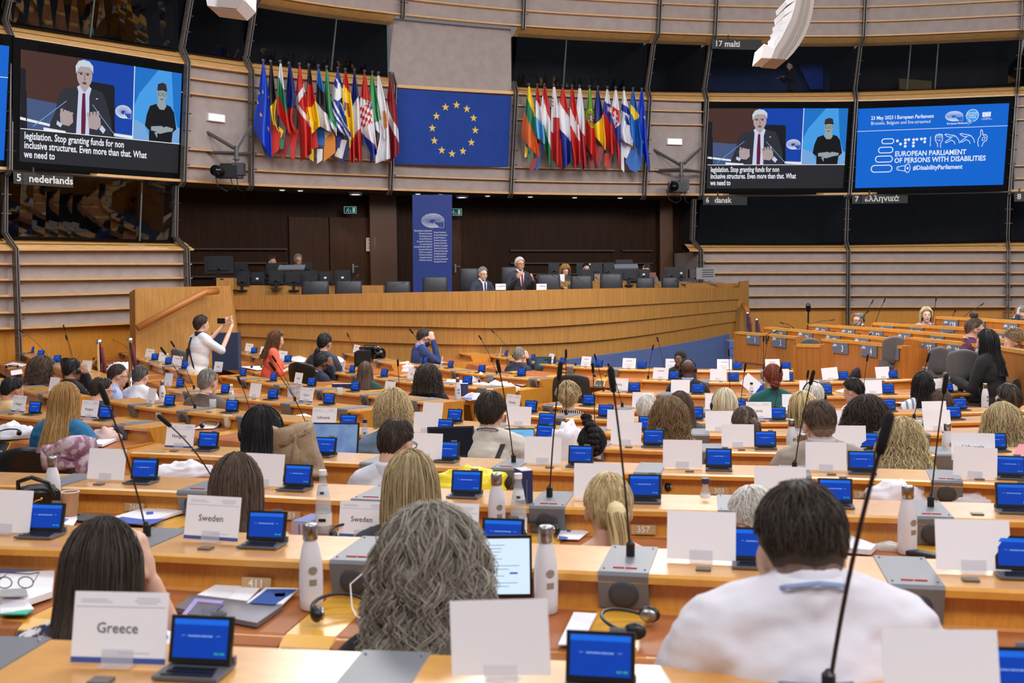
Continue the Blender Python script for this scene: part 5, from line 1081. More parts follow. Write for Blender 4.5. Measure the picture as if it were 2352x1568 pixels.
# ================================================================ RIGHT WING DESKS (seen from their fronts)
epl=mat('plate_blue_grey',(104,112,132),.5); epw=mat('plate_white',(235,238,245),.6)
WING=[('w1',.82,[(1686,761),(1756,766),(1826,773)],[(1730,'1'),(1789,'2')],'tan wooden desk front with plates 1 and 2',(1,1),31),
('w1b',.82,[(1822,790),(1852,790.5),(1884,791)],[],'plain wooden desk front between plates 2 and 3',(0,0),30),
('w2',.82,[(1882,777),(1960,783),(2072,794)],[(1930,'3'),(1996,'4'),(2047,'5')],'tan wooden desk front with plates 3 and 5',(1,0),36),
('w3',.74,[(1753,750),(1883,761),(2001,772),(2066,778)],[(1790,'23'),(1850,'24'),(1913,'25'),(1980,'26')],'second tier wooden desk front with plates 23 to 26',(1,0),33),
('w3b',.74,[(2080,774),(2170,782),(2248,790),(2352,805),(2430,818)],[(2129,'27'),(2194,'28'),(2260,'29')],'second tier wooden desk front with plates 27 and 28',(1,0),40),
('w4',.67,[(1852,743),(2013,753),(2110,761),(2204,769),(2352,784),(2420,792)],[(1888,'51'),(1949,'52'),(2012,'53'),(2078,'54'),(2152,'55'),(2300,'56')],'third tier wooden desk front with plates 51 to 56',(1,0),31),
('w5',.60,[(2001,740),(2110,746),(2219,752),(2352,763),(2420,769)],[(2037,'88'),(2104,'89'),(2174,'90'),(2310,'91')],'fourth tier wooden desk front with plates 88 to 90',(1,0),32),
('w6',.52,[(2145,726),(2250,731),(2352,737),(2430,742)],[(2184,'129'),(2246,'130'),(2322,'131')],'rear tier wooden desk front with plates 129 to 131',(1,0),33)]
for key,h,pts,pl,lab,ends,pw_ in WING:
    r=Row(pts,h); ROWS[key]=r; mb=MB()
    r.sweep(mb,0,r.L,[(0,0),(.0,-.04),(-.10,-.04),(-.10,0)],0); r.sweep(mb,0,r.L,[(-.01,-.04),(-.01,-1.45),(-.04,-1.45),(-.04,-.04)],1)
    r.sweep(mb,0,r.L,[(-.10,-.12),(-.65,-.12),(-.65,-.16),(-.10,-.16)],0); r.sweep(mb,0,r.L,[(.0,-.50),(.004,-.50),(.004,-.515),(.0,-.515)],2)
    for t in (0,r.L):
        p=[r.pt(t,.005,0),r.pt(t,.005,-1.45),r.pt(t,-.65,-1.45),r.pt(t,-.65,-.12),r.pt(t,-.12,-.0)]; mb.add(p+[v+r.tan(t)*.04 for v in p],[(0,1,2,3,4),(9,8,7,6,5)]+[(i,(i+1)%5,5+(i+1)%5,5+i) for i in range(5)],1)
    o=mb.build('desk_row',[wood_top(),mat('front_wood',(186,118,48),.4,noise=1,nscale=4,stretch=(9,9,.4),col2=(172,104,40)),mat('seam_dark',(120,70,28),.6)],label=lab,cat='desk',group='wooden desk fronts of the right wing')
    for x,n in pl:
        t=r.s_at(x,0,-.12); g=r.frame(t,.004,-.115)@Matrix.Rotation(math.radians(90),4,'X'); kx=abs(px(g@Vector((.1,0,0)))[0]-px(g@Vector((-.1,0,0)))[0])/.2; wm=pw_/kx; hm=min(wm*.5,.15)
        m=MB(); m.box(g.translation,(wm,hm,.012),M=g.to_3x3().to_4x4()); T=g@Matrix.Translation((wm*.18,-hm*.05,.012)); merge(m,text_mb(n,hm*.85,1,M=T,bold=.02,xs=.85))
        for j in range(3):
            for i in range(7):
                a0=math.radians(160-i*18); a1=math.radians(160-(i+1)*18+3); rr=wm*(.15-.03*j); c=Vector((-wm*.3,0,.009)); w2=wm*.012
                m.add([g@(c+Vector((rr*1.1*math.cos(a),rr*.9*math.sin(a)+s_*w2,0))) for a,s_ in ((a0,-1),(a1,-1),(a1,1),(a0,1))],[(0,1,2,3)],1)
        m.build('number_plate',[epl,epw],parent=o)
    # small closed consoles on the top edge
    for i in range(int(r.L/.8)):
        t=.35+i*.8; m=MB(); g=r.frame(t,-.22,-.05); m.box(g@Vector((0,0,.0)),(.17,.12,.09),M=g.to_3x3().to_4x4()); m.build('closed_console',black(),parent=o)
for key in ('w1','w2','w3','w3b','w4','w5','w6'):
    r=ROWS[key]; mb=MB(); r.sweep(mb,0,r.L,[(-.05,-.87),(-1.7,-.87),(-1.7,-1.0),(-.05,-1.0)],0); mb.build('floor',mat('floor_carpet',(52,54,66),.95),kind='structure')
# wing microphones
for bx,by,tx,ty,d,lab in ((1976,745,2003,694,19.5,'microphone above the grey-haired man with glasses'),(2010,742,2031,691,19.6,'thin microphone right of the grey-haired man in the wing'),(1962,750,1994,715,19,'short microphone crossing the wing man\'s shoulder'),(2141,748,2150,688,18.6,'thin microphone right of the woman in pink'),(2200,738,2254,700,18.8,'thin microphone leaning right above plate 129'),(2188,728,2194,714,18.9,'short microphone over plate 129'),(1855,746,1910,735,19.5,'thin microphone lying low over plate 51'),(1822,752,1797,742,19.8,'thin bent microphone left of the tall black stand'),(2098,762,2136,748,17.2,'thin microphone over plate 54'),(1760,770,1780,762,19.5,'thin bent microphone at plate 23')):
    hh=min((.82,.74,.67,.60,.52),key=lambda q:abs(PZ(bx,by,CZ-q).y-(d-1.5))); b=PZ(bx,by,CZ-hh); d=b.y; m=MB(); t=P(tx,ty,d-.1); m.tube([b-Vector((0,0,.14)),b],.012,5); m.tube([b,b.lerp(t,.55)+Vector((0,0,.02)),t],.005,5); u=(t-b).normalized(); m.tube([t-u*.03,t,t+u*.05],[.008,.012,.009],7); o=m.build('wing_microphone',mat('mic_dark',(26,24,26),.6),label=lab,cat='microphone',group='microphones of the right wing')
b=P(1856,752,20.2); m=MB(); m.tube([b+Vector((0,0,-1.35)),b,P(1857,706,20.2)],.017,8); m.tube([P(1857,712,20.2),P(1856,699,20.1)],.045,8); m.build('microphone_stand',black(),label='tall black microphone stand before the right wall',cat='microphone stand')
# ================================================================ PEOPLE
from mathutils import noise as NZ
def cap(mb,pts,rad,n=12):
    mb.tube(pts,rad,n); 
    for p,r in ((pts[0],rad[0] if hasattr(rad,'__len__') else rad),(pts[-1],rad[-1] if hasattr(rad,'__len__') else rad)): mb.ball(p,r,n)
def remesh(mb,name,vox,smooth=2,wr=0):
    me=bpy.data.meshes.new(name); me.from_pydata(mb.v,[],mb.f); o=bpy.data.objects.new(name,me); C.objects.link(o)
    bm=bmesh.new(); bm.from_mesh(me); bmesh.ops.recalc_face_normals(bm,faces=bm.faces); bm.to_mesh(me); bm.free()
    m=o.modifiers.new('r','REMESH'); m.mode='VOXEL'; m.voxel_size=vox; m.use_smooth_shade=True
    if smooth: s=o.modifiers.new('s','SMOOTH'); s.iterations=smooth; s.factor=.6
    dg=bpy.context.evaluated_depsgraph_get(); out=bpy.data.meshes.new_from_object(o.evaluated_get(dg)); bpy.data.objects.remove(o); bpy.data.meshes.remove(me)
    if wr:
        n=len(out.vertices); co=np.empty(n*3); out.vertices.foreach_get('co',co); co=co.reshape(-1,3); no=np.array([v.normal[:] for v in out.vertices])
        dsp=np.array([abs(NZ.noise(Vector((c[0]*5+c[2]*5,c[1]*6,c[2]*15-c[0]*4))))*-1.2+.5*NZ.noise(Vector((c[0]*25,c[1]*25,c[2]*35))) for c in co])*wr
        co+=no*dsp[:,None]; out.vertices.foreach_set('co',co.ravel())
    out.polygons.foreach_set('use_smooth',[True]*len(out.polygons)); out.update(); out.name=name; return out
POSE={'desk':((-.26,.03,-.53),(-.14,.28,-.45),(.26,.03,-.53),(.14,.28,-.45)),
 'wide':((-.31,.02,-.50),(-.22,.28,-.46),(.31,.02,-.50),(.22,.28,-.46)),
 'face':((-.26,.03,-.53),(-.14,.28,-.45),(.20,.16,-.46),(.09,.13,-.13)),
 'ear':((-.26,.03,-.53),(-.14,.28,-.45),(.27,.12,-.42),(.12,.06,-.10)),
 'photo':((-.21,.10,-.44),(-.10,.42,-.10),(.24,.14,-.42),(.12,.42,-.08)),
 'speak':((-.27,.0,-.52),(-.15,.24,-.37),(.27,.0,-.52),(.17,.24,-.33)),
 'stand':((-.25,-.02,-.58),(-.2,.1,-.75),(.25,-.02,-.58),(.2,.1,-.75)),
 'write':((-.24,.03,-.52),(-.1,.26,-.44),(.29,.10,-.50),(.24,.40,-.40))}
def hm(pitch,yaw): return Matrix.Translation((0,-.03,-.12))@Matrix.Rotation(math.radians(yaw),4,'Z')@Matrix.Rotation(math.radians(-pitch),4,'X')@Matrix.Translation((0,.03,.12))
def head_prims(mb,H):
    b=lambda c,r: mb.ball(H@Vector(c),r,14,M=H.to_3x3().to_4x4())
    b((0,-.012,.03),(.075,.094,.090)); b((0,.03,-.045),(.057,.066,.078)); b((0,.035,.01),(.066,.062,.06)); b((0,.103,-.022),(.011,.016,.020)); b((0,.098,0),(.008,.010,.03))
    for s in (-1,1): b((s*.077,-.006,-.012),(.010,.019,.032)); b((s*.036,.070,-.03),(.022,.022,.022))
    b((0,.072,-.098),(.024,.022,.018)); b((0,.086,-.064),(.024,.014,.010)); b((0,.082,.028),(.046,.014,.010))
def hand(mb,w,d,up,side,r=1):
    d=Vector(d).normalized(); up=Vector(up).normalized(); s=d.cross(up).normalized()*side; w=Vector(w)
    M=Matrix((( s.x,d.x,up.x),(s.y,d.y,up.y),(s.z,d.z,up.z))).to_4x4(); mb.ball(w+d*.05,(.040,.052,.016),10,M=M)
    for k,(off,l) in enumerate(((-.030,.062),(-.010,.074),(.011,.070),(.030,.055))):
        a=w+d*.088+s*off; b2=a+d*l*.5-up*.004+s*off*.15; c=b2+d*l*.38-up*.020; cap(mb,[a,b2,c],[.0095,.009,.0078],8)
    a=w+d*.035-s*.036; cap(mb,[a,a-s*.022+d*.030-up*.004,a-s*.026+d*.062-up*.010],[.012,.0105,.009],8)
def torso_prims(mb,g=0,wd=1,fem=0):
    cap(mb,[(0,-.03,-.13),(0,-.035,-.25)],[.056+g*.6,.075+g])
    for s in (-1,1): cap(mb,[(s*.03,-.03,-.20),(s*.09*wd,-.035,-.235),(s*.155*wd,-.03,-.275)],[.055+g,.056+g,.060+g])
    cap(mb,[(-.15*wd,-.03,-.29),(.15*wd,-.03,-.29)],[.068+g]*2)
    mb.ball((0,-.045,-.40),(.172*wd+g,.112+g,.18+g),18); mb.ball((0,-.07,-.56),((.150-.015*fem)*wd+g,.112+g,.17+g),18); mb.ball((0,-.10,-.72),((.165+.01*fem)*wd+g,.13+g,.13+g),18)
    if fem:
        for s in (-1,1): mb.ball((s*.07,.045,-.43),(.062+g,.055+g,.06+g),12)
def arm_prims(mb,pose,g=0,wd=1,sleeve=1.0):
    e=POSE[pose]
    for s,el,wr in ((-1,e[0],e[1]),(1,e[2],e[3])):
        sh=Vector((s*.175*wd,-.03,-.30)); el=Vector(el); wr=Vector(wr); el.x*=wd
        if sleeve>=1: cap(mb,[sh,sh.lerp(el,.5),el,el.lerp(wr,.5),wr],[.054+g,.048+g,.041+g,.037+g,.028+g])
        elif sleeve>.5: cap(mb,[sh,sh.lerp(el,.5),el],[.054+g,.050+g,.046+g])
        else: cap(mb,[sh,sh.lerp(el,.55)],[.056+g,.054+g])
MC={}
TS=.065
def raise_(mb,n0,dz):
    for i in range(n0,len(mb.v)): v=mb.v[i]; mb.v[i]=(v[0],v[1],v[2]+dz)
def body_mesh(pose,wd,fem,pitch,yaw,vox,hu=0):
    k=('b',pose,wd,fem,pitch,yaw,vox,hu)
    if k in MC: return MC[k]
    mb=MB(); H=hm(pitch,yaw); head_prims(mb,H); cap(mb,[H@Vector((0,-.02,-.04)),(0,-.033,-.17+hu)],[.050,.056]); n0=len(mb.v); torso_prims(mb,-.004,wd,fem); arm_prims(mb,pose,-.004,wd)
    e=POSE[pose]
    for s,el,wr in ((-1,e[0],e[1]),(1,e[2],e[3])):
        d=(Vector(wr)-Vector(el)).normalized()
        if pose in('face','ear') and s==1: hand(mb,wr,Vector((-.15,-.2,1)),(1,0,.1),s)
        elif pose=='photo': hand(mb,wr,Vector((-s*.5,.1,.8)),(0,-1,.1),s)
        elif pose=='speak': hand(mb,wr,Vector((-s*.35,.35,.8)),(s*.8,.5,0),s)
        else: hand(mb,wr,Vector((d.x*.6,d.y,d.z*.3-.05)),(0,0,1),s)
    raise_(mb,n0,TS+hu)
    MC[k]=remesh(mb,'body',vox,1); return MC[k]
def top_mesh(pose,wd,fem,sleeve,vox,wr,g=.012,neck=0,hu=0):
    k=('t',pose,wd,fem,sleeve,vox,wr,g,neck,hu)
    if k in MC: return MC[k]
    mb=MB(); 
    for s in (-1,1): cap(mb,[(s*.035,-.035,-.215-neck),(s*.09*wd,-.035,-.240-neck),(s*.155*wd,-.03,-.275)],[.052+g,.056+g,.060+g])
    cap(mb,[(-.15*wd,-.03,-.29),(.15*wd,-.03,-.29)],[.068+g]*2)
    mb.ball((0,-.045,-.40),(.172*wd+g,.112+g,.18+g),18); mb.ball((0,-.07,-.56),((.155-.012*fem)*wd+g,.118+g,.17+g),18); mb.ball((0,-.10,-.72),((.168+.01*fem)*wd+g,.135+g,.13+g),18)
    if fem:
        for s in (-1,1): mb.ball((s*.07,.045,-.43),(.062+g,.055+g,.06+g),12)
    if not neck: cap(mb,[(0,-.036,-.185),(0,-.045,-.30)],[.052+g,.070+g])
    arm_prims(mb,pose,g,wd,sleeve); raise_(mb,0,TS+hu); MC[k]=remesh(mb,'top',vox,2,wr); return MC[k]
def legs_mesh(stand=0):
    k=('l',stand)
    if k in MC: return MC[k]
    mb=MB()
    for s in (-1,1):
        if stand: cap(mb,[(s*.09,-.08,-.78),(s*.1,-.07,-1.12),(s*.1,-.09,-1.50)],[.098,.07,.05]); cap(mb,[(s*.1,-.1,-1.52),(s*.11,.08,-1.545)],[.045,.035])
        else: cap(mb,[(s*.09,-.10,-.78),(s*.11,.30,-.75),(s*.11,.28,-1.12)],[.09,.066,.048]); cap(mb,[(s*.11,.26,-1.16),(s*.12,.42,-1.18)],[.042,.034])
    cap(mb,[(-.08,-.1,-.78),(.08,-.1,-.78)],[.12,.12]); MC[k]=remesh(mb,'trousers',.016,1); return MC[k]
def hair_mesh(style,n,seg,r,seed,pitch=0,yaw=0):
    k=('h',style,n,seg,r,seed,pitch,yaw)
    if k in MC: return MC[k]
    S_=HS[style]; L=S_.get('L',0); th=S_.get('th',.012); fl=S_.get('fl',.15); wv=S_.get('wv',0); fr=S_.get('fr',4); gap=math.radians(S_.get('gap',0)); bp=S_.get('bp',.25); face=math.radians(S_.get('face',62)); fz=S_.get('fz',.1)
    rg=np.random.default_rng(seed); H=hm(pitch,yaw)
    def hairline(az):   # az 0 front .. pi back
        a=abs(az); q=S_.get('nape',132)
        if L: return np.interp(a,[0,.6,1.2,1.7,2.4,math.pi],np.radians([52,56,78,100,q,q+2]))
        return np.interp(a,[0,.6,1.1,1.35,1.8,2.15,2.6,math.pi],np.radians([50,54,66,84,88,108,q-4,q]))
    def path(az,u,lay,ph):
        hl=hairline(az); long=L>0 and abs(az)>face
        t90=math.pi/2; 
        if long: tot=.15+L; s=u*tot; th_=min(s/.15,1)*t90; dn=max(0,s-.15)
        else: th_=u*hl; dn=0; s=u*.15
        if long: T=th*(1+lay)
        else:
            t1,t2=S_.get('tap',(1.25,2.2)); k_=min(1,max(0,(th_-t1)/(t2-t1))); T=(th*(1-k_)+.002*k_)*(1+lay*.7)
        if gap and th_<gap: T=-.004
        a,b,c=.077+T,.096+T,.116+T; q=S_.get('vol',0)*math.sin(min(th_,t90))
        x=(a+q)*math.sin(th_)*math.sin(az); y=-.010+(b+q*.6)*math.sin(th_)*math.cos(az); z=.006+c*math.cos(th_)
        if dn:
            f=1+fl*dn/.3-.18*math.exp(-((dn-.14)/.07)**2)*(1-S_.get('puff',0)); x*=f; y=y*(1+.3*fl*dn)-bp*max(0,dn-.10)*(0.4+0.6*max(0,-math.cos(az))); z-=dn
        if wv:
            w_=wv*min(1,s/.12); x+=w_*math.sin(fr*s*40+ph); y+=w_*.8*math.cos(fr*s*36+ph*1.7); z+=w_*.5*math.sin(fr*s*30+ph*2.3)
        return (x,y,z)
    mb=MB(); na,nu=30,14; V=[]
    for i in range(na+1):
        az=-math.pi+2*math.pi*i/na
        for j in range(nu+1): V.append(H@Vector(path(az,(gap/(hairline(az))*.95 if gap and not L else 0)+(1-(gap/(hairline(az))*.95 if gap and not L else 0))*j/nu*.985,-.25,0)))
    mb.add(V,[(i*(nu+1)+j,i*(nu+1)+j+1,(i+1)*(nu+1)+j+1,(i+1)*(nu+1)+j) for i in range(na) for j in range(nu)])
    for i in range(n):
        az=rg.uniform(-math.pi,math.pi); lay=rg.uniform(-.15,.55+fz); ph=math.sin(az*7)*2+rg.normal()*S_.get('rnd',.5)
        u0=rg.uniform(0,.55) if L else (lambda q: rg.uniform(q,max(q+.01,.8)))(min(.97,gap/hairline(az))); u1=min(1.0 if not L else 1.02,u0+(rg.uniform(.5,1) if L else rg.uniform(.15,.35)))
        azd=rg.normal()*S_.get('sw',.12)
        if not L: u1=min(u1,S_.get('cut',1.0)); u0=min(u0,u1-.1)
        if L and rg.random()<.6: u1=1-abs(rg.normal())*.05
        pts=[]; lift=rg.uniform(0,S_.get('lift',.004))*(1 if L else max(.15,1-abs(az)*.0-max(0,u0-.6)*2))
        for j in range(seg+1):
            u=u0+(u1-u0)*j/seg; p=Vector(path(az+azd*j/seg,u,lay,ph)); c=p-Vector((0,-.01,0)); p+=c.normalized()*lift*(j/seg)**1.5; pts.append(H@p)
        mb.tube(pts,[r*(.7 if j==0 else 1)*(1-.75*(j/seg)**3) for j in range(seg+1)],3,cap=False)
    for ex in S_.get('extra',()):
        if ex[0]=='bun':
            c,R_=Vector(ex[1]),ex[2]; mb.ball(H@c,R_*.92,14)
            for i in range(n//5):
                a=rg.uniform(0,6.28); ti=rg.uniform(.2,1.4); st=rg.uniform(0,6.28); ax=Vector((math.cos(a)*math.sin(ti),math.sin(a)*math.sin(ti),math.cos(ti))); o1=ax.orthogonal().normalized(); o2=ax.cross(o1); R2=R_*rg.uniform(.9,1.08)
                mb.tube([H@(c+(o1*math.cos(st+t*.35)+o2*math.sin(st+t*.35))*R2) for t in range(7)],r,3,cap=False)
        if ex[0]=='tail':
            pp_=[Vector(v) for v in ex[1]]; R_=ex[2]
            def cv(t):
                t=t*(len(pp_)-1); i=min(int(t),len(pp_)-2); return pp_[i].lerp(pp_[i+1],t-i)
            mb.tube([H@cv(t/8) for t in range(9)],[R_*.5]+[R_*.9]*5+[R_*.7,R_*.5,R_*.15],8)
            for i in range(n//3):
                a=rg.uniform(0,6.28); q=rg.uniform(.5,1.1)*R_; e_=rg.uniform(.7,1.05); mb.tube([H@(cv(min(1,t/8*e_))+Vector((math.cos(a+t*.1),math.sin(a+t*.1),0))*q*min(1,.45+t*.2)*(1-.5*(t/8)**3)) for t in range(9)],[r*1.1]*8+[r*.3],3,cap=False)
        if ex[0]=='braid':
            for (c,R_) in ex[1]:
                mb.ball(H@Vector(c),(R_*1.25,R_,R_*.85),12)
                for i in range(40):
                    a=i/40*6.28; mb.tube([H@(Vector(c)+Vector((R_*1.27*math.cos(a)*math.sin(t*.45+.3),R_*1.03*math.sin(a)*math.sin(t*.45+.3),R_*.9*math.cos(t*.45+.3)))) for t in range(6)],r,3,cap=False)
    me=bpy.data.meshes.new('hair'); me.from_pydata(mb.v,[],mb.f); me.polygons.foreach_set('use_smooth',[True]*len(mb.f)); me.update(); MC[k]=me; return me
HS={'short':dict(th=.011,lift=.006),'shorttop':dict(th=.016,lift=.010,vol=.002),'buzz':dict(th=.006,lift=.002),'stub':dict(th=.004,tap=(.2,.4),nape=128),'fade':dict(th=.013,lift=.007,tap=(1.0,1.75),nape=104,cut=.9),'bald':dict(th=.006,gap=62,lift=.003),'bald2':dict(th=.010,gap=26,lift=.004),
'none':dict(th=.001,gap=128,lift=0),
'curlyshort':dict(th=.028,lift=.014,wv=.006,fr=4,rnd=2,sw=.4),'bob':dict(th=.020,L=.13,fl=.05,face=70,puff=.7),'bobwavy':dict(th=.024,L=.10,fl=.1,wv=.006,rnd=1.5,puff=.8,vol=.006),
'long':dict(th=.016,L=.36,fl=.28,wv=.002,face=66,puff=.6,rnd=.8),'longstraight':dict(th=.014,L=.44,fl=.25,wv=.001,puff=.7),'longwavy':dict(th=.017,L=.32,fl=.30,wv=.008,fr=2.0,rnd=.9,puff=.6,vol=.002),
'longbig':dict(th=.026,L=.30,fl=.75,wv=.010,fr=2.4,rnd=.9,puff=1,vol=.012,bp=.35),'frizzy':dict(th=.026,L=.30,fl=.24,wv=.017,fr=1.7,rnd=.35,puff=1.0,vol=.014,sw=.3,lift=.020,fz=.3),
'curlymid':dict(th=.032,L=.17,fl=.35,wv=.012,fr=3.5,rnd=1.6,puff=1,vol=.014,lift=.016,sw=.3),'curlywide':dict(th=.036,L=.14,fl=1.0,wv=.012,fr=3.2,rnd=1.6,puff=1.2,vol=.018,lift=.02,sw=.3),
'pony':dict(th=.010,lift=.003,extra=(('tail',[(.01,-.095,.01),(.018,-.135,0),(.024,-.135,-.08),(.024,-.13,-.18),(.016,-.125,-.30)],.036),)),
'ponyhigh':dict(th=.010,lift=.003,extra=(('tail',[(.02,-.10,.04),(.05,-.125,.02),(.06,-.12,-.08),(.05,-.12,-.22)],.030),)),
'ponylow':dict(th=.014,lift=.005,extra=(('tail',[(-.02,-.10,-.06),(-.03,-.12,-.10),(-.04,-.12,-.20),(-.04,-.12,-.26)],.030),)),
'bunlow':dict(th=.012,lift=.006,extra=(('bun',(.0,-.105,-.06),.042),)),
'buntop':dict(th=.012,lift=.005,extra=(('bun',(-.02,-.03,.16),.045),)),
'braidbun':dict(th=.014,lift=.004,extra=(('braid',[((-.025,-.06,.15),.030),((-.035,-.05,.185),.028),((-.01,-.085,.125),.028),((.0,-.112,.09),.026),((.005,-.124,.055),.026),((0,-.126,.02),.025),((.005,-.122,-.015),.024),((0,-.115,-.05),.022)]),))}
HC={'brown':((72,56,48),(112,90,76)),'dkbrown':((44,36,32),(78,64,56)),'black':((22,20,22),(46,42,44)),'grey':((98,94,90),(160,154,146)),'curlgrey':((104,96,88),(190,180,166)),'white':((196,190,182),(235,230,224)),'blonde':((176,150,106),(226,204,158)),
'dirtyblonde':((138,116,86),(206,184,140)),'ltbrown':((118,92,66),(164,134,100)),'redblonde':((158,112,62),(206,164,104)),'red':((110,48,32),(150,74,50)),'redbrown':((86,56,38),(128,88,58)),'mix':((138,116,84),(236,214,164)),'paleblonde':((206,192,160),(236,226,204)),'darkgrey':((52,50,52),(104,102,102))}
SK={'l':(222,176,152),'m':(196,146,118),'t':(170,120,92),'d':(84,56,44),'b':(112,76,58)}
cloth_m=lambda c,kw={}: mat('cloth_%s'%('_'.join(map(str,c))),c,.9,bump=.06,bscale=90,**kw)
def pattern(name,c1,c2,scale,stretch=None,thr=(.45,.55),kind='noise'):
    if name in MATS: return MATS[name]
    m=bpy.data.materials.new(name); m.use_nodes=True; nt=m.node_tree; b=nt.nodes['Principled BSDF']; b.inputs['Roughness'].default_value=.9
    tc=nt.nodes.new('ShaderNodeTexCoord'); mp=nt.nodes.new('ShaderNodeMapping'); nt.links.new(tc.outputs['Object'],mp.inputs[0]); mp.inputs['Scale'].default_value=stretch or (1,1,1)
    if kind=='wave': t=nt.nodes.new('ShaderNodeTexWave'); t.inputs['Distortion'].default_value=1.2; t.inputs['Scale'].default_value=scale
    elif kind=='vor': t=nt.nodes.new('ShaderNodeTexVoronoi'); t.inputs['Scale'].default_value=scale
    else: t=nt.nodes.new('ShaderNodeTexNoise'); t.inputs['Scale'].default_value=scale
    nt.links.new(mp.outputs[0],t.inputs[0]); r=nt.nodes.new('ShaderNodeValToRGB'); nt.links.new(t.outputs['Color'] if kind=='vor' else t.outputs[0],r.inputs[0])
    r.color_ramp.elements[0].position=thr[0]; r.color_ramp.elements[0].color=(*srgb(c1),1); r.color_ramp.elements[1].position=thr[1]; r.color_ramp.elements[1].color=(*srgb(c2),1)
    if kind=='vor' and len(thr)>2:
        e=r.color_ramp.elements.new(thr[2]); e.color=(*srgb((70,80,60)),1)
    nt.links.new(r.outputs[0],b.inputs['Base Color']); MATS[name]=m; return m
floral_bw=pattern('floral_black_white',(52,48,66),(232,226,236),38); floral_or=pattern('floral_orange',(206,96,62),(226,196,176),30,kind='vor',thr=(.2,.5,.85)); stripes=pattern('black_white_stripes',(22,22,26),(232,228,228),5.2,stretch=(3.2,1.5,.5),thr=(.86,.9),kind='wave')
plaid=pattern('plaid_shirt',(220,226,236),(120,140,170),6,kind='wave',thr=(.6,.7)); scarfp=pattern('mottled_wool',(150,104,130),(196,176,184),24)
def objmat(o,m):
    if not o.data.materials: o.data.materials.append(None)
    o.material_slots[0].link='OBJECT'; o.material_slots[0].material=m
def add(par,name,me,m,z,label=None):
    o=bpy.data.objects.new(name,me); C.objects.link(o); o.parent=par; o.location=(0,0,z); objmat(o,m)
    if label: o['label']=label
    return o
def person(x,yt,where,hair,hc,top,label,sk='l',yaw=0,pose='desk',pitch=8,hy=0,sleeve=1,wd=1,fem=0,sc=1,stand=0,glasses=0,phones=0,collar=None,lany=None,near=0,dd=.50,hu=0,tie=0,g=.012,neck=0,face=0,beard=None,trou=(30,32,42),cap_=0):
    th=HS[hair]['th'] if hair not in('bald','none') else .002
    if isinstance(where,str):
        r=ROWS[where]; t=r.s_at(x,0,0); q=px(r.pt(t,0))[2]; d=q-dd; ya0=math.degrees(math.atan2(r.tan(t).y,r.tan(t).x))*.6 if yaw is None else yaw
    else: d=where; ya0=yaw or 0
    sc*=1.04; c=P(x,yt,d)-Vector((0,0,(.122+th)*sc)); Hh=(1.60 if stand else 1.23)*sc
    e=empty('person',(c.x,c.y,c.z-Hh),label,'person',rz=math.radians(ya0)); e.scale=(sc,)*3; z=Hh/sc
    skin=mat('skin_'+sk,SK[sk],.55,noise=1,nscale=9,col2=tuple(v*.94 for v in SK[sk])); vox=.0085 if near else .012
    add(e,'body',body_mesh(pose,wd,fem,pitch,hy,vox,hu),skin,z)
    tm=top if not isinstance(top,tuple) else cloth_m(top)
    add(e,'jacket' if lany is None and not fem and not isinstance(sleeve,float) else 'top',top_mesh(pose,wd,fem,sleeve,vox*1.15,.009 if near==1 else .007 if near else .003,g,neck,hu),tm,z)
    add(e,'trousers',legs_mesh(stand),cloth_m(trou),z+TS)
    a,b=HC[hc]; hmt=mat('hair_'+hc,a,.5,spec=.35,island=1,col2=b); n,seg,rr=(1700,12,.0014) if near==1 else (900,10,.0019) if near==2 else (330,8,.0030)
    if hair!='none': add(e,'hair',hair_mesh(hair,n,seg,rr,hash_(label)%(3 if not near else 99),pitch,hy),hmt,z)
    if hair=='fade': add(e,'stubble',hair_mesh('stub',0,2,.002,1,pitch,hy),mat('stubble_%s'%sk,(140,112,98),.8,noise=1,nscale=60,col2=(112,90,80)),z)
    H=Matrix.Translation((0,0,z))@hm(pitch,hy)
    if collar:
        m=MB(); m.lathe([(.064,-.06),(.062,.016),(.066,.022),(.073,.004),(.072,-.05)],(0,-.033,z-.175+TS+hu),n=18); m.build('collar',cloth_m(collar),parent=e,smooth=True)
        if tie:
            m=MB(); m.add([(-.05,.075,z-.15),(.05,.075,z-.15),(.012,.10,z-.5),(-.012,.10,z-.5)],[(0,1,2,3)]); m.build('shirt_front',cloth_m(collar),parent=e); m=MB(); m.hexa([(-.012,.088,z-.155),(.012,.088,z-.155),(.022,.112,z-.45),(-.022,.112,z-.45)],(0,.006,0)); m.build('tie',cloth_m(tie),parent=e)
    if lany:
        m=MB(); q_=z+TS+hu; pts=[(-.055,.06,q_-.27),(-.082,-.02,q_-.195),(-.055,-.095,q_-.165),(0,-.112,q_-.155),(.055,-.095,q_-.165),(.082,-.02,q_-.195),(.055,.06,q_-.27)]; m.tube(pts,.0045,5); m.build('lanyard',cloth_m(lany),parent=e)
    if glasses:
        m=MB(); 
        for s in (-1,1): m.tube([H@Vector((s*.034+.024*math.cos(i*.628),.108,.005+.017*math.sin(i*.628))) for i in range(11)],.0025,4); m.tube([H@Vector((s*.058,.105,.008)),H@Vector((s*.080,.03,.008)),H@Vector((s*.083,-.015,-.002))],.003,4)
        m.build('glasses',black(),parent=e)
    if phones:
        m=MB(); m.tube([H@Vector(((.088+th)*math.cos(a*math.pi/14),0,.02+(.108+th)*math.sin(a*math.pi/14))) for a in range(15)],.006,5)
        for s in (-1,1): m.ball(H@Vector((s*(.090+th),0,-.005)),(.016,.032,.036),10)
        m.build('headphones',black(),parent=e)
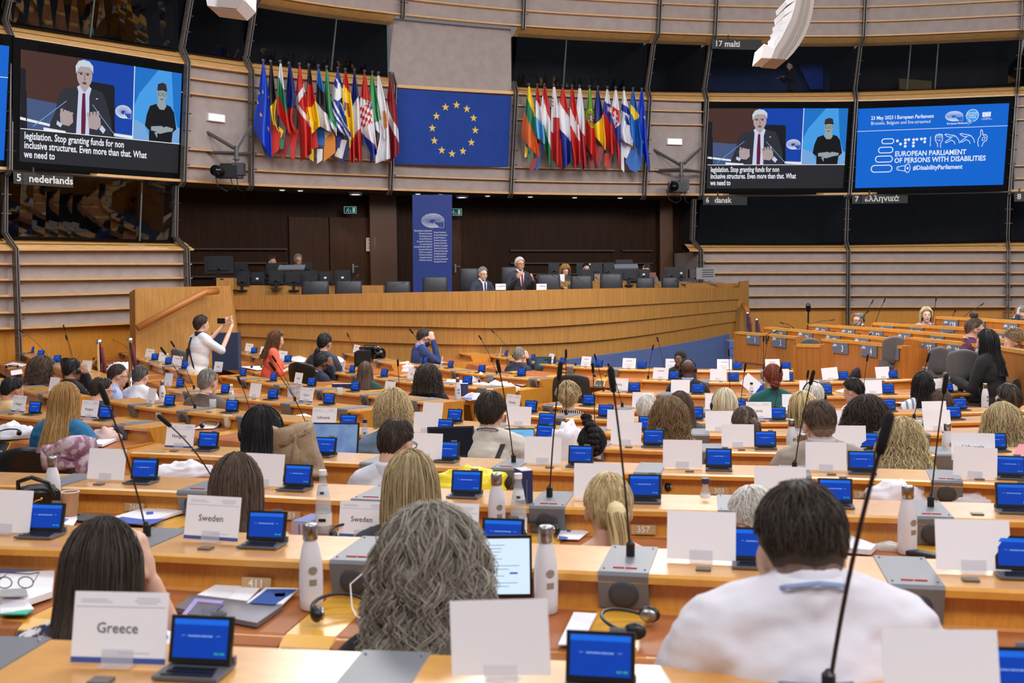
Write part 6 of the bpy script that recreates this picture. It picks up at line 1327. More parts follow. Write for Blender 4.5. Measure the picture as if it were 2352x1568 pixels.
    if face:
        m=MB()
        for s in (-1,1): m.ball(H@Vector((s*.030,.086,.004)),(.012,.007,.006),8,0); m.ball(H@Vector((s*.030,.0925,.004)),(.005,.002,.005),8,1); m.tube([H@Vector((s*.016,.094,.022)),H@Vector((s*.044,.086,.022))],.003,4,1)
        m.build('eyes',[mat('eye_white',(225,222,220),.3),mat('eye_dark',(42,32,28),.3)],parent=e,smooth=True)
        m=MB(); m.ball(H@Vector((0,.098,-.064)),(.021,.006,.006),10); m.build('mouth',mat('lip',(160,92,84),.5),parent=e,smooth=True)
    if beard:
        m=MB(); m.ball(H@Vector((0,.038,-.072)),(.062,.062,.058),14); m.build('beard',mat('hair_'+beard,HC[beard][0],.8,bump=.6,bscale=150),parent=e,smooth=True)
    return e,d,H
def hash_(s): return sum((i+1)*ord(c) for i,c in enumerate(s))
# --- foreground
person(222,1188,'r2','longstraight','dkbrown',floral_bw,'person in a black and white floral blouse behind the Greece card, hand raised',pitch=14,near=1,fem=1,sc=1.05,pose='face',dd=.62,sleeve=.6)
person(985,1166,'r2','frizzy','curlgrey',(26,26,28),'person in a black top with long frizzy grey hair, writing, at lower centre',pitch=10,near=1,fem=1,sc=1.05,pose='write',dd=.60)
person(1845,1106,'r2','fade','dkbrown',(222,218,228),'person in a white shirt bending over the desk at lower right',pitch=10,near=1,sc=1.08,pose='desk',dd=.78,wd=1.12,hu=.06,lany=(150,170,215),collar=(228,226,236),g=.022)
person(538,1040,'r3','long','brown',floral_or,'person in an orange floral blouse behind the left Sweden card',pitch=10,near=2,fem=1,sleeve=.6)
person(942,1033,'r3','long','dirtyblonde',(58,58,64),'person in a dark grey top seated left of the bright yellow bag',pitch=8,near=2,fem=1,sc=1.05)
person(1398,1084,'r3','pony','blonde',(28,28,32),'person in a black wide-necked top with a long ponytail beside plate 357',pitch=10,near=2,fem=1,neck=.05,sleeve=.6)
person(1752,1112,'r3','short','white',(60,60,66),'person with dark glasses leaning on a hand, partly behind the large white shirt',pitch=16,near=2,glasses=1,yaw=38,pose='face')
person(600,930,'r4','longstraight','black',(40,40,52),'person in a dark jacket wearing headphones left of the tan canvas bag',pitch=10,near=2,fem=1,phones=1,yaw=8,sc=1.06)
person(900,954,'r4','bald2','dkbrown',(216,220,234),'person in a white shirt and glasses left of the dark open laptop',pitch=14,near=2,glasses=1,yaw=-16,collar=(216,220,234),hy=-10)
person(902,892,'r5','bobwavy','blonde',(112,130,156),'person in a pale blue top just behind the white shirt with glasses',near=2,sc=1.06,hy=0,fem=1,yaw=5)
person(1125,898,'r5','shorttop','dkbrown',(206,200,190),'person in a cream sweatshirt with a dark strap across the back',pitch=8,near=2,yaw=-12,lany=(70,84,120),sc=1.03,wd=1.12,hu=.02)
person(1360,975,'r5','braidbun','black',(44,46,66),'person in a dark quilted jacket with a braided bun, looking down',pitch=14,near=2,fem=1,sc=.95,g=.025)
person(1883,918,'r5','fade','brown',(158,144,134),'person in a beige jacket with close-cropped hair behind a blank card',pitch=6,near=2,sc=1.05,collar=(190,190,196),dd=.62,wd=1.15,hu=.03)
person(2072,956,'r5','longbig','mix',(30,30,34),'person in a black jacket with long wavy hair, leaning left of the Lithuania card',pitch=20,near=2,fem=1,yaw=-25,sc=1.0)
person(1537,912,'r6','frizzy','ltbrown',(120,96,70),'person with long bushy hair over a brown top, seated at centre right',pitch=4,near=2,fem=1,sc=.93)
person(1565,897,'r7','longstraight','brown',(84,80,92),'person in a grey top with long straight hair, just behind the bushy hair',pitch=8,fem=1,yaw=20,near=2,sc=.95)
person(1711,932,'r6','ponyhigh','brown',(90,80,80),'person with a ponytail and pale hair tie behind two white cards',pitch=8,fem=1)
person(1845,899,'r7','bob','mix',(158,104,92),'person in a dusty pink top with a white lanyard beside the beige jacket',pitch=6,fem=1,yaw=15,lany=(230,228,232))
person(1993,910,'r6','curlywide','dkbrown',(40,38,40),'person in black with bushy dark hair right of a tall white card',pitch=8,near=2,fem=1)
person(2305,925,'r6','longbig','mix',(226,206,160),'person in a cream top with long wavy hair near the right photo edge',pitch=8,near=2,fem=1,yaw=-8)
person(1870,876,'r8','bald2','white',(120,120,126),'person in grey with a headphone band, directly behind the beige jacket',phones=1,sc=.95)
person(1665,892,'r8','bob','paleblonde',(150,150,160),'person in light grey with a thin dark headband left of the Latvia card',phones=1,pitch=4,fem=1)
person(1487,904,'r7','short','white',(140,140,148),'person in grey reading between white cards left of the bushy hair',yaw=-10)
person(1775,835,'r9','bunlow','red',(28,84,84),'person in a dark green jacket with pinned-up red hair',pitch=4,fem=1,sc=1.05)
person(1967,866,'r9','shorttop','black',(214,216,228),'person in a pale shirt looking down left, behind the bushy dark hair',pitch=14,yaw=28,hy=20,sc=.95)
person(2120,853,'r9','longwavy','black',plaid,'person in a pale checked shirt left of the white cloth bags',pitch=4,fem=1,sc=1.0)
person(2164,893,'r8','short','brown',(80,80,84),'person in grey with headphones just left of the black bag',phones=1,sc=.92)
person(2320,880,'r8','short','dkbrown',(26,26,32),'person in black with large headphones right of the black bag',yaw=30,phones=1,sc=1.05)
person(2349,866,'r9','short','dkbrown',(60,56,58),'person in dark brown cut by the right photo edge, behind the headphones wearer',yaw=20)
person(1305,876,'r8','curlyshort','dirtyblonde',stripes,'person in a black and white striped top before the dark brown chair',pitch=4,fem=1,sc=1.02)
person(1580,824,'r10','none','black',(38,40,52),'person in a dark checked suit wearing headphones near the front row',sk='d',phones=1,pitch=2,yaw=-14,collar=(150,165,205),wd=1.05)
person(1562,806,'r11','none','black',(34,32,36),'person in a black headscarf turned towards the checked suit at the front row',sk='b',yaw=150,fem=1,face=1,pitch=0,dd=.1,sc=.9)
person(1997,795,'r11','bald','white',(36,36,44),'person in a charcoal jacket with a grey collar at the front row, right',pitch=10,sc=1.1,collar=(150,165,165),yaw=-6,dd=.7)
person(2096,786,'r11','longwavy','blonde',(26,26,30),'person in a black jacket with long hair at the right end of the front row',pitch=8,fem=1,yaw=30,sc=1.02,dd=.75)
person(1192,797,'r11','short','grey',(44,50,72),"person in a navy suit with a raised hand at the front row's left end",pitch=4,yaw=-30,pose='face',glasses=1,sc=1.0,dd=.55)
# --- middle and left blocks
person(970,752,17.6,'short','dkbrown',(40,56,108),'person in a blue suit sitting in profile below the podium',yaw=-62,pose='face',beard='dkbrown',pitch=14,sc=1.1,collar=(120,150,220))
person(744,764,16.0,'ponylow','black',(52,56,72),'person in a navy short-sleeved shirt with a low ponytail',yaw=-26,pitch=8,sc=1.1,sleeve=.6,sk='m')
person(630,756,16.3,'longwavy','redbrown',(232,94,66),'person in an orange top sitting in profile with papers',yaw=-70,fem=1,pitch=12,sc=1.02,sleeve=.6,pose='desk')
person(463,723,15.6,'shorttop','dkbrown',(226,226,234),'person standing in a white shirt taking a photo with a phone',yaw=-38,pose='photo',stand=1,pitch=0,sleeve=.6,sc=1.0,collar=(40,40,50),trou=(26,26,34))
person(735,809,'m2','shorttop','black',(34,40,62),'person in a navy suit and white lanyard resting the chin on a hand',sk='b',yaw=-50,pose='face',beard='black',pitch=14,sc=1.05,lany=(235,235,240))
person(838,829,'m2','longstraight','brown',(40,70,66),'person in a dark green top with long straight hair in the middle block',yaw=-6,fem=1,sc=.98)
person(982,836,'m2','curlymid','dkbrown',(26,26,30),'person in a black cardigan with curly hair in the middle block',yaw=-8,fem=1,sc=1.08,dd=.8)
person(475,846,'m4','short','grey',(104,92,84),'person in a brown jacket with a white lanyard, left of centre',yaw=-20,pitch=6,sc=1.06,lany=(225,228,240),wd=1.08)
person(266,835,'m4','short','dkbrown',(160,176,218),'person with glasses in a light blue shirt turning right, far left',yaw=-62,glasses=1,face=1,pitch=10,sc=.97,dd=.75)
person(321,838,'m4','short','darkgrey',(234,234,240),'person in a bright white shirt next to the light blue shirt',yaw=-16,pitch=8,sc=.95)
person(228,862,'m5','bald2','dkbrown',(44,48,68),'person in a navy jacket behind the right Hungary card at left',yaw=-40,pitch=12,sc=1.0,glasses=1,dd=.6)
person(146,877,'m6','long','redblonde',(40,106,150),'person in a bright blue blouse with long red-blonde hair',yaw=-12,fem=1,near=2,pitch=8,sc=1.08,sleeve=.3)
person(22,861,'m5','bald2','black',(222,196,150),'person in a pale yellow top at the left edge',yaw=-30,pitch=14,sc=1.05,sk='m')
person(92,817,'m4','curlymid','brown',(44,42,46),'person in dark grey with wavy brown hair at the far left',yaw=-40,fem=1,sc=1.02,pitch=10)
person(164,823,'m4','bald2','black',(30,28,32),'person in black with headphones holding a cheek, far left',sk='t',yaw=-34,phones=1,pose='face',sc=.98)
# --- podium and operators
person(1108,612,DP(1108)+.75,'short','grey',(46,50,66),'person in a navy suit and glasses seated left of the speaker on the podium',yaw=212,face=1,glasses=1,collar=(225,228,240),tie=(40,60,90),pitch=6,sc=1.0)
person(1194,590,DP(1194)+.70,'short','white',(44,46,56),'person in a dark suit and red tie speaking with raised hands on the podium',yaw=205,face=1,glasses=1,collar=(228,228,242),tie=(110,30,60),pitch=0,pose='speak',sc=1.02,sk='m')
person(623,586,23.2,'ponylow','dkbrown',(30,28,30),'left person in black behind the left group of monitors',yaw=232,face=1,fem=1,sk='m')
person(684,582,23.2,'short','grey',(24,24,28),'right person in black and glasses behind the left group of monitors',yaw=210,face=1,glasses=1,sk='m')
person(1296,603,23.0,'bobwavy','redblonde',(70,74,72),'person in grey with a pale collar looking down right of the speaker',yaw=196,face=1,fem=1,pitch=26,sc=.95,collar=(200,215,235))
person(1346,603,23.6,'short','black',(40,44,56),'person in dark clothes half hidden behind a small podium monitor',yaw=190,face=1,pitch=10,glasses=1,sc=.9)
person(1487,603,24.4,'long','dkbrown',(120,110,106),"person in grey resting the head on a hand at the podium's right desk",yaw=165,face=1,fem=1,pitch=24,pose='face',sc=.95)
# --- right wing
person(1974,716,19.3,'bald2','grey',(70,76,92),'person in a grey polo and dark glasses facing left in the right wing',yaw=118,face=1,glasses=1,sc=1.0,beard='grey')
person(2128,705,18.7,'bob','blonde',(206,158,178),'person in a pink cardigan facing the camera in the right wing',yaw=170,face=1,fem=1,sc=1.0,pitch=-4)
person(2236,729,13.1,'buntop','brown',(84,34,62),'person in a purple jacket with a white lanyard and a top bun',yaw=-100,face=1,fem=1,glasses=1,lany=(235,235,240),sc=.98)
person(2340,697,18.3,'short','grey',(34,42,66),'person in a navy suit covering the face with a hand at the right edge',yaw=185,pose='face',collar=(225,225,235),pitch=30,sc=1.0)
person(2268,755,11.6,'long','black',(26,26,30),'person in a black leather jacket with long black hair, right',yaw=40,fem=1,sc=1.0,g=.02,pitch=4)
person(2338,752,12.1,'curlyshort','ltbrown',(70,84,92),'person in a grey-blue top reading a sheet at the right edge',yaw=70,pitch=14,sc=1.0)
for key,c in (('person in a cream',(52,52,56)),('person standing in a white',(26,26,30))):
    o=[q for q in bpy.data.objects if q.get('label','').startswith(key)][0]; z=(1.60 if 'standing' in key else 1.23)+TS; m=MB(); pts=[(.10,.02,z-.20),(.10,-.11,z-.24),(.06,-.178,z-.36),(.0,-.19,z-.50),(-.08,-.20,z-.66),(-.17,-.17,z-.80)]
    if 'standing' in key: pts=[(-p[0],p[1],p[2]) for p in pts]
    for i in range(len(pts)-1):
        a,b=Vector(pts[i]),Vector(pts[i+1]); m.add([a+Vector((-.014,0,0)),a+Vector((.014,0,0)),b+Vector((.014,0,0)),b+Vector((-.014,0,0))],[(0,1,2,3)])
    st=m.build('shoulder_strap',cloth_m(c),parent=o); sd=st.modifiers.new('s','SOLIDIFY'); sd.thickness=.006
# headscarf part
sp=[o for o in bpy.data.objects if o.get('label','').startswith('person in a black headscarf')][0]
m=MB(); z=1.23; m.ball((0,-.02,z+.02),(.098,.10,.125),18); m.ball((0,-.03,z-.12),(.10,.09,.10),14); m.ball((0,.0,z-.2),(.13,.10,.09),14); q=m.build('headscarf',cloth_m((24,22,26)),parent=sp,smooth=True)
# --- reading interpreters behind the glass
person(1815,140,DW(1815)+1.0,'bunlow','black',(26,24,28),'person in black standing behind the booth glass with the malti sign',yaw=110,stand=1,fem=1,sc=.8)
# ================================================================ THINGS ON THE DESKS
def tz(key): return ROWS[key].z-TH+.004
def on(x,y,key,dz=0): return PZ(x,y,tz(key)+dz)
def ontop(x,y,h,key):
    p=PZ(x,y,tz(key)+h); return Vector((p.x,p.y,tz(key)))
bw_=mat('bottle_white',(226,224,232),.35,coat=.3)
def bottle(x,yt,key,lab,first=[None],faint=0):
    p=ontop(x,yt,.262,key)
    if first[0] is None:
        e=empty('steel_bottle',p,lab,'bottle','white bottles with steel caps')
        m=MB(); m.lathe([(.001,0),(.030,0),(.034,.006),(.035,.03),(.036,.10),(.034,.145),(.027,.185),(.020,.207),(.0185,.218)],n=24); m.build('bottle_body',bw_,parent=e,smooth=True)
        m=MB(); m.lathe([(.0185,.212),(.0225,.214),(.0228,.25),(.0215,.258),(.018,.262),(.001,.262)],n=24); m.build('cap',metal(),parent=e,smooth=True)
        m=MB(); a0=math.radians(-70)
        def patch(z0,z1,w,rad):
            for i in range(6):
                a,b=a0-w/2+w*i/6,a0-w/2+w*(i+1)/6; m.quad(*[(rad*math.cos(t),rad*math.sin(t),zz) for t,zz in ((a,z0),(b,z0),(b,z1),(a,z1))])
        for i in range(12): t=i*math.pi/6; u=(i+1)*math.pi/6; m.add([(.0368*math.cos(a0),.0368*math.sin(a0),.125),(.0368*math.cos(a0+.38*math.cos(t)),.0368*math.sin(a0+.38*math.cos(t)),.125+.0125*math.sin(t)),(.0368*math.cos(a0+.38*math.cos(u)),.0368*math.sin(a0+.38*math.cos(u)),.125+.0125*math.sin(u))],[(0,1,2)])
        patch(.080,.098,.62,.0368); m.build('print',mat('bottle_print',(150,138,124),.5),parent=e); first[0]=e
    else: e=dup(first[0],Matrix.Translation(p),lab)
    return e
for x,y,k,l in ((712,1201,'r2','white steel-capped bottle in front of the second row, beside a closed grey laptop'),(1253,1206,'r2','white steel-capped bottle right of the bright laptop screen and grey frizzy hair'),(2085,1114,'r3','white steel-capped bottle beside crumpled plastic at right'),
 (1140,1086,'r3','white steel-capped bottle left of the clear water bottle and navy carton'),(119,1047,'r3','white steel-capped bottle beside the black handbag at left'),(1818,962,'r5','white steel-capped bottle left of the fade haircut'),(1844,995,'r5','lower white steel-capped bottle at the beige jacket shoulder'),
 (2176,971,'r5','white steel-capped bottle left of the Lithuania card at right'),(1051,867,'m3','white steel-capped bottle beside the navy carton in the middle block'),(372,874,'m4','white steel-capped bottle behind the blank card at far left'),(2263,880,'r8','white steel-capped bottle beside the black bag with white straps')): bottle(x,y,k,l)
gl=mat('clear_glass',(222,230,234),.05,alpha=.30); lbl=mat('bottle_label',(228,230,238),.6); navyc=mat('bottle_cap_navy',(40,50,96),.4)
def glassbottle(x,yt,key,lab,capc='w',first={}):
    p=ontop(x,yt,.27,key)
    if 'e' not in first:
        e=empty('glass_bottle',p,lab,'bottle','clear glass water bottles')
        m=MB(); m.lathe([(.001,.002),(.031,.002),(.034,.01),(.034,.10),(.031,.15),(.020,.205),(.0135,.235),(.0135,.25)],n=20); m.build('glass_body',gl,parent=e,smooth=True)
        m=MB(); m.lathe([(.001,.006),(.029,.008),(.030,.12),(.001,.12)],n=16); m.build('water',mat('water',(190,200,206),.05,alpha=.25),parent=e,smooth=True)
        m=MB(); m.lathe([(.015,.247),(.0165,.25),(.0165,.27),(.001,.27)],n=16); m.build('bottle_cap',white(),parent=e)
        m=MB(); m.lathe([(.0345,.04),(.0347,.09)],n=20); m.build('body_label',lbl,parent=e); m=MB(); m.lathe([(.0275,.165),(.0205,.205)],n=20); m.build('neck_label',lbl,parent=e)
        m=MB(); m.box((0,-.0355,.065),(.03,.002,.012)); m.box((.0,-.027,.178),(.016,.004,.008),M=Matrix.Rotation(-.35,4,'X')); m.build('label_print',black(),parent=e); first['e']=e
    else: e=dup(first['e'],Matrix.Translation(p),lab)
    if capc!='w':
        for c in e.children:
            if c.name.startswith('bottle_cap'): c.material_slots[0].link='OBJECT'; c.material_slots[0].material=navyc
for x,y,k,l,cc in ((741,1079,'r3','clear glass water bottle beside the purple carton','w'),(1190,1087,'r3','clear glass water bottle in front of the navy and white carton','w'),(1620,1098,'r4','blue-capped glass bottle beside plate 303','b'),
 (531,882,'m4','small glass water bottle behind the grey-haired man in brown','w'),(1726,878,'r9','small blue-capped glass bottle beside the tilted square sheet','b'),(838,963,'r5','blue-capped glass bottle left of the wavy blonde hair','b'),(2112,966,'r6','glass water bottle between blonde hair and white cards at right','w'),(195,836,'m4','small glass bottle with a label at far left','w'),(1210,806,'r11','blue-capped bottle by the grey-haired man at the front row','b')): glassbottle(x,y,k,l,cc)
def cup(x,yt,key,lab,m1,h=.11):
    p=ontop(x,yt,h,key); e=empty('paper_cup',p,lab,'cup','paper cups'); m=MB(); m.lathe([(.001,.002),(.027,0),(.030,.03),(.038,h-.003)],n=18); m.lathe([(.036,h-.004),(.028,.01)],n=18); m.build('cup_wall',m1,parent=e,smooth=True)
    m=MB(); m.tube([(.038*math.cos(i*.3307),.038*math.sin(i*.3307),h) for i in range(20)],.0022,5,cap=False); m.build('rim',white(),parent=e)
cup(161,1129,'r3','brown paper cup beside the white bottle at left',mat('kraft_cup',(196,148,104),.7,noise=1,nscale=8,stretch=(30,30,.3),col2=(178,128,86)),.12); cup(523,954,'m5','pale paper cup on the desk before the woman with headphones',mat('cream_cup',(226,208,180),.7))
def tumbler(x,y,key,lab,top=0):
    r=ROWS[key]; p=PZ(x,y,r.z+(0 if top else -TH)+.004); m=MB(); m.lathe([(.001,.003),(.03,0),(.034,.08),(.032,.08),(.028,.006)],n=16); o=m.build('drinking_glass',gl,smooth=True,label=lab,cat='glass',group='clear tumblers'); o.location=p
tumbler(366,966,'m5','clear tumbler above the Hungary card'); tumbler(489,936,'m5','clear tumbler on the ledge right of the grey-haired man in brown',1); tumbler(781,906,'m3','clear tumbler on the ledge beside the long dark hair',1)
# laptops
def laptop(x,yc,d,w,h,lab,scr,lines=(),rz=0,tilt=-14,base=1,case=(150,152,158)):
    p=P(x,yc,d); e=empty('laptop',p-Vector((0,0,h/2)),lab,'laptop','open laptops',rz=math.radians(rz)); T=Matrix.Rotation(math.radians(tilt),4,'X')
    m=MB(); m.box(T@Vector((0,0,h/2)),(w,.008,h),M=T); m.build('lid',mat('laptop_lid_%d'%case[0],case,.35,metal=.4),parent=e)
    m=MB(); m.box(T@Vector((0,-.005,h/2)),(w*.98,.003,h*.97),M=T); m.build('bezel',black(),parent=e)
    m=MB(); q=lambda x0,x1,z0,z1,k=0: [T@Vector((a*w,-.0068-.0004*k,b*h)) for a,b in ((x0,z0),(x1,z0),(x1,z1),(x0,z1))]
    m.quad(*q(-.47,.47,.06,.95),0); 
    for (a,b,c,d_,mi) in lines: m.quad(*q(a,b,c,d_,1),mi)
    m.build('display',[scr,mat('scr_line',(120,140,170),emis=.9),mat('scr_mark',(60,90,200),emis=1),mat('scr_dark',(18,24,34),emis=1)],parent=e)
    if base: m=MB(); m.box((0,-w*.32,.004),(w,w*.64,.014)); m.build('keyboard_base',mat('laptop_lid_%d'%case[0],case,.35,metal=.4),parent=e)
rl=random.Random(5)
ln=[(-.40,.35-rl.random()*.3,.84-i*.055,.85-i*.055,1) for i in range(13)]
laptop(1130,1302,3.22,.24,.185,'open laptop with a bright white page, half behind the frizzy grey hair',mat('scr_white',(214,234,252),emis=1.15),ln+[(.22,.32,.38,.41,2)],rz=0,tilt=-6,case=(40,42,48),base=0)
laptop(762,1010,6.9,.34,.22,'large open laptop with a grey-blue picture under the Lithuania card',mat('scr_blue_grey',(112,140,176),.2,emis=.55,noise=1,nscale=9,col2=(90,112,164)),(),rz=-8,case=(60,60,66))
laptop(1036,1015,6.9,.30,.20,'open laptop with a dark screen left of the cream sweatshirt',mat('scr_near_black',(22,20,32),emis=.8),(),case=(24,24,28),rz=6,base=0)
laptop(1193,1020,7.0,.20,.21,'open laptop with a light blue page right of the cream sweatshirt',mat('scr_light_blue',(120,190,236),emis=1),ln[:9],case=(176,178,182),base=0)
laptop(1252,833,17.2,.34,.22,'open laptop with a dark green page beside the grey-haired man at the front',mat('scr_teal',(30,64,78),emis=.9),[(-.42,.1,.84-i*.08,.86-i*.08,1) for i in range(9)],rz=-8,tilt=-25,case=(30,32,40),base=0)
def flat(name,pts,z,th,m,lab,cat,mats2=(),group=None):
    mb=MB(); q=[PZ(x,y,z) for x,y in pts]; mb.hexa(q,(0,0,th)); return mb.build(name,m,label=lab,cat=cat,group=group)
# closed laptop + phone + papers at row two
z2=tz('r2'); z3=tz('r3'); z4=tz('r4')
o=flat('closed_laptop',[(403,1405),(440,1374),(650,1400),(590,1441)],z2+.0,.014,mat('space_grey',(128,130,142),.35,metal=.5),'closed grey laptop lying right of the Greece card','laptop')
mb=MB(); mb.lathe([(.001,0),(.012,0)],c=PZ(505,1404,z2+.016),n=12); mb.build('lid_emblem',mat('emblem_dark',(70,60,58),.3),parent=o)
e=empty('mobile_phone',PZ(462,1398,z2+.017),'phone in a lilac case lying on the closed laptop','phone'); mb=MB(); L=e.location; mb.hexa([PZ(x,y,z2+.017)-L for x,y in ((418,1417),(448,1380),(514,1386),(476,1420))],(0,0,.009)); mb.build('case',mat('lilac',(160,150,214),.4),parent=e)
mb=MB(); mb.hexa([PZ(x,y,z2+.0265)-L for x,y in ((430,1411),(455,1382),(508,1387),(474,1414))],(0,0,.0015)); mb.build('glass_face',mat('phone_glass',(74,82,104),.1),parent=e)
def paper(key,pts,lab,c=(238,236,244),th=.004,dz=0,decor=(),cat='paper',group='loose papers on the desks',bend=0):
    z=tz(key)+.006+dz; e=empty('paper_sheet',PZ(*[sum(v)/len(pts) for v in zip(*pts)],z),lab,cat,group); L=e.location; mb=MB(); q=[PZ(x,y,z)-L for x,y in pts]
    for i,v in enumerate(q): v.z+=bend*(i%2)
    n=len(q); mb.add(q+[v+Vector((0,0,th)) for v in q],[tuple(range(n)),tuple(range(2*n-1,n-1,-1))]+[(i,(i+1)%n,n+(i+1)%n,n+i) for i in range(n)]); mb.build('sheet',mat('paper_%d_%d'%(c[0],c[2]),c,.8),parent=e)
    for j,(pp_,cc) in enumerate(decor):
        mb=MB(); q=[PZ(x,y,z+th+.0015)-L for x,y in pp_]; mb.add(q,[tuple(range(len(q)))]); mb.build('print',mat('ink_%d_%d_%d'%cc,cc,.7),parent=e)
    return e
paper('r2',[(437,1377),(495,1345),(600,1350),(568,1382)],'white printed sheets above the closed grey laptop',decor=[([(470,1372),(500,1352),(540,1355),(520,1375)],(226,226,232))])
paper('r2',[(566,1386),(610,1351),(686,1353),(650,1389)],'blue and white brochure beside the white bottle',decor=[([(572,1384),(614,1352),(684,1353),(630,1388)],(44,84,160)),([(630,1362),(656,1361),(654,1369),(632,1370)],(220,225,240))],dz=.006)
paper('r2',[(1282,1482),(1318,1408),(1371,1411),(1335,1482)],'white sheet the grey-haired woman is writing on')
paper('r2',[(0,1330),(126,1322),(120,1372),(60,1392),(0,1390)],'heap of white papers at the left photo edge',th=.02); paper('r2',[(0,1296),(101,1302),(86,1328),(0,1326)],'blue-grey folder behind the heap of papers at left',c=(96,106,150),th=.02)
paper('r2',[(0,1392),(62,1380),(78,1400),(0,1412)],'white sheet over a green one at lower left',decor=()); paper('r2',[(0,1404),(76,1402),(60,1412),(0,1412)],'green sheet edge at lower left',c=(60,180,150))
paper('r2',[(0,1356),(60,1352),(64,1370),(0,1372)],'grey printed folder strip on the heap of papers',c=(160,160,162),dz=.03)
paper('r3',[(248,1196),(335,1170),(420,1178),(330,1207)],'white brochure with a blue curve behind the microphone at left',decor=[([(255,1194),(280,1186),(330,1192),(385,1190),(350,1203),(300,1202)],(52,84,170)),([(335,1175),(352,1174),(352,1180),(337,1181)],(70,100,190))],th=.012)
paper('r3',[(132,1204),(140,1182),(186,1180),(168,1208)],'small white sheet beside the left blue screen',decor=[([(138,1195),(150,1190),(158,1192),(148,1198)],(120,120,190))]); paper('r3',[(168,1180),(258,1184),(250,1200),(180,1196)],'dark grey folder behind the brown-haired woman',c=(84,84,88))
paper('r3',[(1280,1238),(1290,1212),(1352,1222),(1330,1240)],'white sheet with a blue mark left of the blonde ponytail',decor=[([(1302,1216),(1312,1217),(1310,1221),(1301,1220)],(60,90,190)),([(1282,1236),(1284,1230),(1305,1233),(1300,1239)],(60,100,190))])
paper('r3',[(1930,1268),(1940,1235),(2012,1262),(2000,1274)],'folded white napkins right of the man in white',th=.02); paper('r3',[(2338,1268),(2345,1235),(2380,1240),(2375,1270)],'white sheet with blue print at the right edge')
paper('m5',[(650,960),(700,950),(716,956),(690,966)],'white sheets with blue print right of the headphones woman',decor=[([(652,960),(680,955),(690,960),(672,965)],(70,100,180))]); paper('m5',[(447,985),(470,972),(510,976),(490,984)],'white sheet with headphones beside the pale cup')
paper('m4',[(840,938),(858,932),(872,934),(866,942),(845,943)],'white sheet corner behind the blonde head'); paper('m3',[(1060,912),(1100,906),(1102,916),(1076,920)],'blue and white brochure beside the steel-capped bottle',decor=[([(1062,912),(1080,909),(1086,917),(1074,919)],(60,90,170))])
paper('m2',[(1172,880),(1190,873),(1222,882),(1200,886)],'white sheet at the right end of the middle block'); paper('r11',[(1262,845),(1275,842),(1318,858),(1290,856)],'open white booklet in front of the dark laptop',th=.015,bend=.03)
for k,pts,lab in (('l3',[(497,832),(520,826),(556,832),(540,836)],'white sheet behind the standing photographer'),('l3',[(550,842),(610,840),(640,846),(590,850)],'long white sheets on the far left block desk'),('l4',[(300,833),(345,826),(378,834),(340,838)],'white sheets beside the chrome rope posts'),('l5',[(10,838),(30,832),(66,837),(50,842)],'white sheet at far left behind the brown-haired woman'),
  ('l5',[(24,852),(50,848),(52,858),(26,862)],'small white booklet at far left'),('m1',[(1066,885),(1110,876),(1130,884),(1090,892)],'white papers on the middle block front desk'),('r10',[(2185,872),(2210,862),(2266,868),(2240,878)],'ring binder lying before the black jacket woman'),('r9',[(1905,878),(1950,876),(1950,886),(1902,888)],'white sheet over a navy folder left of the short black hair'),
  ('r8',[(1918,898),(1940,893),(1950,898),(1938,902)],'crumpled paper left of the short black hair'),('r8',[(2055,925),(2075,917),(2135,922),(2120,932)],'white folder behind the wavy dark hair'),('r7',[(1805,960),(1830,952),(1850,960),(1838,966)],'white napkin by the bottle left of the fade haircut'),
  ('l2',[(660,835),(680,815),(705,822),(700,838)],'large white sheets held up beside the orange top'),):
    paper(k,pts,lab,bend=.05 if 'held' in lab else 0)
# boxes
def carton(x,yb,key,w,dp,h,rz,m,lab,top=None,name='carton'):
    p=on(x,yb,key); e=empty(name,p,lab,'box','small cartons',rz=math.radians(rz)); mb=MB(); mb.box((0,dp/2,h/2),(w,dp,h)); mb.build('carton_body',m,parent=e)
    if top: mb=MB(); mb.box((0,dp/2,h+.001),(w*.98,dp*.98,.003)); mb.build('carton_top',top,parent=e)
    mb=MB(); mb.box((-w*.05,-.001,h*.5),(.004,.002,h*.7)); mb.build('carton_print',mat('print_grey',(96,96,116),.7),parent=e)
carton(690,1232,'r3',.085,.16,.06,-20,mat('lilac_white',(196,190,208),.6),'purple and white carton beside the clear glass bottle',mat('carton_purple',(104,116,176),.6))
carton(1212,1216,'r3',.05,.09,.25,20,mat('navy_carton',(42,48,92),.5),'tall navy and white carton behind the clear water bottle',mat('lilac_white',(226,224,232),.6))
carton(1067,910,'m3',.085,.06,.15,0,mat('navy_carton',(42,48,92),.5),'navy carton with a white lid beside the steel-capped bottle',white()); carton(785,892,'m3',.26,.05,.06,-4,mat('navy_carton',(42,48,92),.5),'long navy box with a white edge by the bearded man',white())
carton(677,914,'m4',.17,.02,.14,-6,mat('magazine_print',(214,206,206),.5,noise=1,nscale=18,col2=(150,160,196)),'upright magazine with pictures left of the Cyprus card')
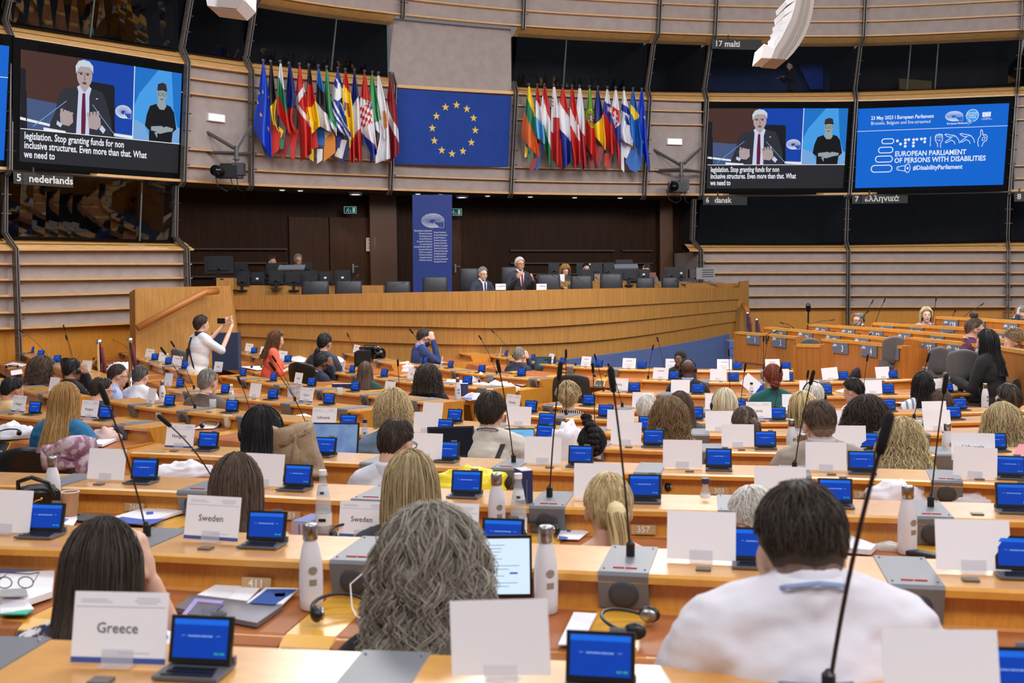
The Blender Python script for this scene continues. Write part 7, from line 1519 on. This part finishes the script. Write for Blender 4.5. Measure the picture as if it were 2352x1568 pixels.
# cloth bags and soft heaps
def heap(x,yb,key,w,h,dp,m,lab,seed=0,cat='cloth bag',name='cloth_bag',group='crumpled white cloth bags',d=None,rz=0):
    p=on(x,yb,key) if d is None else P(x,yb,d); mb=MB(); n=30; nn=13; vs=[]
    for i in range(nn+1):
        th=math.pi/2*i/nn
        for k in range(n):
            a=2*math.pi*k/n; q=Vector((math.cos(a)*math.cos(th)*w/2,math.sin(a)*math.cos(th)*dp/2,math.sin(th)*h)); s=Vector((q.x*13+seed*7,q.y*13,q.z*17))
            f=1+.28*NZ.noise(s*.8)+.42*abs(NZ.noise(s*1.9))*math.sin(th+.3); q=Vector((q.x*f*(1+.15*math.cos(4*a)),q.y*f,max(0,q.z*(f+.22*NZ.noise(s*1.4))))); vs.append(q)
    fs=[(i*n+k,i*n+(k+1)%n,(i+1)*n+(k+1)%n,(i+1)*n+k) for i in range(nn) for k in range(n)]; mb.add(vs,fs); o=mb.build(name,m,smooth=True,label=lab,cat=cat,group=group); o.location=p; o.rotation_euler=(0,0,rz); return o
wc=mat('white_cotton',(236,234,244),.9,bump=.2,bscale=60)
heap(1080,1128,'r4',.37,.12,.2,mat('yellow_plastic',(236,216,40),.35),'bright yellow plastic bag lying in front of the fourth row',3,cat='bag',group=None,name='plastic_bag')
for x,y,k,w,h,dp,lab,sd in ((1310,1068,'r5',.30,.24,.15,'crumpled white cloth bag beside the black braided bun',1),(420,1092,'r4',.34,.075,.15,'white cloth bag behind the first screens of the third row',2),(2062,1150,'r4',.30,.10,.12,'white cloth bag with a raised corner behind the right white bottle',3),(2248,1150,'r4',.38,.075,.15,'flat white cloth bag near the right photo edge',4),
  (28,1005,'m6',.34,.11,.2,'white cloth bag with headphones at the left edge',5),(2225,905,'r9',.42,.16,.25,'large heap of white cloth bags at right',6),(1105,876,'m1',.30,.10,.15,'white cloth bag on the middle block front row',7),(1045,890,'m2',.30,.10,.15,'white cloth bag right of the curly dark hair',8),(1148,895,'m2',.40,.10,.14,'long white cloth bag by the end of the middle block',9),
  (932,852,'m1',.34,.13,.2,'white cloth bag behind the camera operator\'s desk',10),(275,848,'l4',.40,.10,.2,'white cloth bag at far left below the rope posts',11),(1088,915,'m3',.2,.06,.1,'small white cloth beside the steel-capped bottle',12),(2312,905,'r8',.2,.07,.1,'white cloth left of the man with headphones at right',13),(775,832,'l2',.24,.09,.15,'white cloth behind the navy shirt man',14)):
    heap(x,y,k,w,h,dp,wc,lab,sd)
heap(2040,1262,'r3',.14,.03,.06,mat('crumpled_plastic',(216,212,208),.2,alpha=.75),'crumpled clear plastic wrap beside the white bottle at right',21,cat='plastic wrap',name='plastic_wrap',group=None,rz=-.4)
heap(2248,918,'r8',.34,.16,.2,mat('black_bag',(44,44,50),.6),'black bag with white straps at right',31,cat='bag',name='tote_bag',group=None)
mb=MB(); b=on(2230,915,'r8'); mb.tube([b+Vector((-.12,-.12,0)),b+Vector((-.10,-.1,.15)),b+Vector((-.02,-.05,.18))],.012,4); mb.tube([b+Vector((.08,-.14,0)),b+Vector((.07,-.1,.14)),b+Vector((.05,0,.17))],.012,4); mb.build('bag_strap',white(),parent=None,label='white strap pair over the black bag at right',cat='strap')
heap(245,1012,'m6',.22,.09,.2,mat('pink_cloth',(206,176,168),.8),'folded pale pink jacket on the desk end at left',41,cat='jacket',name='folded_jacket',group=None)
paper('m6',[(195,1022),(240,1008),(268,1012),(235,1026)],'stack of white sheets beside the pale pink jacket',th=.02)
# bag/jacket hanging over a chair beside the woman with headphones
def drape(pts,d,m,name,lab,cat,th=.06,sub=14):
    xs_=[p[0] for p in pts]; mb=MB(); vs=[]; n=sub
    for i in range(n+1):
        for j in range(n+1):
            u,v=i/n,j/n; tl,tr,br,bl=[Vector(p+(0,)) for p in pts]; q=tl.lerp(tr,u).lerp(bl.lerp(br,u),v); vs.append(P(q.x,q.y,d+.05*NZ.noise(Vector((u*4,v*3,len(lab))))-.08*math.sin(u*3.1)))
    fs=[(i*(n+1)+j,(i+1)*(n+1)+j,(i+1)*(n+1)+j+1,i*(n+1)+j+1) for i in range(n) for j in range(n)]; mb.add(vs,fs); o=mb.build(name,m,smooth=True,label=lab,cat=cat); s=o.modifiers.new('s','SOLIDIFY'); s.thickness=th; s.offset=-1; return o
tan=mat('tan_cotton',(168,144,118),.9,noise=1,nscale=6,col2=(152,128,102),bump=.3,bscale=60)
drape([(645,988),(690,975),(735,1105),(640,1095)],5.55,tan,'canvas_bag','tan canvas bag standing right of the woman with headphones','bag'); drape([(690,1000),(706,972),(736,1098),(676,1100)],5.4,tan,'canvas_flap','raised tan canvas flap beside the woman with headphones','bag',.03)
# chairs in view
def office_chair(x,yt,d,w,h,lab,m,rz=0,seat=1):
    p=P(x,yt,d); e=empty('office_chair',(p.x,p.y,p.z-h-.45),lab,'chair','office chairs',rz=math.radians(rz)); mb=MB(); n=10; vs=[]
    for i in range(n+1):
        u=i/n*2-1
        for z,wf,dy in ((.42,.86,0),(.45+h*.5,1,-.03),(.45+h*.93,.96,-.06),(.45+h,.86,-.07)): vs.append((u*w/2*wf,dy-.10*u*u*-1,z-(0.05*u*u if z>.5 else 0)))
    fs=[(i*4+j,(i+1)*4+j,(i+1)*4+j+1,i*4+j+1) for i in range(n) for j in range(3)]; mb.add(vs,fs); o=mb.build('backrest',m,parent=e,smooth=True); s=o.modifiers.new('s','SOLIDIFY'); s.thickness=.05; s.offset=0; s=o.modifiers.new('b','SUBSURF'); s.levels=1; s.render_levels=1
    mb=MB(); mb.box((0,.25,.43),(w*.9,.48,.09)); mb.build('seat',m,parent=e); mb=MB(); mb.tube([(0,.2,.4),(0,.2,.08)],.03,8)
    for a in range(5): t=a*1.2566; mb.tube([(0,.2,.08),(.28*math.cos(t),.2+.28*math.sin(t),.03)],.02,6)
    mb.build('pedestal',black(),parent=e)
blk=mat('black_leather',(24,23,26),.35); brn=mat('dark_brown_leather',(50,44,42),.5); gry=mat('grey_upholstery',(98,98,100),.7); nav=mat('navy_upholstery',(44,50,72),.7)
office_chair(72,1022,6.3,.46,.5,'black leather chair with a coat over it at left, seen from behind',blk); office_chair(1312,857,14.0,.50,.62,'large dark brown leather chair in the aisle behind the curly blond hair',brn); office_chair(447,796,16.2,.42,.5,'dark blue chair behind the standing photographer',nav,rz=-30)
office_chair(1862,775,16.3,.30,.4,'grey chair between desks 2 and 3',gry,rz=-20); office_chair(2055,771,14.1,.30,.35,'grey chair behind the printed cards near plate 26',gry,rz=-10); office_chair(2213,801,11.9,.34,.32,'wide grey chair left of the black leather jacket',gry,rz=-15); office_chair(2157,795,12.6,.22,.3,'grey chair behind the blonde woman in black',gry,rz=-10)
office_chair(410,800,17.5,.5,.4,'grey chair left of the standing photographer',gry,rz=-40); office_chair(160,820,13.5,.4,.4,'black chair at far left behind the balding man',blk,rz=-30); office_chair(690,830,14.6,.42,.4,'black chair behind the navy shirt man',blk,rz=-20)
sc_=drape([(98,1022),(206,1012),(215,1080),(120,1080)],6.0,scarfp,'wool_coat','fluffy pink and grey mottled coat hanging over the black chair','coat',.05)
# handbag
p=on(88,1182,'r3'); e=empty('handbag',p,'black leather handbag with gold clasps at left','handbag',rz=.15); mb=MB(); mb.hexa([(-.10,-.045,0),(.10,-.045,0),(.09,.045,0),(-.09,.045,0)],(0,0,.10)); mb.ball((0,0,.10),(.10,.05,.045),14); mb.build('bag_body',mat('bag_leather',(24,22,25),.3),parent=e,smooth=False)
mb=MB(); mb.tube([(-.07,-.05,.11),(-.06,-.08,.17),(.0,-.09,.19),(.07,-.08,.16),(.095,-.06,.07),(.09,-.05,.03)],.010,8); mb.build('handle',mat('bag_leather',(24,22,25),.3),parent=e,smooth=True)
mb=MB(); mb.tube([(-.02,-.052,.065),(.03,-.052,.082)],.004,6); 
for c in ((-.02,-.053,.065),(.03,-.053,.082),(-.025,-.053,.05)): mb.ball(c,.009,8)
mb.build('clasp',mat('gold',(214,170,80),.2,metal=1),parent=e,smooth=True)
p=on(40,1122,'r3',.1); mb=MB(); mb.tube([p,p+Vector((.06,0,.01)),p+Vector((.11,.01,0))],.008,6); mb.ball(p+Vector((.12,.01,.0)),(.016,.02,.01),8); mb.build('hair_brush',black(),label='small black brush lying behind the handbag',cat='brush')
# headphones lying down
def headset(x,y,key,lab,s=1,rz=0,dz=0):
    p=on(x,y,key,dz+.01); e=empty('headset',p,lab,'headphones','headsets lying on the desks',rz=rz); mb=MB(); mb.tube([(.085*math.cos(math.radians(a)),.06+.085*math.sin(math.radians(a)),.02+.02*math.sin(math.radians(a))) for a in range(-20,205,15)],.0055,6); mb.build('headband',black(),parent=e,smooth=True)
    for sx in (-1,1): mb=MB(); mb.ball((sx*.08,.03,.022),(.018,.032,.024),12); mb.ball((sx*.065,.03,.022),(.008,.026,.02),10,1); mb.build('ear_cup',[black(),metal()],parent=e,smooth=True)
headset(1500,1450,'r2','black headset lying beside the man in the white shirt',rz=1.2); headset(795,1425,'r2','black headset half under the frizzy grey hair',rz=.4); headset(1245,1236,'r3','black headset behind the right white bottle',rz=.5); headset(18,1002,'m6','black headset on the white cloth bag at the left edge',rz=.3,dz=.05)
headset(1570,1130,'r4','black headset lying left of plate 303',rz=0); headset(487,982,'m5','small black headset on papers beside the pale cup',rz=.6); headset(590,845,'l3','black headset on the long white sheets',rz=.4); headset(1380,866,'r10','black headset on the desk at the front of the dark chair',rz=.2); headset(2305,873,'r9','black headset on the far right desk',rz=.1)
headset(1115,878,'m1','black headset beside the white cloth bag',rz=.2); headset(28,845,'l5','black headset at the far left desk',rz=.5); headset(225,826,'l4','black headset left of the white cloth bag at far left',rz=.2); headset(815,1242,'r3','small headset left of the dark grey sleeve',rz=.4)
# white earphone cable and glasses
p=on(820,1420,'r2',.0); mb=MB(); mb.tube([p+Vector((.02,.1,.12)),p+Vector((-.03,.08,.08)),p+Vector((-.02,.04,.02)),p+Vector((.0,-.01,.01)),p+Vector((.03,-.05,.01))],.0025,6); mb.build('earphone_cable',white(),label='white earphone cable hanging beside the frizzy grey hair',cat='cable')
p=on(35,1352,'r2',.05); e=empty('reading_glasses',p,'black-rimmed reading glasses lying on the heap of papers','glasses'); mb=MB()
for s in (-1,1): mb.tube([(s*.033+.024*math.cos(i*.628),.0,.02+.018*math.sin(i*.628)) for i in range(11)],.002,4); mb.tube([(s*.057,0,.02),(s*.05,.06,.035),(s*.0,.10,.02)],.002,4)
mb.build('frame',black(),parent=e)
p=on(2118,1272,'r3',.012); mb=MB(); mb.box((0,0,0),(.045,.12,.022),rz=.75); o=mb.build('power_bank',mat('matt_black',(40,40,46),.5),label='dark grey rounded case lying right of the white bottle at right',cat='case'); o.location=p; b=o.modifiers.new('b','BEVEL'); b.width=.008; b.segments=3
o=flat('pink_folder',[(2325,1052),(2340,1022),(2400,1025),(2395,1056)],ROWS['r5'].z+.004,.01,mat('pink_folder',(186,108,116),.7),'dusty pink folder at the right photo edge','folder')
for x,y,k,lab in ((600,1520,'r1','white paper corner at the lower photo edge'),):
    pass
# television camera on its tripod
p=P(838,818,15.2); e=empty('television_camera',(p.x,p.y,.9),'black shoulder television camera on a tripod in the far left block','camera'); z0=p.z-.9; mb=MB()
mb.box((0,0,z0),(.20,.34,.17)); mb.box((-.09,0,z0-.04),(.10,.14,.20)); mb.box((.02,.1,z0+.11),(.22,.05,.03)); mb.box((.08,.02,z0+.09),(.12,.10,.08)); mb.build('camera_body',black(),parent=e)
mb=MB(); mb.tube([(.08,.05,z0),(.16,.14,z0+.02),(.23,.2,z0+.03)],[.05,.06,.075],12); mb.tube([(.10,-.05,z0+.10),(.20,-.02,z0+.11)],[.03,.05],10); mb.build('lens',mat('lens_black',(12,12,16),.15),parent=e,smooth=True)
mb=MB(); mb.tube([(-.02,0,z0+.10),(.0,.02,z0+.16),(.14,.04,z0+.15)],.012,6); mb.build('top_handle',black(),parent=e); mb=MB()
for a in (0,2.1,4.2): mb.tube([(0,0,z0-.1),(.3*math.cos(a),.3*math.sin(a),-.62)],.018,6)
mb.build('tripod',dgrey(),parent=e)
# phone held by the standing photographer, grey case behind
p=P(508,737,15.3); mb=MB(); mb.box((0,0,0),(.15,.012,.075)); o=mb.build('mobile_phone',mat('phone_black',(24,24,30),.2),label='dark phone held up sideways by the standing photographer',cat='phone'); o.location=p; o.rotation_euler=(0,0,-.6)
p=P(520,785,17.5); mb=MB(); mb.box((0,0,-.15),(.42,.2,.6)); o=mb.build('blue_case',mat('navy_case',(44,54,84),.6),label='dark blue case with a pale top behind the photographer\'s arm',cat='case'); o.location=p
# rope posts
for i,(x,yt,d,lab) in enumerate(((227,780,14.8,'left chrome rope post by the wooden wall at far left'),(298,776,15.2,'chrome rope post in front of the wooden stair panel'),(1717,716,22.5,'left chrome post with a dark red rope beside the podium end'),(1738,731,22,'right chrome post with a dark red rope beside the podium end'))):
    p=P(x,yt,d); e=empty('rope_post',(p.x,p.y,p.z-.95),lab,'post','rope barrier posts'); mb=MB(); mb.lathe([(.15,0),(.15,.02),(.03,.04),(.028,.88),(.04,.885),(.04,.95),(.001,.95)],n=14); mb.build('post_body',chrome(),parent=e,smooth=True)
    mb=MB(); mb.tube([(.03,0,.85),(.06,0,.6),(.07,0,.3)],.026,8); mb.build('rope',mat('dark_red_rope',(92,22,40),.8),parent=e,smooth=True)
# white sheet at the lower edge
paper('r1',[(690,1560),(760,1555),(764,1590),(680,1600)],'white paper corner sticking up at the lower photo edge',dz=TH+.02)
